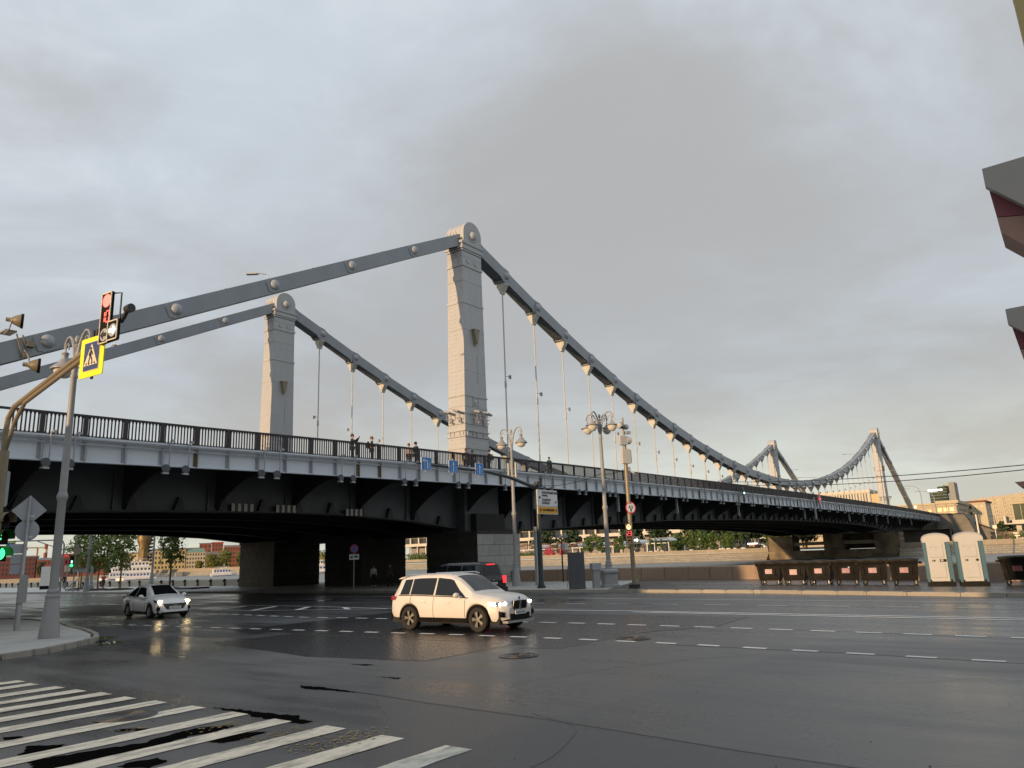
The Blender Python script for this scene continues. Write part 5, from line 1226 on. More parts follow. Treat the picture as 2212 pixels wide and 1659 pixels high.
# ================================================================ VEHICLES
def car(name, label, loc, rz, S):
    """S: profile tables (x forward) top, belt, half width, sill; wheel data; materials"""
    t = thing(name, label, 'car', loc, rz)
    x0, x1 = S['len']; ax = S['axles']; r = S['wr']; ra = S['arch']; zc_ = r
    st = []; x = x0
    while x < x1-1e-6:
        st.append(x); x += .05
    st.append(x1)
    def sec(x):
        zt, zb, w, zs = interp(S['top'], x), interp(S['belt'], x), interp(S['half'], x), interp(S['sill'], x)
        zlo = zs
        for a in ax:
            if abs(x-a) < ra: zlo = max(zlo, zc_+math.sqrt(ra*ra-(x-a)**2))
        zt = max(zt, zb+.015); g = min(1, max(0, (zt-zb-.03)/.35))
        wb = w-.05; wr = wb-.10-(S['tumble']-.10)*g
        zlo = min(zlo, zb-.12)
        h = zb-zlo
        return [(x, w-.05, zlo), (x, w, zlo+.22*h), (x, w, zlo+.55*h), (x, w-.015, zlo+.8*h), (x, wb, zb), (x, wr+.0, zb+(zt-zb)*.9), (x, wr-.10, zt), (x, wr*.45, zt+.02), (x, 0, zt+.028)]
    rows = []
    for x in st:
        h = sec(x); rows.append(h + [(p[0], -p[1], p[2]) for p in h[-2::-1]])
    m = M(); m.grid(rows); m.poly(rows[0]); m.poly(rows[-1][::-1]); part('body', m, S['paint'], t, True)
    m = M(); zu = S['under']; m.b2((x0+.12, -S['w']/2+.16, zu), (x1-.15, S['w']/2-.16, zu+.38)); part('underbody', m, MT['black_matt'], t)
    # glass sheets riding just outside the greenhouse
    def side_pt(x, f, sy):
        h = sec(x); a, b = Vector(h[4]), Vector(h[5]); p = a.lerp(b, f); return (p.x, sy*(p.y+.010), p.z)
    for sy in (-1, 1):
        for xa, xb, ta, tb in S['sidewin']:
            n = max(2, int(abs(xb-xa)/.08)); lo = [side_pt(xa+(xb-xa)*i/n, .10, sy) for i in range(n+1)]
            hi = [side_pt(xa+ta+(xb+tb-xa-ta)*i/n, .93, sy) for i in range(n+1)]
            md = [side_pt(xa+ta*.5+(xb+tb*.5-xa-ta*.5)*i/n, .52, sy) for i in range(n+1)]
            m = M(); m.grid([lo, md, hi]); part('side_window', m, MT['car_glass'], t, True)
        m = M(); xa, xb = S['sidewin'][0][0]-.06, S['sidewin'][-1][1]+.1
        m.path([side_pt(xa+(xb-xa)*i/12, .06, sy) for i in range(13)], .014, 5); part('window_trim', m, MT[S.get('trim', 'black_plastic')], t)
    for nm, (xa, xb) in (('windscreen', S['front']), ('rear_window', S['back'])):
        rows = []
        for i in range(7):
            x = xa+(xb-xa)*i/6; h = sec(x); up = .012; dx = .012*(1 if nm == 'windscreen' else -1)
            prof = [Vector(h[6])+Vector((0, -.03, 0)), Vector(h[7]), Vector(h[8])]
            full = [(p.x+dx, p.y, p.z+up) for p in prof] + [(p.x+dx, -p.y, p.z+up) for p in prof[-2::-1]]
            rows.append(full)
        m = M(); m.grid(rows); part(nm, m, MT['car_glass'], t, True)
    # wheels
    w = M(); tw = S['tw']; w.lathe([(r*.62, -tw/2), (r*.93, -tw/2), (r, -tw/2+.03), (r, tw/2-.03), (r*.93, tw/2), (r*.62, tw/2)], 28, axis='y', cap=False); wt = w.mesh('tyre', MT['tyre'], True)
    w = M(); w.lathe([(r*.64, -.06), (r*.66, .0), (r*.62, .02), (r*.60, -.05)], 24, axis='y', cap=False); w.lathe([(.02, .02), (r*.18, .015), (r*.2, -.02)], 16, axis='y')
    for k in range(S['spokes']):
        a = 2*PI*k/S['spokes']
        for da in (-.14, .14):
            c_, s_ = math.cos(a+da), math.sin(a+da); q = Vector((c_, 0, s_)); pn = Vector((-s_, 0, c_))
            i_, o_ = Vector((math.cos(a), 0, math.sin(a)))*r*.16, q*r*.63
            w.add([i_-pn*.022+Vector((0, .012, 0)), i_+pn*.022+Vector((0, .012, 0)), o_+pn*.026+Vector((0, .0, 0)), o_-pn*.026+Vector((0, .0, 0))], [(0, 1, 2, 3)])
    wr_ = w.mesh('rim', MT[S['rim']])
    w = M(); w.lathe([(.01, -.07), (r*.63, -.07), (r*.63, -.09)], 20, axis='y'); wd = w.mesh('brake_disc', MT['black_matt'])
    for a in ax:
        for sy in (-1, 1):
            e = link('wheel', None, t, (a, sy*(S['w']/2-.125), r), (0, 0, 0 if sy > 0 else PI)); link('tyre', wt, e); link('rim', wr_, e, (0, tw/2-.03, 0)); link('brake_disc', wd, e, (0, tw/2-.03, 0))
    for sy in (-1, 1):                                  # mirrors, handles, arch linings
        mx = S['mirror']; h = sec(mx); y = h[4][1]; z = h[4][2]
        m = M(); m.ball((mx-.02, sy*(y+.17), z+.09), .11, 12, 8, (.75, 1.05, .72)); m.box((mx+.02, sy*(y+.05), z+.04), (.10, .14, .05)); part('mirror', m, S['paint'], t, True)
        for hx in S['handles']: h = sec(hx); m = M(); m.box((hx, sy*(h[3][1]+.012), h[3][2]-.02), (.20, .03, .035)); part('door_handle', m, S['paint'], t)
        for a in ax:
            m = M(); n = 18; pts = [(a+(ra+.005)*math.cos(PI*i/n*1.10-.157), zc_+(ra+.005)*math.sin(PI*i/n*1.10-.157)) for i in range(n+1)]; inn = [(a+(ra-.06)*math.cos(PI*i/n*1.10-.157), zc_+(ra-.06)*math.sin(PI*i/n*1.10-.157)) for i in range(n+1)]
            yy = interp(S['half'], a)
            m.grid([[(p[0], sy*(yy+S['cladd']), p[1]) for p in pts], [(p[0], sy*(yy+S['cladd']), p[1]) for p in inn], [(p[0], sy*(yy-.30), p[1]) for p in inn]]); part('arch_trim', m, MT['black_plastic'], t)
        m = M(); sl = interp(S['sill'], 0); m.b2((ax[1]+ra-.02, sy*(S['w']/2-.06)-.05, sl-.10), (ax[0]-ra+.02, sy*(S['w']/2-.06)+.05, sl+.035)); part('sill', m, MT['black_plastic'], t)
        for dx in S['seams']:
            h = sec(dx); m = M(); m.path([(dx, sy*(p[1]+.004), p[2]) for p in h[0:5]], .006, 4); part('door_seam', m, MT['black_matt'], t)
    t['rows'] = 0; del t['rows']
    return t, sec
def plate(t, x, z, s, sz=(.52, .11)):
    m = M(); m.box((x, 0, z), (.02, sz[0], sz[1])); part('number_plate', m, MT['sign_white'], t)
    m = M()
    for k in range(7): m.box((x+s*.011, -.2+.065*k, z), (.004, .035, .05))
    part('plate_characters', m, MT['sign_black'], t)
H = rad(-90)       # heading along -Y (towards the right of the view)
SUV = dict(len=(-2.36, 2.34), w=1.89, axles=(1.47, -1.36), wr=.365, arch=.425, tw=.24, under=.22, spokes=5, rim='alloy', cladd=.006, trim='black_plastic',
    top=[(-2.36, .98), (-2.30, 1.10), (-2.12, 1.40), (-1.98, 1.57), (-1.7, 1.625), (-1.0, 1.675), (-.2, 1.68), (.25, 1.63), (.55, 1.53), (1.22, 1.09), (1.7, 1.04), (2.05, .98), (2.22, .90), (2.31, .80), (2.34, .70)],
    belt=[(-2.36, .90), (-2.2, 1.02), (-1.2, 1.02), (0, .985), (1.1, .965), (1.8, .93), (2.15, .86), (2.34, .66)],
    half=[(-2.36, .66), (-2.28, .80), (-2.0, .90), (-1.2, .945), (0, .93), (1.5, .945), (1.9, .90), (2.15, .80), (2.28, .66), (2.34, .52)],
    sill=[(-2.36, .46), (-2.2, .38), (-1.5, .36), (1.5, .36), (2.1, .30), (2.34, .36)], tumble=.22,
    sidewin=[(-1.86, -1.42, .10, .02), (-1.36, -.36, .02, .02), (-.28, .98, .0, -.62)], front=(1.12, .36), back=(-2.27, -2.02), mirror=.78, handles=(-.78, .28), seams=(-.32, .98, -1.3), paint=MT['car_warm_white'])
t, sec = car('estate_car', 'white crossover estate car tinted by warm light, turning in the junction', (-30.78, -24.98, 0), rad(-90.5), SUV)
for sy in (-1, 1):
    m = M(); m.grid([[(2.10, sy*.84, .845), (2.20, sy*.72, .855), (2.29, sy*.44, .86)], [(2.12, sy*.845, .74), (2.255, sy*.71, .735), (2.325, sy*.45, .745)]]); m.grid([[(2.10, sy*.85, .85), (1.86, sy*.91, .86)], [(2.12, sy*.855, .74), (1.95, sy*.90, .77)]]); part('headlight', m, MT['chrome'], t)
    m = M(); m.ball((2.27, sy*.60, .80), .055, 10, 6, (.6, 1.4, .9)); m.ball((2.20, sy*.74, .79), .05, 10, 6, (.6, 1.2, .9)); part('headlight_bulb', m, MT['headlight'], t)
    m = M(); m.prism([(sy*.04, .50+.10), (sy*.28, .60), (sy*.335, .68), (sy*.31, .85), (sy*.06, .87), (sy*.03, .75)], 'x', 2.30, 2.365); part('grille', m, MT['black_plastic'], t)
    m = M(); m.path([(2.365, sy*.04, .61), (2.365, sy*.28, .61), (2.365, sy*.335, .68), (2.365, sy*.31, .855), (2.365, sy*.06, .875), (2.365, sy*.03, .75), (2.365, sy*.04, .61)], .009, 5); part('grille_bar', m, MT['chrome'], t)
    m = M(); m.prism([(sy*.56, .42), (sy*.76, .42), (sy*.79, .50), (sy*.76, .58), (sy*.58, .53)], 'x', 2.12, 2.29); part('air_intake', m, MT['black_plastic'], t)
    m = M(); m.grid([[(-2.30, sy*.62, 1.03), (-2.22, sy*.86, 1.04), (-1.98, sy*.93, 1.02)], [(-2.36, sy*.62, .92), (-2.28, sy*.83, .90), (-2.04, sy*.925, .92)]]); part('tail_light', m, MT['tail_dim'], t)
    m = M(); m.path([(-1.75, sy*.62, 1.64), (-1.6, sy*.62, 1.69), (.1, sy*.62, 1.705), (.3, sy*.62, 1.66)], .018, 5); part('roof_rail', m, MT['chrome'], t)
m = M(); m.b2((2.10, -.46, .33), (2.365, .46, .50)); part('lower_grille', m, MT['black_plastic'], t)
m = M(); m.b2((2.05, -.66, .25), (2.40, .66, .31)); part('skid_plate', m, MT['galv'], t); plate(t, 2.375, .53, 1)
m = M(); m.lathe([(.045, 2.335), (.045, 2.345)], 14, axis='x', c=(0, 0, .93)); part('badge', m, MT['boat_blue'], t)
m = M(); m.prism([(-2.02, 1.55), (-2.17, 1.545), (-2.02, 1.60), (-1.8, 1.635)], 'y', -.60, .60); part('roof_spoiler', m, MT['car_warm_white'], t)
m = M(); m.b2((-2.40, -.72, .30), (-2.15, .72, .52)); part('rear_bumper', m, MT['black_plastic'], t)
m = M(); m.ball((.1, .35, 1.10), .13, 8, 6); m.ball((.1, -.35, 1.10), .13, 8, 6); m.b2((-.15, .18, .6), (.1, .55, 1.05)); m.b2((-.15, -.55, .6), (.1, -.18, 1.05)); part('seat', m, MT['black_matt'], t)
SED = dict(len=(-2.15, 2.25), w=1.73, axles=(1.42, -1.18), wr=.315, arch=.365, tw=.2, under=.17, spokes=7, rim='galv', cladd=-.02,
    top=[(-2.15, .98), (-2.10, 1.05), (-1.75, 1.10), (-1.62, 1.13), (-.85, 1.40), (-.4, 1.455), (.1, 1.455), (.45, 1.40), (1.25, .99), (1.7, .93), (2.0, .84), (2.15, .74), (2.25, .60)],
    belt=[(-2.15, .90), (-1.9, .98), (-1.0, .97), (0, .91), (1.1, .88), (1.7, .82), (2.0, .74), (2.25, .52)],
    half=[(-2.15, .62), (-2.05, .76), (-1.8, .83), (-1.0, .865), (1.0, .865), (1.6, .84), (1.95, .77), (2.12, .66), (2.25, .50)],
    sill=[(-2.15, .40), (-1.9, .30), (-1.3, .27), (1.5, .27), (2.0, .22), (2.25, .26)], tumble=.24,
    sidewin=[(-1.32, -.42, .36, .02), (-.34, .95, .02, -.55)], front=(1.20, .42), back=(-1.60, -.92), mirror=.82, handles=(-.72, .28), seams=(-.38, .98), paint=MT['car_white'])
def sedan(label, loc, rz, paint, lights, bulb='headlight_warm', tail='tail_dim'):
    S_ = dict(SED); S_['paint'] = paint
    t, sec = car('sedan', label, loc, rz, S_)
    for sy in (-1, 1):
        m = M(); m.grid([[(1.72, sy*.80, .83), (1.98, sy*.74, .79), (2.14, sy*.50, .74)], [(1.90, sy*.80, .72), (2.07, sy*.72, .66), (2.18, sy*.48, .665)]]); part('headlight', m, MT['chrome'], t)
        if lights: m = M(); m.ball((2.10, sy*.62, .715), .075, 10, 6, (.6, 1.35, .75)); part('headlight_bulb', m, MT[bulb], t)
        m = M(); m.prism([(sy*.52, .34), (sy*.74, .36), (sy*.72, .50), (sy*.60, .50)], 'x', 1.95, 2.155); part('fog_lamp', m, MT['black_plastic'], t)
        m = M(); m.grid([[(-2.06, sy*.55, .98), (-2.02, sy*.76, .98), (-1.80, sy*.84, .96)], [(-2.17, sy*.55, .86), (-2.10, sy*.75, .85), (-1.9, sy*.83, .88)]]); part('tail_light', m, MT[tail], t)
    m = M(); m.prism([(-.52, .64), (.52, .64), (.46, .54), (.36, .40), (-.36, .40), (-.46, .54)], 'x', 2.05, 2.275); part('grille', m, MT['black_plastic'], t)
    m = M()
    for k in range(5): m.box((2.278, 0, .44+.04*k), (.008, .72+.06*k, .008))
    part('grille_bar', m, MT['galv'], t)
    m = M(); m.lathe([(.06, 2.27), (.06, 2.285), (.045, 2.285), (.045, 2.27)], 18, axis='x', c=(0, 0, .595)); part('badge', m, MT['chrome'], t)
    m = M(); m.b2((1.9, -.55, .20), (2.26, .55, .28)); part('lower_grille', m, MT['black_plastic'], t); plate(t, 2.285, .47, 1); plate(t, -2.165, .72, -1)
    m = M(); m.b2((-.25, .15, .5), (0, .6, 1.0)); m.b2((-.25, -.6, .5), (0, -.15, 1.0)); m.ball((-.05, .36, 1.08), .12, 8, 6); part('seat', m, MT['black_matt'], t)
    return t
sedan('white sedan with lit headlights coming out from under the bridge', (-30.25, -5.35, 0), rad(-97), MT['car_white'], True)
sedan('dark sedan with lit headlight waiting at the left edge', (-34.55, 6.4, 0), rad(-92), MT['car_black'], True, 'headlight')
sedan('brownish sedan with red tail lights driving away at the left edge', (-31.6, 17.5, 0), rad(88), MT['car_silver'], False, tail='tail')
BIG = dict(len=(-2.7, 2.7), w=2.02, axles=(1.7, -1.5), wr=.40, arch=.47, tw=.27, under=.26, spokes=6, rim='galv', cladd=-.02,
    top=[(-2.7, .98), (-2.66, 1.12), (-2.50, 1.75), (-2.40, 1.86), (-1.8, 1.90), (0, 1.90), (.5, 1.85), (1.25, 1.25), (1.9, 1.20), (2.5, 1.10), (2.7, .8)],
    belt=[(-2.7, .92), (-2.5, 1.15), (0, 1.15), (1.3, 1.12), (2.2, 1.06), (2.7, .75)],
    half=[(-2.7, .90), (-2.6, .97), (-2.2, 1.0), (0, 1.0), (2.2, .98), (2.7, .8)],
    sill=[(-2.7, .50), (-2.4, .42), (2.4, .42), (2.7, .5)], tumble=.24,
    sidewin=[(-2.25, -1.3, .08, .02), (-1.2, -.2, .02, .02), (-.1, 1.1, .0, -.5)], front=(1.2, .55), back=(-2.635, -2.505), mirror=.85, handles=(-.9, .2), seams=(-.15, -1.25, 1.0), paint=MT['car_black'])
t, sec = car('large_suv', 'large black suv with red brake lights driving away under the bridge', (-18.9, -14.4, 0), rad(84), BIG)
for sy in (-1, 1):
    m = M(); m.b2((-2.72, sy*.80-.11, .86), (-2.60, sy*.80+.11, 1.20)); part('tail_light', m, MT['tail'], t)
m = M(); m.b2((-2.56, -.26, 1.765), (-2.48, .26, 1.81)); part('brake_light', m, MT['tail'], t)
plate(t, -2.72, .86, -1); m = M(); m.b2((-2.80, -.92, .42), (-2.6, .92, .66)); part('rear_bumper', m, MT['car_black'], t)
m = M(); m.box((-2.715, 0, 1.02), (.02, .16, .05)); part('badge', m, MT['chrome'], t)

# ================================================================ PEOPLE
def person(label, loc, rz, top, legs, hair, pose='stand', h=1.75, bag=None, group=None):
    """local: facing -Y; body is one skinned surface, clothing and hair are its children"""
    t = thing('person', label, 'person', loc, rz, group); k = h/1.75; S3 = lambda p: tuple(c*k for c in p)
    J = {'pelvis': (0, 0, .95), 'waist': (0, .01, 1.1), 'chest': (0, .01, 1.36), 'neck': (0, .01, 1.48), 'jaw': (0, -.02, 1.57), 'head': (0, 0, 1.66), 'crown': (0, .01, 1.715)}
    st = .18 if pose in ('walk', 'walk_back') else 0.03
    for s, q in ((-1, 'l'), (1, 'r')):
        f = s*st
        J['hip'+q] = (s*.09, 0, .90); J['knee'+q] = (s*.10, -f*.6-.02, .49); J['ank'+q] = (s*.10, -f+.03, .09); J['toe'+q] = (s*.115, -f-.13, .035)
        J['sh'+q] = (s*.185, .01, 1.40)
        if pose == 'photo': J['el'+q] = (s*.21, -.22, 1.30); J['wr'+q] = (s*.07, -.40, 1.52); J['ha'+q] = (s*.05, -.44, 1.58)
        elif pose == 'phone': J['el'+q] = (s*.23, -.03, 1.12); J['wr'+q] = (s*.09, -.26, 1.22); J['ha'+q] = (s*.06, -.31, 1.27)
        elif pose == 'ride': J['el'+q] = (s*.22, -.22, 1.16); J['wr'+q] = (s*.22, -.46, 1.08); J['ha'+q] = (s*.22, -.52, 1.07)
        else: J['el'+q] = (s*.235, .03+f*.3, 1.12); J['wr'+q] = (s*.24, -.06+f*.5, .88); J['ha'+q] = (s*.24, -.08+f*.55, .81)
    if pose == 'ride':
        for n_ in ('waist', 'chest', 'neck', 'jaw', 'head', 'crown', 'shl', 'shr'): x, y, z = J[n_]; J[n_] = (x, y-(z-.95)*.45, z-.06)
        J['kneel'] = (-.1, -.30, .78); J['ankl'] = (-.1, -.12, .42); J['toel'] = (-.1, -.26, .38); J['kneer'] = (.1, -.22, .62); J['ankr'] = (.1, -.02, .25); J['toer'] = (.1, -.16, .21)
    E = [('pelvis', 'waist'), ('waist', 'chest'), ('chest', 'neck'), ('neck', 'jaw'), ('jaw', 'head'), ('head', 'crown')]
    for q in 'lr': E += [('pelvis', 'hip'+q), ('hip'+q, 'knee'+q), ('knee'+q, 'ank'+q), ('ank'+q, 'toe'+q), ('chest', 'sh'+q), ('sh'+q, 'el'+q), ('el'+q, 'wr'+q), ('wr'+q, 'ha'+q)]
    RAD = {'pelvis': .125, 'waist': .115, 'chest': .13, 'neck': .052, 'jaw': .07, 'head': .098, 'crown': .075, 'hip': .085, 'knee': .055, 'ank': .038, 'toe': .03, 'sh': .06, 'el': .04, 'wr': .028, 'ha': .034}
    # five fingers leave each hand
    FV = []
    for s, q in ((-1, 'l'), (1, 'r')):
        a, b = Vector(J['wr'+q]), Vector(J['ha'+q]); d = (b-a).normalized(); sd = d.cross(Vector((0, 1, .2))).normalized() if abs(d.y) < .9 else Vector((1, 0, 0))
        for i, (o, l) in enumerate(((-.03, .05), (-.012, .065), (.006, .068), (.024, .058), (.045, .035))):
            nm = f'f{q}{i}'; J[nm] = tuple(b + sd*o + d*l*(.5 if i == 4 else 1)); RAD[nm] = .009; E.append(('ha'+q, nm))
    def skin(name, verts, edges, radf, mm, root, sub=1, parent=t):
        me = bpy.data.meshes.new(name); idx = {v: i for i, v in enumerate(verts)}
        me.from_pydata([S3(J[v]) for v in verts], [(idx[a], idx[b]) for a, b in edges], []); me.materials.append(mm)
        o = link(name, me, parent)
        md = o.modifiers.new('skin', 'SKIN'); md.use_smooth_shade = True
        for i, v in enumerate(verts):
            r = radf(v)*k; me.skin_vertices[0].data[i].radius = (r, r); me.skin_vertices[0].data[i].use_root = (v == root)
        sb = o.modifiers.new('sub', 'SUBSURF'); sb.levels = sub; sb.render_levels = sub
        return o
    base = lambda v: RAD.get(v, RAD.get(v[:-1], .04))
    skin('body', list(J), E, base, MT['skin'], 'pelvis')
    tv = ['pelvis', 'waist', 'chest', 'neck', 'shl', 'shr', 'ell', 'elr', 'wrl', 'wrr']; te = [(a, b) for a, b in E if a in tv and b in tv]
    skin('jacket', tv, te, lambda v: {'neck': .07, 'wrl': .038, 'wrr': .038}.get(v, base(v)+.024), MT[top], 'pelvis')
    lv = ['pelvis', 'hipl', 'hipr', 'kneel', 'kneer', 'ankl', 'ankr']; le = [(a, b) for a, b in E if a in lv and b in lv]
    skin('trousers', lv, le, lambda v: base(v)+.018, MT[legs], 'pelvis')
    hd = Vector(S3(J['head'])); m = M()
    m.ball((hd.x, hd.y+.015, hd.z+.03), .115*k, 14, 8, (.95, 1.05, 1.0)); m.v = [(x, max(y, hd.y-.085*k) if z < hd.z+.05 else y, max(z, hd.z-.02 if y < hd.y+.02 else hd.z-.09)) for x, y, z in m.v]
    part('hair', m, MT[hair], t, True)
    m = M(); m.prism([(-.016*k, hd.z-.035*k), (.016*k, hd.z-.035*k), (0, hd.z+.02*k)], 'y', hd.y-.125*k, hd.y-.09*k); part('nose', m, MT['skin'], t)
    m = M()
    for s in (-1, 1): m.ball((s*.034*k, hd.y-.094*k, hd.z+.012*k), .011*k, 6, 4)
    m.box((0, hd.y-.092*k, hd.z-.062*k), (.045*k, .012*k, .008*k)); part('face_detail', m, MT['hair_dark'], t)
    m = M()
    for s in (-1, 1): m.ball((s*.10*k, hd.y+.005, hd.z-.01*k), .026*k, 6, 4, (.4, .8, 1.2))
    part('ear', m, MT['skin'], t)
    for q in 'lr':
        a, b = Vector(S3(J['ank'+q])), Vector(S3(J['toe'+q])); m = M(); c_ = a.lerp(b, .55); m.box((c_.x, c_.y, max(.05, min(a.z, b.z)+.01)), (.10*k, .27*k, .09*k)); part('shoe', m, MT['cloth_white' if legs == 'cloth_black' and top == 'cloth_white' else 'black_plastic'], t)
    if pose in ('photo', 'phone'):
        z = S3((0, 0, 1.60 if pose == 'photo' else 1.29))[2]; y = -.46*k if pose == 'photo' else -.33*k
        m = M(); m.box((0, y, z), (.15, .012, .075) if pose == 'photo' else (.075, .05, .13)); o = part('smartphone', m, MT['black_plastic'], None); o.location = t.location; o.rotation_euler = t.rotation_euler; tag(o, 'dark smartphone held up by the ' + label, 'phone')
        o['label'] = 'phone held by a man in dark jacket on the bridge' if pose == 'photo' else 'phone in the hand of the man with backpack on the bridge'
    if bag:
        m = M(); m.ball((0, .24*k, 1.22*k), .2*k, 10, 8, (.85, .6, 1.25)); m.box((0, .36*k, 1.12*k), (.22, .06, .2)); o = part('backpack', m, MT[bag], None, True); o.location = t.location; o.rotation_euler = t.rotation_euler; tag(o, 'rucksack worn by ' + label.replace('person ', 'the person ')[:60], 'backpack'); o['label'] = 'dark rucksack on the back of a man looking at his phone on the bridge' if bag == 'cloth_black' else 'black and yellow rucksack on the back of a walker by the pylon'
    return t
zd = lambda x: rt(x)-1.10
rg_ = facing(.6, -.8)
person('person in black photographing with both arms raised on the bridge', (-17.5, -4.5, zd(-17.5)), rg_, 'cloth_black', 'cloth_black', 'hair_dark', 'photo', 1.76)
person('person with rucksack looking down at a phone on the bridge', (-15.6, -4.25, zd(-15.6)), facing(.7, -.7), 'cloth_brown', 'cloth_black', 'hair_brown', 'phone', 1.80, 'cloth_black')
person('brown haired person in cream top walking away on the bridge', (-11.9, -4.0, zd(-12)), facing(.85, .5), 'cloth_cream', 'cloth_black', 'hair_brown', 'walk', 1.66)
person('tall person in navy jacket walking away on the bridge', (-11.0, -3.8, zd(-11)), facing(.9, -.1), 'cloth_navy', 'cloth_black', 'hair_dark', 'walk', 1.86)
person('person in brown camouflage coat walking left of the pylon foot', (-5.6, -3.9, zd(-5)), facing(-.8, -.5), 'cloth_brown', 'cloth_black', 'hair_brown', 'walk', 1.76)
person('person in black coat in front of the pylon foot', (-4.6, -3.7, zd(-4)), facing(-.8, -.5), 'cloth_black', 'cloth_black', 'hair_dark', 'walk', 1.72)
person('person in black with yellow bag right of the pylon foot', (-3.0, -4.1, zd(-3)), facing(-.7, .4), 'cloth_black', 'cloth_black', 'hair_dark', 'walk', 1.84, 'cloth_yellow')
person('person in green coat at the railing behind the lane sign mast', (4.8, -4.6, zd(5)), facing(-.4, -.9), 'cloth_green', 'cloth_green', 'hair_brown', 'stand', 1.72)
person('woman in white top and dark skirt walking under the bridge', (-5.2, 6.85, .14), facing(-.5, -.85), 'cloth_white', 'cloth_black', 'hair_dark', 'walk', 1.70)
person('person in dark clothes walking under the bridge near the first pier', (-5.0, 5.1, .14), facing(-.5, -.85), 'cloth_brown', 'cloth_black', 'hair_dark', 'walk', 1.78)
person('cyclist in red jacket riding on the pavement beyond the bridge', (-5.34, 53.7, .22), facing(.5, .85), 'cloth_red', 'cloth_black', 'hair_dark', 'ride', 1.75)
b = thing('bicycle', 'dark bicycle ridden by the cyclist in red', 'bicycle', (-5.34, 53.7, .14), facing(.5, .85))
for y in (-.55, .52):
    m = M(); m.lathe([(.31, -.02), (.34, 0), (.31, .02), (.30, 0)], 22, axis='x', c=(0, y, .34), cap=False); e = part('wheel', m, MT['tyre'], b)
    m = M()
    for a in range(8): m.path([(0, y, .34), (0, y+.31*math.cos(a*PI/4), .34+.31*math.sin(a*PI/4))], .004, 3)
    part('spoke', m, MT['galv'], e)
m = M(); m.path([(0, .52, .34), (0, .1, .30), (0, -.38, .75), (0, .12, .82), (0, .1, .30)], .02, 5); m.path([(0, .52, .34), (0, .12, .82), (0, .16, .95)], .016, 5); m.path([(0, -.55, .34), (0, -.38, .78), (0, -.36, 1.0)], .02, 5); m.path([(-.24, -.42, 1.02), (0, -.36, 1.0), (.24, -.42, 1.02)], .014, 5); part('frame', m, MT['cloth_red'], b)
m = M(); m.ball((0, .18, .96), .1, 8, 5, (.7, 1.2, .35)); part('saddle', m, MT['black_plastic'], b)
person('rider in black standing on a kick scooter far left', (-3.57, 68.4, .24), facing(-.3, -.95), 'cloth_black', 'cloth_black', 'hair_dark', 'phone' if False else 'stand', 1.75)
b = thing('kick_scooter', 'dark kick scooter under the rider in black', 'scooter', (-3.57, 68.3, .14), facing(-.3, -.95))
m = M(); m.b2((-.08, -.5, .08), (.08, .4, .12)); m.path([(0, -.5, .1), (0, -.45, 1.05)], .02, 5); m.path([(-.22, -.45, 1.05), (.22, -.45, 1.05)], .015, 5); part('frame', m, MT['black_plastic'], b)
for y in (-.55, .42):
    m = M(); m.lathe([(.1, -.02), (.1, .02)], 12, axis='x', c=(0, y, .1)); part('wheel', m, MT['tyre'], b)
for i, (x, y, c_, lb) in enumerate([(176, 34.6, 'cloth_brown', 'person in brown beside the far bank kiosk'), (175.5, 36.2, 'cloth_white', 'person in white near the far bank lamp'), (176.5, 41.6, 'cloth_cream', 'person in cream by the white van on the far bank'), (166, 89.5, 'poster_pink', 'person in pink behind the far river wall')]):
    person(lb, (x, y, .95), facing(-.7, -.6), c_, 'cloth_black', 'hair_dark', 'walk', 1.72)
# ================================================================ TREES AND PLANTS
def leaves(m, blobs, n, size, rnd, flat=0.5, shell=0.75):
    """n leaf-sized faces spread through the given ellipsoids (cx,cy,cz,rx,ry,rz)"""
    tot = sum(b[3]*b[4]*b[5] for b in blobs)
    for b in blobs:
        k = max(3, int(n*b[3]*b[4]*b[5]/tot))
        for _ in range(k):
            d = Vector((rnd.gauss(0, 1), rnd.gauss(0, 1), rnd.gauss(0, 1))).normalized()
            r = (rnd.random()**(1-shell*.9+.05)) if shell < 1 else 1
            r = min(1.08, r*rnd.uniform(.85, 1.1))
            p = Vector((b[0]+d.x*r*b[3], b[1]+d.y*r*b[4], b[2]+d.z*r*b[5]))
            s = size*rnd.uniform(.6, 1.35)
            nrm = (d*.6+Vector((rnd.uniform(-1, 1), rnd.uniform(-1, 1), rnd.uniform(-.2, 1.2)))*flat).normalized()
            e = nrm.orthogonal().normalized(); e = Matrix.Rotation(rnd.uniform(0, 6.28), 3, nrm) @ e; g = nrm.cross(e)
            m.add([p-e*s*.5, p+g*s*.34-e*s*.05, p+e*s*.55, p-g*s*.34-e*s*.05], [(0, 1, 2, 3)])
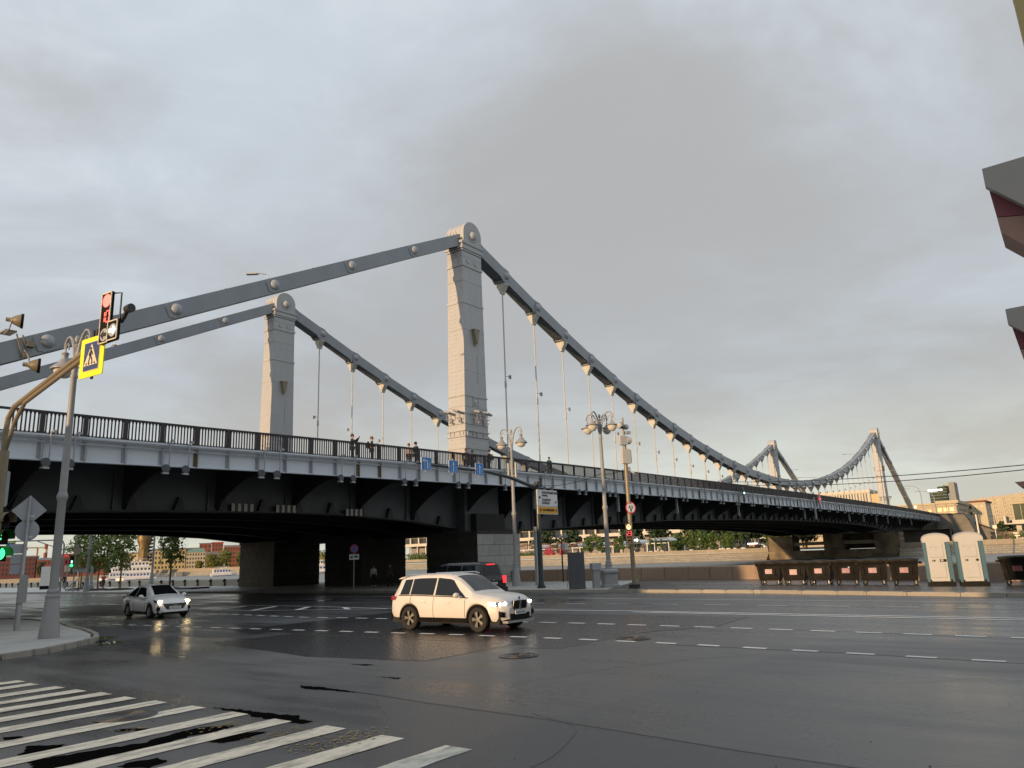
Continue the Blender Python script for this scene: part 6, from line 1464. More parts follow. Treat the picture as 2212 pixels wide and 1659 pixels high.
def tree(name, label, loc, h, r, z0, n, size, mm, seed, group=None, cat='tree', blobs=9, tr=.12, limbs=5, trunk_mat='bark', rxy=None, shell=.75):
    rnd = random.Random(seed); t = thing(name, label, cat, loc, rnd.uniform(0, 6), group)
    m = M(); m.path([(0, 0, 0), (rnd.uniform(-.05, .05), rnd.uniform(-.05, .05), z0*.6), (rnd.uniform(-.1, .1), rnd.uniform(-.1, .1), z0+(h-z0)*.45), (rnd.uniform(-.2, .2), rnd.uniform(-.2, .2), h*.93)], [tr, tr*.85, tr*.55, tr*.15], 8)
    for i in range(limbs):
        a = 6.28*i/limbs+rnd.uniform(-.4, .4); zz = z0*rnd.uniform(.85, 1.25); q = r*rnd.uniform(.5, .85)
        m.path([(0, 0, zz), (q*.5*math.cos(a), q*.5*math.sin(a), zz+(h-z0)*.2), (q*math.cos(a), q*math.sin(a), zz+(h-z0)*rnd.uniform(.3, .55))], [tr*.45, tr*.3, tr*.08], 5)
    part('trunk', m, MT[trunk_mat], t, True)
    B = []
    for i in range(blobs):
        f = i/max(1, blobs-1); zz = z0+(h-z0)*(.12+.80*f); rr = r*math.sin(PI*(.16+.74*f))**.7; a = i*2.4+rnd.uniform(-.3, .3); q = rr*rnd.uniform(.25, .62)
        s = r*rnd.uniform(.36, .58)
        B.append((q*math.cos(a), q*math.sin(a), zz, s, s, s*.8*(h-z0)/(2*r) if (h-z0) < 2*r else s*.9))
    m = M(); leaves(m, B, n, size, rnd, shell=shell); part('crown', m, MT[mm], t)
    return t
for i, (x, y, h, r, n, lb) in enumerate([(-5.4, 59.4, 8.2, 2.0, 2600, 'young street tree farthest left beyond the bridge, behind the green signal'), (-8.15, 48.9, 7.6, 1.9, 2600, 'young street tree beside the cyclist in red'),
        (-7.6, 44.9, 7.4, 1.9, 2200, 'young street tree in front of the white boat'), (-6.7, 36.2, 7.2, 2.1, 1900, 'young sparse street tree nearest the lit stone pier')]):
    tree('street_tree', lb, (x, y, .2), h, r, 2.2 if i != 3 else 2.4, int(n*.50), .36, 'leaf_street', 30+i, 'young street trees beyond the bridge', blobs=14, tr=.11, limbs=7, trunk_mat='bark_ochre')
    m = M(); m.ball((x, y, .12), 1.3, 16, 6, (1.1, 1.5, .2)); o = part('soil_mound', m, MT['soil'], None, True); o['kind'] = 'structure'
m = M(); m.b2((-7.6, 30.5, .14), (-5.6, 34.5, .30)); struct('planter_edge', m, MT['dark_metal'])
rnd = random.Random(5)
# far bank woods, each tree its own
WOOD = [(228, 150, 13.5, 7.5), (232, 139, 12, 6), (215, 88, 13, 6), (222, 78, 14, 6.5), (214, 70, 13, 6), (224, 62, 15, 7), (213, 54, 13, 6), (225, 48, 15, 7), (214, 43, 14, 6), (222, 37, 13, 6), (236, 70, 16, 7), (238, 55, 16, 7), (236, 42, 16, 7), (212, 98, 12, 5), (250, 120, 12, 6), (226, 170, 11, 6), (212, 34, 12, 5)]
WL = ['broad dark park tree standing before the white museum building', 'dark park tree right of the broad tree before the museum']
for i, (x, y, h, r) in enumerate(WOOD):
    lb = WL[i] if i < 2 else 'dark tall park tree in the woods on the far bank'
    tree('park_tree', lb if i < 2 else lb, (x, y, .95), h, r, h*.22, 1500, 1.1, 'leaf_dark', 60+i, 'dark park trees on the far bank', blobs=12, tr=.35, limbs=4)
MID = [(180, 64.5, 6.3, 2.8, 'leaf'), (181, 60.8, 6.6, 2.6, 'leaf_light'), (180, 57, 6.6, 2.6, 'leaf'), (180, 53.3, 6.3, 2.7, 'leaf'), (182, 49.5, 5.6, 2.4, 'leaf_light'), (184, 36.5, 7.2, 3.0, 'leaf'), (183, 33, 6.5, 2.4, 'leaf_light'), (184, 68.5, 5.4, 2.0, 'leaf_light'), (196, 106, 8.0, 3.0, 'leaf_light')]
for i, (x, y, h, r, mm) in enumerate(MID):
    tree('small_tree', ('round green small tree next to the glazed shelter', 'yellowish round tree right of the glazed shelter trees', 'round green tree behind the white globe lamp', 'dark green round tree left of the blue umbrella spot', 'yellowish low round tree behind the slim poplars', 'green tree behind the white van at the far pier', 'yellowish tree touching the far bridge pier', 'loose pale tree between shelter and woods', 'yellow green tree in front of the museum slab end')[i], (x, y, .95), h, r, 1.2, 900, .55, mm, 90+i, 'small round trees on the far bank', blobs=9, tr=.14, limbs=4)
for i, (y, h, r, lb) in enumerate([(91.6, 6.2, 2.0, 'ball shaped tree in the left half of a clipped pair by the pergola'), (87.4, 6.0, 2.0, 'ball shaped tree in the right half of a clipped pair by the pergola'), (80.2, 5.8, 2.1, 'ball shaped tree beside the camera pole on the far bank'), (75.6, 5.6, 2.0, 'ball shaped tree left of the white glazed shelter')]):
    tree('ball_tree', lb, (168.5, y, .95), h, r, 1.6, 1300, .40, 'leaf', 110+i, 'clipped ball trees on the far bank', blobs=7, tr=.10, limbs=3)
for i, y in enumerate((46.8, 45.1, 43.6, 41.2)):
    tree('poplar', ('first', 'second', 'third', 'last')[i] + ' slim young poplar from the left in the row of four on the far bank', (172, y, .95), 6.6+.3*(i % 2), .8, 1.2, 420, .32, 'leaf', 120+i, 'slim poplars on the far bank', blobs=9, tr=.06, limbs=2)
def shrub(label, loc, blobs, n, size, mm, seed, name='shrub', cat='shrub', group=None):
    t = thing(name, label, cat, loc, 0, group); r_ = random.Random(seed)
    m = M()
    for b in blobs[:3]: m.path([(b[0], b[1], 0), (b[0], b[1], b[2])], .05, 5)
    part('stem', m, MT['bark'], t); m = M(); leaves(m, blobs, n, size, r_); part('foliage', m, MT[mm], t); return t
shrub('pink blossoming shrub, larger left one behind the river wall', (168, 107.4, .95), [(0, 0, 2.3, 1.5, 2.0, 1.8), (0, -1.4, 1.6, 1.2, 1.2, 1.3), (0, 1.2, 1.5, 1.2, 1.2, 1.2)], 1500, .34, 'blossom', 1, 'blossom_shrub')
shrub('pink blossoming shrub, smaller right one behind the river wall', (168, 102.3, .95), [(0, 0, 2.4, 1.2, 1.3, 1.7), (0, .3, 1.5, 1.0, 1.2, 1.2)], 800, .34, 'blossom', 2, 'blossom_shrub')
shrub('loose green hedge left of the pink shrubs', (168, 116.5, .95), [(0, k*1.6-4, 1.4, .9, 1.3, 1.2) for k in range(6)], 1400, .4, 'leaf', 3)
shrub('low green bush seen between the bridge piers', (168.5, 168, .95), [(0, k*2.2-6, 2.2, 1.6, 2.0, 2.0) for k in range(7)], 1600, .5, 'leaf', 4)
shrub('green bank trees seen through the narrow pier gap', (170, 227, .95), [(0, k*3-6, 4.0, 3, 3, 3.4) for k in range(5)], 1500, .8, 'leaf_gold', 5)
shrub('low green bushes below the small trees on the far bank', (173, 52, .95), [(0, k*2.3-8, .8, .9, 1.2, .9) for k in range(7)], 1200, .4, 'leaf_dark', 6)
shrub('low green bushes below the slim poplars', (173, 40.5, .95), [(0, k*1.9-4, 1.0, .8, .9, 1.0) for k in range(5)], 800, .35, 'leaf_dark', 7)
for i, (y, w) in enumerate([(91.4, 1.2), (88.9, 1.3), (87.4, 1.3), (85.2, 1.4), (83.6, 1.2), (101.7, 1.1), (67.2, 1.2), (65.3, 1.2), (63.4, 1.3), (53.8, 1.3), (44.9, .9), (43.9, 1.1), (42.3, 1.3), (40.4, 1.0), (37.9, 1.6)]):
    t = thing('planter', 'white round planter standing behind the far river wall', 'planter', (164.6, y, .95), 0, 'white planters along the far bank')
    m = M(); m.lathe([(w*.36, 0), (w*.46, .5), (w*.52, 1.12), (w*.46, 1.14), (w*.44, 1.0)], 14); part('pot', m, MT['white_paint'], t, True)
    if i in (6, 7, 8, 9, 12, 5, 0):
        m = M(); m.path([(0, 0, 1), (0, 0, 3.4)], .04, 5); part('stem', m, MT['bark'], t)
        m = M(); leaves(m, [(0, 0, 2.4, .5, .5, 1.0), (0, 0, 3.6, .45, .45, 1.2), (0, 0, 4.4, .3, .3, .7)], 260, .3, random.Random(200+i)); part('foliage', m, MT['leaf'], t)
# right end of the far bank: clipped shrubs and planters on the terrace
for i, (y, r, z, mm, lb) in enumerate([(-25.0, 1.15, 2.5, 'leaf_brown', 'large brownish clipped ball shrub at the right terrace'), (-23.6, .75, 1.9, 'leaf', 'small clipped ball shrub left of the brownish one'), (-26.6, .9, 2.2, 'leaf', 'green clipped shrub right of the brownish ball'), (-28.2, 1.3, 2.6, 'leaf', 'dark green shrub at the right edge of the terrace'), (-29.6, 1.2, 2.2, 'leaf', 'dark green shrub cut by the right edge')]):
    shrub(lb, (172, y, .95), [(0, 0, z-.95, r, r, r)], int(500*r), .22, mm, 300+i, 'clipped_shrub')
for i, (y, z) in enumerate([(-27.3, 2.9), (-27.5, 2.3), (-27.2, 1.3), (-28.3, 1.6)]):
    t = thing('window_box', 'pale stepped planter among the terrace shrubs', 'planter', (171, y, z), 0, 'pale stepped planters'); m = M(); m.b2((-.3, -.55, 0), (.3, .55, .3)); part('box', m, MT['sign_cream'], t)
    m = M(); m.b2((-.25, -.5, .3), (.25, .5, .36)); part('soil', m, MT['soil'], t)
    m = M(); m.b2((-.05, -.05, .95-z), (.05, .05, 0)); part('leg', m, MT['galv'], t)

# ================================================================ FAR BANK BUILDINGS
def window_grid(parent, origin, du, dz, nx, nz, w, h, mm, normal=(-1, 0), skip=(), frame=None, name='window', stuff=False):
    """windows on a wall through origin; du = (dx,dy) step along the wall"""
    L = math.hypot(*du); ux, uy = du[0]/L, du[1]/L; nx_, ny_ = normal
    b = M(); b.add([(-.5, -.02, -.5), (.5, -.02, -.5), (.5, -.02, .5), (-.5, -.02, .5), (-.5, .1, -.5), (.5, .1, -.5), (.5, .1, .5), (-.5, .1, .5)], [(0, 1, 2, 3), (0, 4, 5, 1), (1, 5, 6, 2), (2, 6, 7, 3), (3, 7, 4, 0)])
    rz = math.atan2(nx_, -ny_)
    if stuff:
        m = M(); R = Matrix.Rotation(rz, 3, 'Z')
        for i in range(nx):
            for k in range(nz):
                if (i, k) in skip: continue
                c = Vector((origin[0]+du[0]*i, origin[1]+du[1]*i, origin[2]-dz*k)); m.add([R @ Vector((x*w, y, z*h))+c for x, y, z in b.v[:4]], [(0, 1, 2, 3)])
        part('window_rows', m, MT[mm], parent, kind='stuff'); return
    me = b.mesh(name, MT[mm])
    for i in range(nx):
        for k in range(nz):
            if (i, k) in skip: continue
            link(name, me, parent, (origin[0]+du[0]*i, origin[1]+du[1]*i, origin[2]-dz*k), (0, 0, rz), (w, 1, h))
# museum
t = thing('museum_building', 'long white museum building with columns and vertical fins', 'building', (0, 0, 0))
m = M(); m.b2((291, 95, 11.6), (330, 300, 21)); part('glazed_storey', m, MT['window_dark'], t); m = M(); m.b2((287, 93, 10.0), (332, 302, 11.6)); part('floor_slab', m, MT['wall_white'], t); m = M(); m.b2((287, 93, 21), (332, 302, 23)); part('roof', m, MT['wall_white'], t)
m = M(); m.b2((296, 96, .9), (330, 300, 10)); part('lower_wall', m, MT['wall_grey'], t)
b = M(); b.b2((-.4, -.45, 0), (.4, .45, 9.4)); me = b.mesh('column', MT['wall_white'])
for k in range(29): link('column', me, t, (289.6, 98+7.0*k, 11.6))
b = M(); b.b2((-.35, -.35, 0), (.35, .35, 9.1)); me = b.mesh('lower_column', MT['wall_white'])
for k in range(29): link('lower_column', me, t, (288.5, 98+7.0*k, .9))
b = M(); b.b2((-.2, -.16, 0), (.2, .16, 6.0)); me = b.mesh('sun_fin', MT['wall_cream'])
for k in range(190): link('sun_fin', me, t, (290.2, 97+1.06*k, 14.7))
# pergola with arched roofs
t = thing('arched_pergola', 'row of brown arches with white barrel roofs on the far bank', 'pergola', (0, 0, 0))
for k in range(6):
    y = 120-7.9*k; n = 14
    m = M(); o = [(y-3.9*math.cos(PI*i/n), 4.35+1.75*math.sin(PI*i/n)) for i in range(n+1)]; inn = [(y-3.6*math.cos(PI*i/n), 4.3+1.25*math.sin(PI*i/n)) for i in range(n+1)]
    m.prism(o + inn[::-1], 'x', 171.6, 172.1); part('arch', m, MT['canopy_brown'], t)
    m = M(); n = 10; o = [(y-3.9-2.3*math.cos(PI*i/n), 4.5+1.35*math.sin(PI*i/n)) for i in range(n+1)]; inn = [(y-3.9-2.2*math.cos(PI*i/n), 4.45+1.25*math.sin(PI*i/n)) for i in range(n+1)]
    m.prism(o + inn[::-1], 'x', 172.2, 178); part('barrel_roof', m, MT['canopy_white'], t)
    m = M()
    for dy in (-2.4, 0, 2.4): m.path([(171.9, y+dy, 4.3), (171.9, y+dy+1.1, 5.2)], .07, 4); m.path([(171.9, y+dy, 4.3), (171.9, y+dy-1.1, 5.2)], .07, 4)
    m.path([(171.9, y-3.9, 4.3), (171.9, y+3.9, 4.3)], .1, 4); part('truss', m, MT['canopy_brown'], t)
    for dy in (-3.9, 1.0): m = M(); m.b2((171.7, y+dy-.14, .95), (172.0, y+dy+.14, 4.3)); part('post', m, MT['white_paint'], t)
m = M(); m.b2((177.6, 76, .95), (177.9, 124, 3.9)); part('back_wall', m, MT['wall_grey'], t); m = M(); m.b2((171.5, 76, 4.0), (171.7, 124, 4.18)); part('eaves_beam', m, MT['canopy_white'], t)
t = thing('glazed_shelter', 'white shelter with three curved roof ribs beside the trees', 'shelter', (0, 0, 0))
for k in range(3):
    y = 70.6-2.7*k; n = 8; m = M(); o = [(y+1.2-(2.6)*i/n, 4.4+1.7*math.sin(PI*(.15+.5*(1-i/n)))) for i in range(n+1)]
    m.prism(o + [(a, b-.14) for a, b in o[::-1]], 'x', 171, 177); part('roof_panel', m, MT['canopy_white'], t)
    m = M(); m.path([(170.95, a, b) for a, b in o], .1, 5); part('rib', m, MT['canopy_brown'], t)
for y in (71.6, 69, 66.6, 64.2): m = M(); m.b2((171, y-.12, .95), (171.25, y+.12, 4.7)); part('post', m, MT['white_paint'], t)
m = M(); m.b2((171.1, 64.3, .95), (171.15, 66.5, 3.9)); part('glass_pane', m, MT['window_dark'], t); m = M(); m.b2((170.9, 64, 4.3), (171.3, 72, 4.5)); part('beam', m, MT['white_paint'], t)
t = thing('kiosk', 'small red and white kiosk near the far bridge pier', 'kiosk', (176, 39.2, .95))
m = M(); m.b2((-.9, -1.05, 0), (.9, 1.05, 2.0)); part('body', m, MT['roof_red'], t); m = M(); m.b2((-1.0, -1.2, 2.0), (1.0, 1.2, 2.3)); part('lit_fascia', m, MT['white_sign_light'], t); m = M(); m.b2((-.92, -.75, .9), (-.9, -.2, 1.8)); m.b2((-.92, .1, .2), (-.9, .7, 1.8)); part('hatch', m, MT['sign_cream'], t)
t = thing('delivery_van', 'white van parked behind the red kiosk', 'van', (179.5, 37.6, .95))
m = M(); m.prism([(-1.9, .35), (-1.9, 1.1), (-1.2, 1.3), (-.7, 1.9), (1.9, 1.95), (1.9, .35)], 'y', -.9, .9); m.v = [(y, x, z) for x, y, z in m.v]; part('body', m, MT['white_paint'], t); m = M(); m.b2((-.92, -.6, 1.25), (-.89, 1.6, 1.75)); part('side_window', m, MT['car_glass'], t)
for y in (-1.2, 1.2):
    for x in (-.8, .8): m = M(); m.lathe([(.34, -.1), (.34, .1)], 14, axis='x', c=(x, y, .34)); part('wheel', m, MT['tyre'], t)
for i, (y, h) in enumerate(((55.4, 4.0), (35.6, 3.6))):
    t = thing('park_lamp', ('white globe park lamp before the small trees', 'double headed park lamp near the kiosk')[i], 'lamp post', (175, y, .95))
    m = M(); m.path([(0, 0, 0), (0, 0, h)], .06, 6); part('pole', m, MT['dark_metal'], t); m = M(); m.ball((0, 0, h+.15), .3, 10, 6, (1, 1, .7)); part('lamp', m, MT['white_paint'], t)
    if i: m = M(); m.box((0, .6, h), (.3, .5, .2)); m.box((0, -.6, h), (.3, .5, .2)); part('lamp_head', m, MT['white_paint'], t)
t = thing('court_fence', 'tall wire mesh fence of a sports court on the far bank', 'fence', (0, 0, 0)); m = M()
for k in range(10): m.b2((195, 44+1.1*k, .95), (195.08, 44.08+1.1*k, 4.8))
part('post', m, MT['galv'], t); m = M()
for k in range(14): m.b2((195.02, 44, 1.1+.27*k), (195.05, 54, 1.13+.27*k))
part('wire', m, MT['galv'], t, kind='stuff')
# right side skyline
t = thing('office_building', 'long beige stone office building behind the far end of the bridge', 'building', (0, 0, 0))
m = M(); m.b2((367.5, 6.8, .9), (408, 120, 19.0)); part('wall', m, MT['wall_beige'], t); m = M(); m.b2((366.6, 15.5, 18.8), (408.5, 121, 19.6)); m.b2((366.6, 5.8, 19.0), (408.5, 15.5, 20.4)); m.b2((366.9, 6.2, 13.6), (367.5, 16, 14.1)); m.b2((367.0, 6.2, 18.0), (367.5, 120, 18.4)); part('cornice', m, MT['wall_cream'], t)
m = M()
for k in range(18): m.b2((367.1, 17.2+5.6*k, 4), (367.5, 17.7+5.6*k, 18))
m.b2((367.0, 7, 4), (367.5, 7.4, 18.9)); m.b2((367.0, 15.4, 4), (367.5, 15.9, 18.9)); m.b2((367.0, 11, 4), (367.5, 11.3, 18.9)); part('pilaster', m, MT['wall_beige'], t)
window_grid(t, (367.42, 9.0, 16.2), (0, 2.55), 2.5, 3, 3, 1.7, 1.6, 'window_gold', frame=1); window_grid(t, (367.42, 18.4, 15.8), (0, 2.8), 2.9, 22, 3, 1.2, 1.3, 'window_gold')
window_grid(t, (370, 6.75, 16.2), (3.0, 0), 2.6, 12, 4, 1.1, 1.4, 'window_dark', (0, -1))
t = thing('pink_block', 'taller pinkish apartment block behind the beige office', 'building', (0, 0, 0))
m = M(); m.b2((412, -1.2, .9), (440, 14, 20.5)); part('wall', m, MT['wall_cream'], t); m = M(); m.b2((411.3, -1.9, 20.5), (440.6, 14.6, 21.3)); part('cornice', m, MT['wall_maroon'], t)
window_grid(t, (414.5, -1.25, 18), (3.2, 0), 3.2, 8, 5, 1.2, 1.7, 'window_dark', (0, -1)); window_grid(t, (411.95, .6, 18), (0, 2.6), 3.2, 5, 2, 1.1, 1.6, 'window_dark')
t = thing('glass_tower', 'dark stepped glass office tower with lit rooftop sign', 'building', (0, 0, 0))
def curved(m, x0, ys, z0, z1, bulge):
    n = len(ys)-1; rows = []
    for z in (z0, z1): rows.append([(x0-bulge*math.sin(PI*i/n), y, z) for i, y in enumerate(ys)] + [(x0+18, ys[-1], z), (x0+18, ys[0], z)])
    m.grid(rows, close=True); m.poly(rows[1]); return m
m = M(); curved(m, 546, [31.5+1.1*i for i in range(11)], .9, 34.2, 2.5); part('lower_volume', m, MT['tower_glass'], t)
m = M(); curved(m, 548, [30+.75*i for i in range(11)], 34.2, 38.2, 1.5); m.b2((549, 30, 38.2), (560, 34, 39.2)); part('upper_volume', m, MT['tower_glass'], t)
m = M(); m.b2((545, 26.6, .9), (562, 30.0, 40.4)); part('service_core', m, MT['wall_grey'], t)
m = M()
for z in range(20, 38, 2): m.b2((543.2, 31.2, z), (543.5, 42, z+.25))
part('floor_band', m, MT['wall_grey'], t)
m = M(); m.b2((543.0, 34.0, 35.3), (543.4, 41.3, 36.2)); m.ball((543, 42.0, 35.7), .75, 12, 8); part('rooftop_sign', m, MT['white_sign_light'], t)
t = thing('slab_apartments', 'long cream slab of apartment blocks with stepped balconies', 'building', (0, 0, 0))
for k in range(7):
    y = 26.5-6.4*k; x = 648-2.5*k; zt = 32.6+.35*k
    m = M(); m.b2((x, y-6.4, .9), (x+14, y, zt)); part('block', m, MT['wall_beige'], t); m = M(); m.b2((x-.8, y-.5, .9), (x, y+.3, zt+1.3)); part('fin_wall', m, MT['wall_cream'], t)
    m = M()
    for z in range(4, 32, 3): m.b2((x-1.0, y-1.9, z), (x, y-.6, z+1.1))
    part('balcony', m, MT['wall_cream'], t, kind='stuff')
    window_grid(t, (x-.02, y-2.9, 30.4), (0, -1.5), 2.35, 3, 11, .8, 1.2, 'window_dark', stuff=True)
t = thing('striped_office', 'pale office block with dark vertical window strips seen past the bridge', 'building', (0, 0, 0))
m = M(); m.b2((438, 59, .9), (460, 88, 32.2)); part('wall', m, MT['wall_white'], t); m = M(); m.b2((437.4, 58.4, 31.4), (460, 88.5, 33.0)); part('parapet', m, MT['wall_white'], t)
window_grid(t, (437.95, 60.6, 27.6), (0, 1.62), 1, 17, 1, .75, 6.6, 'window_dark')
t = thing('gold_glass_block', 'small block with sunlit golden windows left of the far pylon', 'building', (0, 0, 0))
m = M(); m.b2((424, 50.5, .9), (436, 55.3, 29.4)); part('wall', m, MT['wall_yellow'], t); window_grid(t, (423.95, 51.2, 28.2), (0, .85), 1.25, 5, 4, .7, .95, 'window_gold')
t = thing('glass_pavilion', 'modern pavilion with green glass box on white platform at the right', 'building', (0, 0, 0))
m = M(); m.b2((180, -36, 5.3), (190, -26.4, 6.3)); m.b2((179.6, -25.2, 5.3), (190, -24.7, 7.4)); m.b2((179.8, -26.5, 5.3), (190, -25.2, 5.6)); part('platform', m, MT['wall_white'], t)
m = M(); m.b2((181, -36, 6.3), (189, -26.9, 10.3)); part('glass_box', m, MT['tower_glass'], t); m = M(); m.b2((180.6, -36.3, 10.3), (189.5, -26.5, 10.6)); m.b2((180.85, -27.05, 6.3), (181.0, -26.85, 10.3)); m.b2((180.85, -28.7, 6.3), (181.0, -28.6, 10.3)); part('frame', m, MT['wall_cream'], t)
m = M(); m.b2((183, -28, .9), (184.4, -26.9, 5.3)); part('support', m, MT['wall_white'], t); m = M()
for y in (-27.6, -28.8, -29.9): m.b2((182, y, 10.6), (182.15, y+.12, 12.0))
part('mast', m, MT['wall_yellow'], t)
def tall_lamp(x, y, h, lb, arm=(-2.0, 1.5), double=False, z=.95):
    t = thing('road_lamp', lb, 'street lamp', (x, y, z), 0, 'tall road lamps on the far approach'); m = M()
    m.path([(0, 0, 0), (0, 0, h*.86), (arm[0]*.15, arm[1]*.15, h*.95), (arm[0]*.5, arm[1]*.5, h*.99), (arm[0], arm[1], h)], [.2, .13, .1, .08, .06], 6); part('pole', m, MT['lamp_grey'], t)
    m = M(); m.box((arm[0]*1.1, arm[1]*1.1, h), (.5, 1.6, .15), rz=.3); part('lamp_head', m, MT['lamp_grey'], t)
tall_lamp(247, 3.2, 20.0, 'tall road lamp with double head right of the far pylon', (-1.0, 3.2)); tall_lamp(248, -.6, 18.0, 'tall road lamp in front of the glass tower', (-1, 4.2)); tall_lamp(290, -14, 9.5, 'short road lamp before the slab apartments', (-.5, 1.2)); tall_lamp(300, -8, 11, 'road lamp left of the slab apartments', (-.5, 1.0))
t = thing('white_mast', 'plain white tapering mast rising behind the portable toilets', 'mast', (130, -23.65, -2.1)); m = M(); m.lathe([(.24, 0), (.22, 2), (.14, 9.0)], 10); part('pole', m, MT['sign_cream'], t, True); m = M(); m.lathe([(.9, -.3), (.8, .9), (.3, 1.0)], 12); part('base', m, MT['galv'], t)
t = thing('round_mirrors', 'road sign cluster and round mirrors by the far bridge end', 'road sign', (246, 5.2, .95)); m = M(); m.path([(0, 0, 0), (0, 0, 13)], .09, 6); part('pole', m, MT['galv'], t)
for z in (12.6, 9.4): m = M(); m.lathe([(.55, -.1), (.6, 0), (.5, .08)], 16, axis='x', c=(-.1, .1, z)); part('mirror', m, MT['galv'], t)
t = thing('no_entry_sign', 'faded red round sign on a post at the far bridge end', 'road sign', (246, 2.6, .95)); m = M(); m.path([(0, 0, 0), (0, 0, 12)], .08, 6); part('post', m, MT['galv'], t); m = M(); m.lathe([(.65, 0), (.65, .08)], 20, axis='x', c=(-.1, 0, 10.4)); part('disc', m, MT['tail_dim'], t); m = M(); m.b2((-.1, -.35, 8.0), (0, .35, 9.4)); part('plate', m, MT['sign_cream'], t)
t = thing('info_board', 'blank pale board on a post by the terrace stairs', 'sign board', (172, -23.1, .95)); m = M(); m.b2((-.05, -.45, 3.4), (.05, .45, 4.2)); part('board', m, MT['sign_cream'], t); m = M(); m.b2((-.04, -.05, 0), (.04, .05, 3.4)); part('post', m, MT['galv'], t)
t = thing('terrace_wall', 'tan low wall behind the terrace shrubs at the right', 'wall', (0, 0, 0)); m = M(); m.b2((195, -40, .9), (196, -20, 3.4)); part('face', m, MT['granite_warm'], t); m = M(); m.b2((194.8, -40, 3.4), (196.2, -20, 3.65)); part('coping', m, MT['granite_brown'], t)
person('person in dark clothes on the terrace behind the portable toilets', (171, -22.2, 1.0), facing(-.8, .4), 'cloth_black', 'cloth_black', 'hair_dark', 'walk', 1.8)
for i in range(9): tree('road_tree', 'dark green tree along the far approach road', (420+14*i, -6-3.2*i, .95), 8.5+(i % 3), 4.2, 2, 420, 1.1, 'leaf_dark', 400+i, 'trees along the far approach road', blobs=7, tr=.25, limbs=3)

# ================================================================ LEFT VISTA, SEEN UNDER THE BRIDGE
m = M(); m.prism([(84, 392), (122, 352), (142, 345), (158, 372), (158, 700), (60, 700)], 'z', -3, .35); struct('island', m, MT['granite_warm'])
def block(name, label, A, B, z0, z1, depth, wm, rm, nx, nz, wmat='window_dark', rh=1.0, w=.5, mans=False, cat='building', wz=1.9, group=None):
    A, B = Vector((*A, 0)), Vector((*B, 0)); d = B-A; L = d.length; d.normalize(); n = Vector((d.y, -d.x, 0))
    if n.dot(Vector((-49, -41, 0))-A) < 0: n = -n
    rz = math.atan2(n.x, -n.y); mid = (A+B)/2
    t = thing(name, label, cat, (mid.x, mid.y, z0), rz, group); H = z1-z0
    m = M(); m.b2((-L/2, 0, 0), (L/2, depth, H)); part('wall', m, MT[wm], t)
    m = M()
    if mans: m.add([(-L/2-.3, -.3, H), (L/2+.3, -.3, H), (L/2+.3, depth+.3, H), (-L/2-.3, depth+.3, H), (-L/2+1.2, 1.6, H+rh), (L/2-1.2, 1.6, H+rh), (L/2-1.2, depth-1.6, H+rh), (-L/2+1.2, depth-1.6, H+rh)], [(0, 1, 5, 4), (1, 2, 6, 5), (2, 3, 7, 6), (3, 0, 4, 7), (4, 5, 6, 7), (3, 2, 1, 0)])
    else: m.b2((-L/2-.3, -.3, H), (L/2+.3, depth+.3, H+rh))
    part('roof', m, MT[rm], t)
    if nx:
        dz = (H-1.2)/nz; window_grid(t, (-L/2+L/nx*.5, -.0, H-dz*.55), (L/nx, 0), dz, nx, nz, L/nx*w, dz*.5, wmat, (0, -1))
    return t
block('mansion_block', 'sunlit yellow apartment building on the far quay', (170, 374.5), (184, 367), .9, 12.6, 14, 'wall_yellow', 'roof_grey', 9, 4, rh=.9)
block('mansion_block', 'pale building with green mansard roof beside the yellow one', (184.4, 366.6), (193, 361.6), .9, 11.0, 14, 'wall_cream', 'roof_green', 7, 4, rh=2.2, mans=True)
block('mansion_block', 'grey building right of the green mansard roof', (193.4, 361.4), (204, 355), .9, 10.2, 14, 'wall_grey', 'roof_grey', 8, 4, rh=.8)
block('mansion_block', 'yellow building with arched top partly behind the monument', (158.6, 384), (169.5, 375), .9, 11.2, 10, 'wall_yellow', 'roof_grey', 7, 4, rh=.8)
block('brick_block', 'red brick tower building above the green roof', (236, 441), (242.5, 437), .9, 18.2, 9, 'wall_red', 'roof_grey', 3, 5, rh=.5)
block('brick_block', 'tallest red brick building with stepped top', (243, 436.8), (249, 433.4), .9, 18.4, 9, 'wall_red', 'roof_red', 4, 6, rh=.7)
block('brick_block', 'grey roofed red building right of the tallest one', (249.5, 433), (262, 425), .9, 15.6, 9, 'wall_red', 'roof_grey', 8, 5, rh=1.2)
block('brick_block', 'low long red building left of the red tower', (226, 447), (236, 441), .9, 15.0, 9, 'wall_maroon', 'roof_grey', 6, 5, rh=.8)
block('brick_block', 'red brick house at the right end by the pier', (262, 424), (274, 417), .9, 12.0, 9, 'wall_red', 'roof_red', 6, 4, rh=.9)
block('factory_block', 'long dark red factory hall at the far left', (107, 412), (122, 405), .35, 11.2, 18, 'wall_maroon', 'roof_grey', 10, 4, rh=.7)
block('factory_block', 'red factory hall with sunlit gable left of the chimney', (122.5, 404.8), (131, 401), .35, 9.4, 16, 'wall_red', 'roof_grey', 6, 3, rh=1.2, mans=True)
block('factory_block', 'bright red roofed factory building right of the chimney', (131.4, 400.8), (140, 397), .35, 10.5, 16, 'wall_maroon', 'roof_red', 6, 3, rh=1.9, mans=True)
block('factory_block', 'low red brick shed at the island quay', (97, 416.6), (106.6, 412.2), .35, 9.4, 16, 'wall_red', 'roof_grey', 6, 4, rh=.5)
block('factory_block', 'brown block behind the tall monument', (140.5, 397), (152, 391), .35, 9.5, 16, 'wall_red', 'roof_grey', 6, 3, rh=.8)
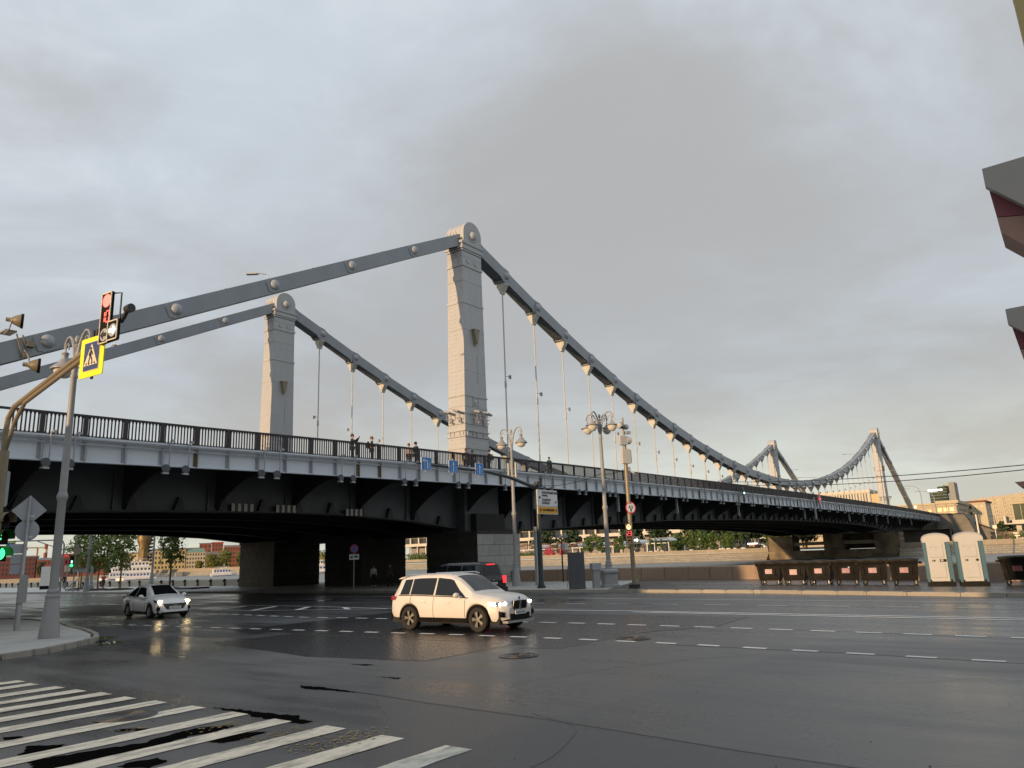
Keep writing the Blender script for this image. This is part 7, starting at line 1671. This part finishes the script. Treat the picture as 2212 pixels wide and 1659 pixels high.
t = thing('chimney', 'red and white banded brick chimney above the factory', 'chimney', (150, 465, .35)); m = M(); m.lathe([(1.3, 0), (1.0, 14.5)], 14); part('shaft', m, MT['wall_red'], t, True); m = M(); m.lathe([(1.02, 14.5), (.98, 16.5)], 14); part('white_band', m, MT['wall_white'], t); m = M(); m.lathe([(.98, 16.5), (.9, 19.5)], 14); part('top', m, MT['wall_red'], t)
t = thing('tower_crane', 'orange tower crane with horizontal jib behind the factory', 'crane', (146.5, 468, .35)); m = M(); m.b2((-.4, -.4, 0), (.4, .4, 17.3)); part('mast', m, MT['crane_yellow'], t); m = M(); m.b2((-.3, -.3, 17.2), (5.5, .3, 17.7)); m.b2((-6.5, -.3, 17.2), (0, .3, 17.8)); m.b2((-6.8, -.5, 16.2), (-5.4, .5, 17.6)); part('jib', m, MT['crane_yellow'], t)
t = thing('tall_monument', 'tall bronze column monument with dark jutting ledges by the river', 'monument', (147, 341.5, -2.2)); r_ = random.Random(9)
m = M(); m.lathe([(5.5, 0), (5.5, 2.4), (3.2, 3.4)], 16); part('plinth', m, MT['monument_dark'], t)
m = M(); m.lathe([(3.2, 3), (2.7, 7), (2.9, 9), (2.5, 12), (2.7, 14), (2.4, 16), (3.4, 18.5), (3.6, 21), (2.9, 23), (2.2, 27)], 9); part('column', m, MT['monument_bronze'], t, True)
for k in range(11):
    a = -.55+r_.uniform(-.35, .35); z = 3.2+1.7*k; m = M(); R = Matrix.Rotation(a, 4, 'Z'); m.prism([(0, -.3), (3.4, .1), (4.6+r_.uniform(-.3, .6), .75), (5.0, 1.15), (0, 1.1)], 'y', -1.3, 1.3); m.v = [(x, y, z_+z) for x, y, z_ in m.v]; m.xf(R); part('ledge', m, MT['monument_dark'], t)
for i, (x, y, r, h, mm, lb) in enumerate([(169, 315, 4.6, 7.4, 'leaf_gold', 'golden green willow, left of the group on the far quay'), (174.5, 312, 5.0, 9.4, 'leaf_gold', 'golden green willow, tallest on the far quay'), (180.5, 306.5, 5.0, 8.6, 'leaf_light', 'green willow right of the tallest on the far quay'), (165.5, 321, 2.2, 4.3, 'leaf_gold', 'small round golden tree left of the willows'), (187, 303, 4.5, 7.6, 'leaf', 'green tree next to the pier on the far quay')]):
    tree('willow_tree', lb, (x, y, .95), h+.4, r, .8, 1900, .62, mm, 500+i, 'trees on the far quay', blobs=16, tr=.3, limbs=4)
for i, (x, y) in enumerate([(128, 354), (122, 360), (134, 350), (112, 372)]):
    tree('quay_tree', ('dark green quay tree behind the street trees, left of the monument', 'dark green quay tree farther left of the monument', 'dark green quay tree closest to the monument', 'dark green quay tree in front of the factory halls')[i], (x, y, .35), 5.5+.6*i, 3.2, 1, 700, .7, 'leaf_dark', 520+i, 'trees on the island quay', blobs=9, tr=.2, limbs=3)
t = thing('quay_barge', 'grey quay landing stage below the yellow building', 'landing stage', (161.5, 333, -1.5), rad(62)); m = M(); m.prism([(-11, 0), (8, 0), (11, 2.3), (-11, 1.9)], 'y', -1.5, 1.5); part('hull', m, MT['wall_grey'], t); m = M(); m.b2((-11, -1.6, 1.9), (4, 1.6, 2.2)); part('deck', m, MT['granite_warm'], t)
def boat(label, loc, rz, L, decks, seed):
    t = thing('river_boat', label, 'boat', loc, rz, 'white passenger boats on the river'); W_ = L*.2
    n = 10; rows = []
    for z, s, k in ((-.4, .75, .96), (.35, .95, .99), (1.0, 1.0, 1.03)):
        rows.append([(-L/2*k, -W_*s*.85, z), (0, -W_*s, z), (L*.30, -W_*s*.9, z), (L*.42, -W_*s*.5, z), (L*.5*k, 0, z), (L*.42, W_*s*.5, z), (L*.30, W_*s*.9, z), (0, W_*s, z), (-L/2*k, W_*s*.85, z)])
    m = M(); m.grid(rows, close=True); m.poly(rows[-1]); part('hull', m, MT['boat_white'], t)
    m = M(); m.b2((-L*.45, -W_*1.005, .18), (L*.28, W_*1.005, .34)); part('hull_stripe', m, MT['boat_blue'], t)
    z = 1.0; a, b = -L*.42, L*.24
    for d in range(decks):
        w = W_*(.88-.1*d); m = M(); m.b2((a, -w, z), (b, w, z+1.9)); part('cabin', m, MT['boat_white'], t)
        nw = int((b-a)/1.1); wb = M(); wb.b2((-.36, -.01, -.38), (.36, .01, .38)); wme = wb.mesh('window', MT['window_dark' if d != 0 else 'boat_blue'])
        for i in range(nw):
            for sy in (-1, 1): link('window', wme, t, (a+.7+(b-a-1.2)*i/max(1, nw-1), sy*(w+.012), z+1.15))
        m = M(); m.b2((a-.3, -w-.25, z+1.9), (b+.5, w+.25, z+2.02)); part('deck', m, MT['boat_white'], t)
        z += 2.02; a += L*.06; b -= L*.05
    m = M()
    for sy in (-1, 1):
        for zz in (1.3, 1.6, 1.95): m.path([(L*.24, sy*W_*.9, zz), (L*.38, sy*W_*.6, zz), (L*.49, 0, zz+.1)], .03, 4)
        for i in range(5): x = L*(.26+.055*i); m.path([(x, sy*W_*(.88-.15*i), 1), (x, sy*W_*(.88-.15*i), 1.95)], .03, 4)
        m.path([(a, sy*.8*W_, z), (a, sy*.8*W_, z+.9), (b, sy*.7*W_, z+.9), (b, sy*.7*W_, z)], .03, 4)
    part('railing', m, MT['boat_white'], t)
    m = M(); m.path([(0, 0, z), (0, 0, z+2.2)], .06, 5); m.path([(-.7, 0, z+1.4), (.7, 0, z+1.4)], .04, 4); m.box((-1, .4, z+.3), (.8, .6, .5)); m.ball((.9, -.3, z+.5), .3, 8, 5); part('mast', m, MT['boat_white'], t)
    return t
boat('white two-deck river boat behind the young street trees', (99.8, 254, -1.5), rad(152), 14, 3, 1)
boat('white pleasure boat half hidden left of the nearer boat', (117, 303, -1.5), rad(158), 16, 3, 2)
boat('small white river bus near the stone pier', (139, 257, -1.5), rad(-25), 10.5, 1, 3)
boat('white boat glimpsed through the narrow gap between the piers', (140, 198, -1.5), rad(-30), 16, 2, 4)
# street furniture beyond the bridge
ornate_lamp((-10.94, 45.4, .14), 9.0, ((0, 1), (0, -1)), 'grey lamp post with broad base left of the cyclist')
ornate_lamp((-.6, 51.5, .14), 9.0, ((0, 1), (0, -1)), 'lamp post at the parapet wall behind the white sedan', rz=.4)
t = thing('plain_pole', 'plain grey pole beside the broad lamp base', 'pole', (-5.75, 55.95, .14)); m = M(); m.lathe([(.3, 0), (.3, .5), (.14, .6), (.12, 8)], 10); part('shaft', m, MT['lamp_grey'], t, True); m = M(); m.lathe([(.4, 0), (.4, .3)], 10); part('collar', m, MT['lamp_grey'], t)
t = thing('signal_gantry', 'grey gantry pole with long horizontal arm seen under the bridge', 'traffic mast', (-10.6, 52.5, .14)); m = M(); m.path([(0, 0, 0), (0, 0, 5.2), (-.15, .1, 5.6), (-.6, .25, 5.75), (-9.5, 4.5, 5.65)], [.12, .1, .09, .08, .06], 8); part('mast', m, MT['galv'], t); m = M(); m.path([(0, 0, 4.6), (-2.4, 1.1, 5.65)], .05, 6); m.path([(-5.5, 2.6, 5.6), (-3.6, 1.7, 4.9)], .03, 5); part('brace', m, MT['galv'], t)
t = thing('crossing_sign', 'small crossing sign under the bridge at the far left', 'road sign', (-15.3, 54.6, 5.35), facing(-.2, -.98)); m = M(); m.b2((-.46, 0, -.46), (.46, .03, .46)); part('panel', m, MT['sign_yellow'], t); m = M(); m.b2((-.33, -.01, -.33), (.33, 0, .33)); part('field', m, MT['sign_blue'], t); m = M(); m.prism([(-.27, -.24), (.27, -.24), (0, .28)], 'y', -.02, -.01); part('triangle', m, MT['sign_white'], t); m = M(); m.prism([(-.05, -.2), (.05, -.2), (.03, .1), (-.03, .1)], 'y', -.03, -.02); part('walking_figure', m, MT['sign_black'], t)
t = thing('traffic_light', 'green traffic light on a pole beyond the bridge', 'traffic light', (-10.75, 49.0, .14), facing(-.5, -.86)); m = M(); m.path([(0, .1, 0), (0, .1, 8)], .07, 8); part('pole', m, MT['lamp_grey'], t); m = M(); m.b2((-.5, -.15, 2.6), (-.12, .05, 3.9)); part('housing', m, MT['black_matt'], t); disc(t, .16, -.31, 2.83, 'green_lens', 'green_lens', y=-.17); m = M(); m.b2((-.39, -.17, 3.08), (-.23, -.155, 3.36)); part('countdown', m, MT['mint_led'], t); disc(t, .16, -.31, 3.62, 'black_plastic', 'lens', y=-.17)
m = M(); m.prism([(.1, 4.98), (.62, 4.45), (.1, 3.92), (-.42, 4.45)], 'y', 0, .03); m.v = [(x-.0, y, z) for x, y, z in m.v]; part('diamond_sign', m, MT['granite_warm'], t)
t = thing('stop_board', 'white board reading STOP in Cyrillic on a slanted frame', 'road sign', (-9.85, 49.8, .14), facing(-.5, -.86)); m = M(); m.b2((-.68, 0, 2.05), (.68, .03, 2.5)); part('board', m, MT['sign_white'], t); m = M()
for a, b in (((-.66, -.008, 2.07), (.66, 0, 2.10)), ((-.66, -.008, 2.45), (.66, 0, 2.48)), ((-.66, -.008, 2.07), (-.63, 0, 2.48)), ((.63, -.008, 2.07), (.66, 0, 2.48))): m.b2(a, b)
part('border', m, MT['sign_black'], t); lettering('СТОП', .36, MT['sign_black'], t, (0, -.012, 2.27), .006)
m = M(); m.path([(0, .08, 0), (0, .08, 2.1)], .05, 6); m.path([(-.9, .1, .1), (-.1, .1, 1.4)], .035, 5); m.path([(-1.2, .1, .1), (-.5, .1, 1.0)], .035, 5); m.path([(-1.2, .1, .1), (.2, .1, .1)], .035, 5); part('frame', m, MT['dark_metal'], t)
t = thing('sign_post', 'post with small white sign back and red sign beyond the bridge', 'sign post', (-8.56, 56.0, .14), facing(-.5, -.86)); m = M(); m.path([(0, 0, 0), (0, 0, 3.6)], .06, 6); part('pole', m, MT['lamp_grey'], t); m = M(); m.b2((-.3, -.03, 2.2), (.3, 0, 2.9)); part('plate', m, MT['sign_cream'], t); m = M(); m.lathe([(.3, -.03), (.3, 0)], 16, axis='y', c=(0, 0, 3.3)); part('round_plate', m, MT['tail_dim'], t)
t = thing('white_pylon', 'white advertising pillar with black foot on the far pavement', 'pillar', (-4.1, 73.1, .14), facing(-.5, -.86)); m = M(); m.b2((-.5, -.3, .45), (.5, .3, 3.0)); part('body', m, MT['white_paint'], t); m = M(); m.b2((-.52, -.32, 0), (.52, .32, .45)); part('foot', m, MT['black_plastic'], t)
t = thing('no_stopping_sign', 'dim blue and red no stopping sign with tow plate under the bridge', 'road sign', (-9.2, 4.7, .14), facing(-.5, -.86)); m = M(); m.path([(0, .06, 0), (0, .06, 3.4)], .04, 6); part('pole', m, MT['galv'], t)
m = M(); m.lathe([(.34, 0), (.34, .02)], 24, axis='y', c=(0, 0, 3.04)); part('rim', m, MT['sign_red'], t); m = M(); m.lathe([(.27, -.008), (.27, 0)], 24, axis='y', c=(0, 0, 3.04)); part('field', m, MT['sign_blue'], t); m = M(); stroke(m, [(-.2, 3.24), (.2, 2.84)], .06, -.016, -.009); stroke(m, [(-.2, 2.84), (.2, 3.24)], .06, -.016, -.009); part('cross', m, MT['sign_red'], t)
m = M(); m.b2((-.38, 0, 2.20), (.38, .02, 2.62)); part('tow_plate', m, MT['sign_white'], t); m = M(); m.prism([(-.3, 2.33), (-.08, 2.33), (-.12, 2.45), (-.28, 2.45)], 'y', -.01, 0); m.prism([(.0, 2.36), (.3, 2.36), (.3, 2.42), (.15, 2.52), (0, 2.44)], 'y', -.01, 0); stroke(m, [(-.1, 2.48), (.1, 2.56)], .02, -.01, 0); part('tow_symbol', m, MT['sign_black'], t)
t = thing('pier_fence', 'black bar fence closing the gap between the bridge piers', 'fence', (0, 0, 0))
for a, b_ in ((2.2, 9.6), (14.8, 22)):
    m = M(); m.b2((4.3, a, 1.05), (4.36, b_, 1.12)); m.b2((4.3, a, .25), (4.36, b_, .31)); part('rail', m, MT['rail_black'], t); m = M(); k = a
    while k < b_: m.b2((4.315, k, .14), (4.345, k+.03, 1.1)); k += .17
    part('bars', m, MT['rail_black'], t, kind='stuff')
for i, (x, y, h, lb) in enumerate([(-95, 60, 15.5, 'unseen brick block added on the landward side to shade the left pavement'), (-92, 118, 14, 'second unseen brick block added on the landward side for its shade')]):  # out-of-view blocks added so their shadow covers the parapet and street trees
    t = thing('shade_building', lb, 'building', (x, y, 0)); m = M(); m.b2((-10, -24 if i == 0 else -30, 0), (10, 26, h)); part('wall', m, MT['wall_red'], t); m = M(); m.b2((-10.5, -24.5 if i == 0 else -30.5, h), (10.5, 26.5, h+.6)); part('roof', m, MT['roof_grey'], t); window_grid(t, (10.02, -20, h-2), (0, 3.2), 3.2, 13, 4, 1.4, 1.7, 'window_dark', (1, 0), stuff=True)
t = thing('shade_building', 'unseen corner building added behind the camera to shade the facade fins', 'building', (-66, -46, 0)); m = M(); m.b2((-8, -10, 0), (8, 12.8, 14)); part('wall', m, MT['wall_beige'], t); m = M(); m.b2((-8.4, -10.4, 14), (8.4, 13.2, 14.6)); part('roof', m, MT['roof_grey'], t); window_grid(t, (8.02, -7, 11.6), (0, 3), 3.4, 7, 3, 1.4, 1.7, 'window_dark', (1, 0), stuff=True)  # out-of-view building added to keep direct sun off the facade fins
# ================================================================ CANOPIES ON THE BUILDING AT THE RIGHT EDGE
t = thing('corner_building', 'grey and maroon angular facade fins jutting in at the right edge', 'building', (0, 0, 0))
def fin(z, s, x):
    P = lambda pts: [(-41.19+(a+41.19)*s if False else a, z+b) for a, b in pts]
    m = M(); m.prism(P([(-40.90, .22), (-43.2, .25), (-43.2, -2.2), (-41.23, -.36), (-40.90, 0)]), 'x', x, x+.12); part('fin', m, MT['fin_grey'], t)
    m = M(); m.prism(P([(-40.925, .0), (-43.2, .1), (-43.2, -.5), (-41.3, -.44), (-40.95, -.37)]), 'x', x+.14, x+.75); part('recess', m, MT['fin_maroon'], t)
    m = M(); m.prism(P([(-40.95, -.38), (-41.3, -.45), (-43.2, -.52), (-43.2, -2.6), (-41.16, -.79), (-40.96, -.57)]), 'x', x+.14, x+.75); part('soffit_panel', m, MT['fin_tan'], t)
fin(6.24, 1, -39.4)
def shifted(dy, z, s):
    m = M(); m.prism([(-40.90+dy, z+.2*s), (-43.2, z+.22*s), (-43.2, z-2.0), (-41.2+dy, z-.34*s), (-40.90+dy, z)], 'x', -39.4, -39.28); part('fin', m, MT['fin_grey'], t)
    m = M(); m.prism([(-40.925+dy, z), (-43.2, z), (-43.2, z-.5), (-41.2+dy, z-.40*s), (-40.96+dy, z-.33*s)], 'x', -39.26, -38.7); part('recess', m, MT['fin_maroon'], t)
    m = M(); m.prism([(-40.96+dy, z-.34*s), (-41.2+dy, z-.41*s), (-43.2, z-.5), (-43.2, z-2.2), (-41.2+dy, z-.7*s), (-40.98+dy, z-.52*s)], 'x', -39.26, -38.7); part('soffit_panel', m, MT['fin_tan'], t)
shifted(.04, 4.53, .85)
m = M(); m.prism([(-40.64, 2.74), (-43.2, 2.80), (-43.2, 2.3), (-40.74, 2.665), (-40.68, 2.69)], 'x', -39.4, -38.8); part('fin', m, MT['fin_tan'], t)
m = M(); m.prism([(-41.54, 8.47), (-41.55, 7.75), (-41.60, 6.9), (-43.2, 6.9), (-43.2, 11), (-41.45, 11)], 'x', -39.4, -39.2); part('wall_panel', m, MT['wall_yellow'], t)
m = M(); m.b2((-39.1, -52, 0), (-30, -42.0, 12)); part('wall', m, MT['wall_beige'], t)
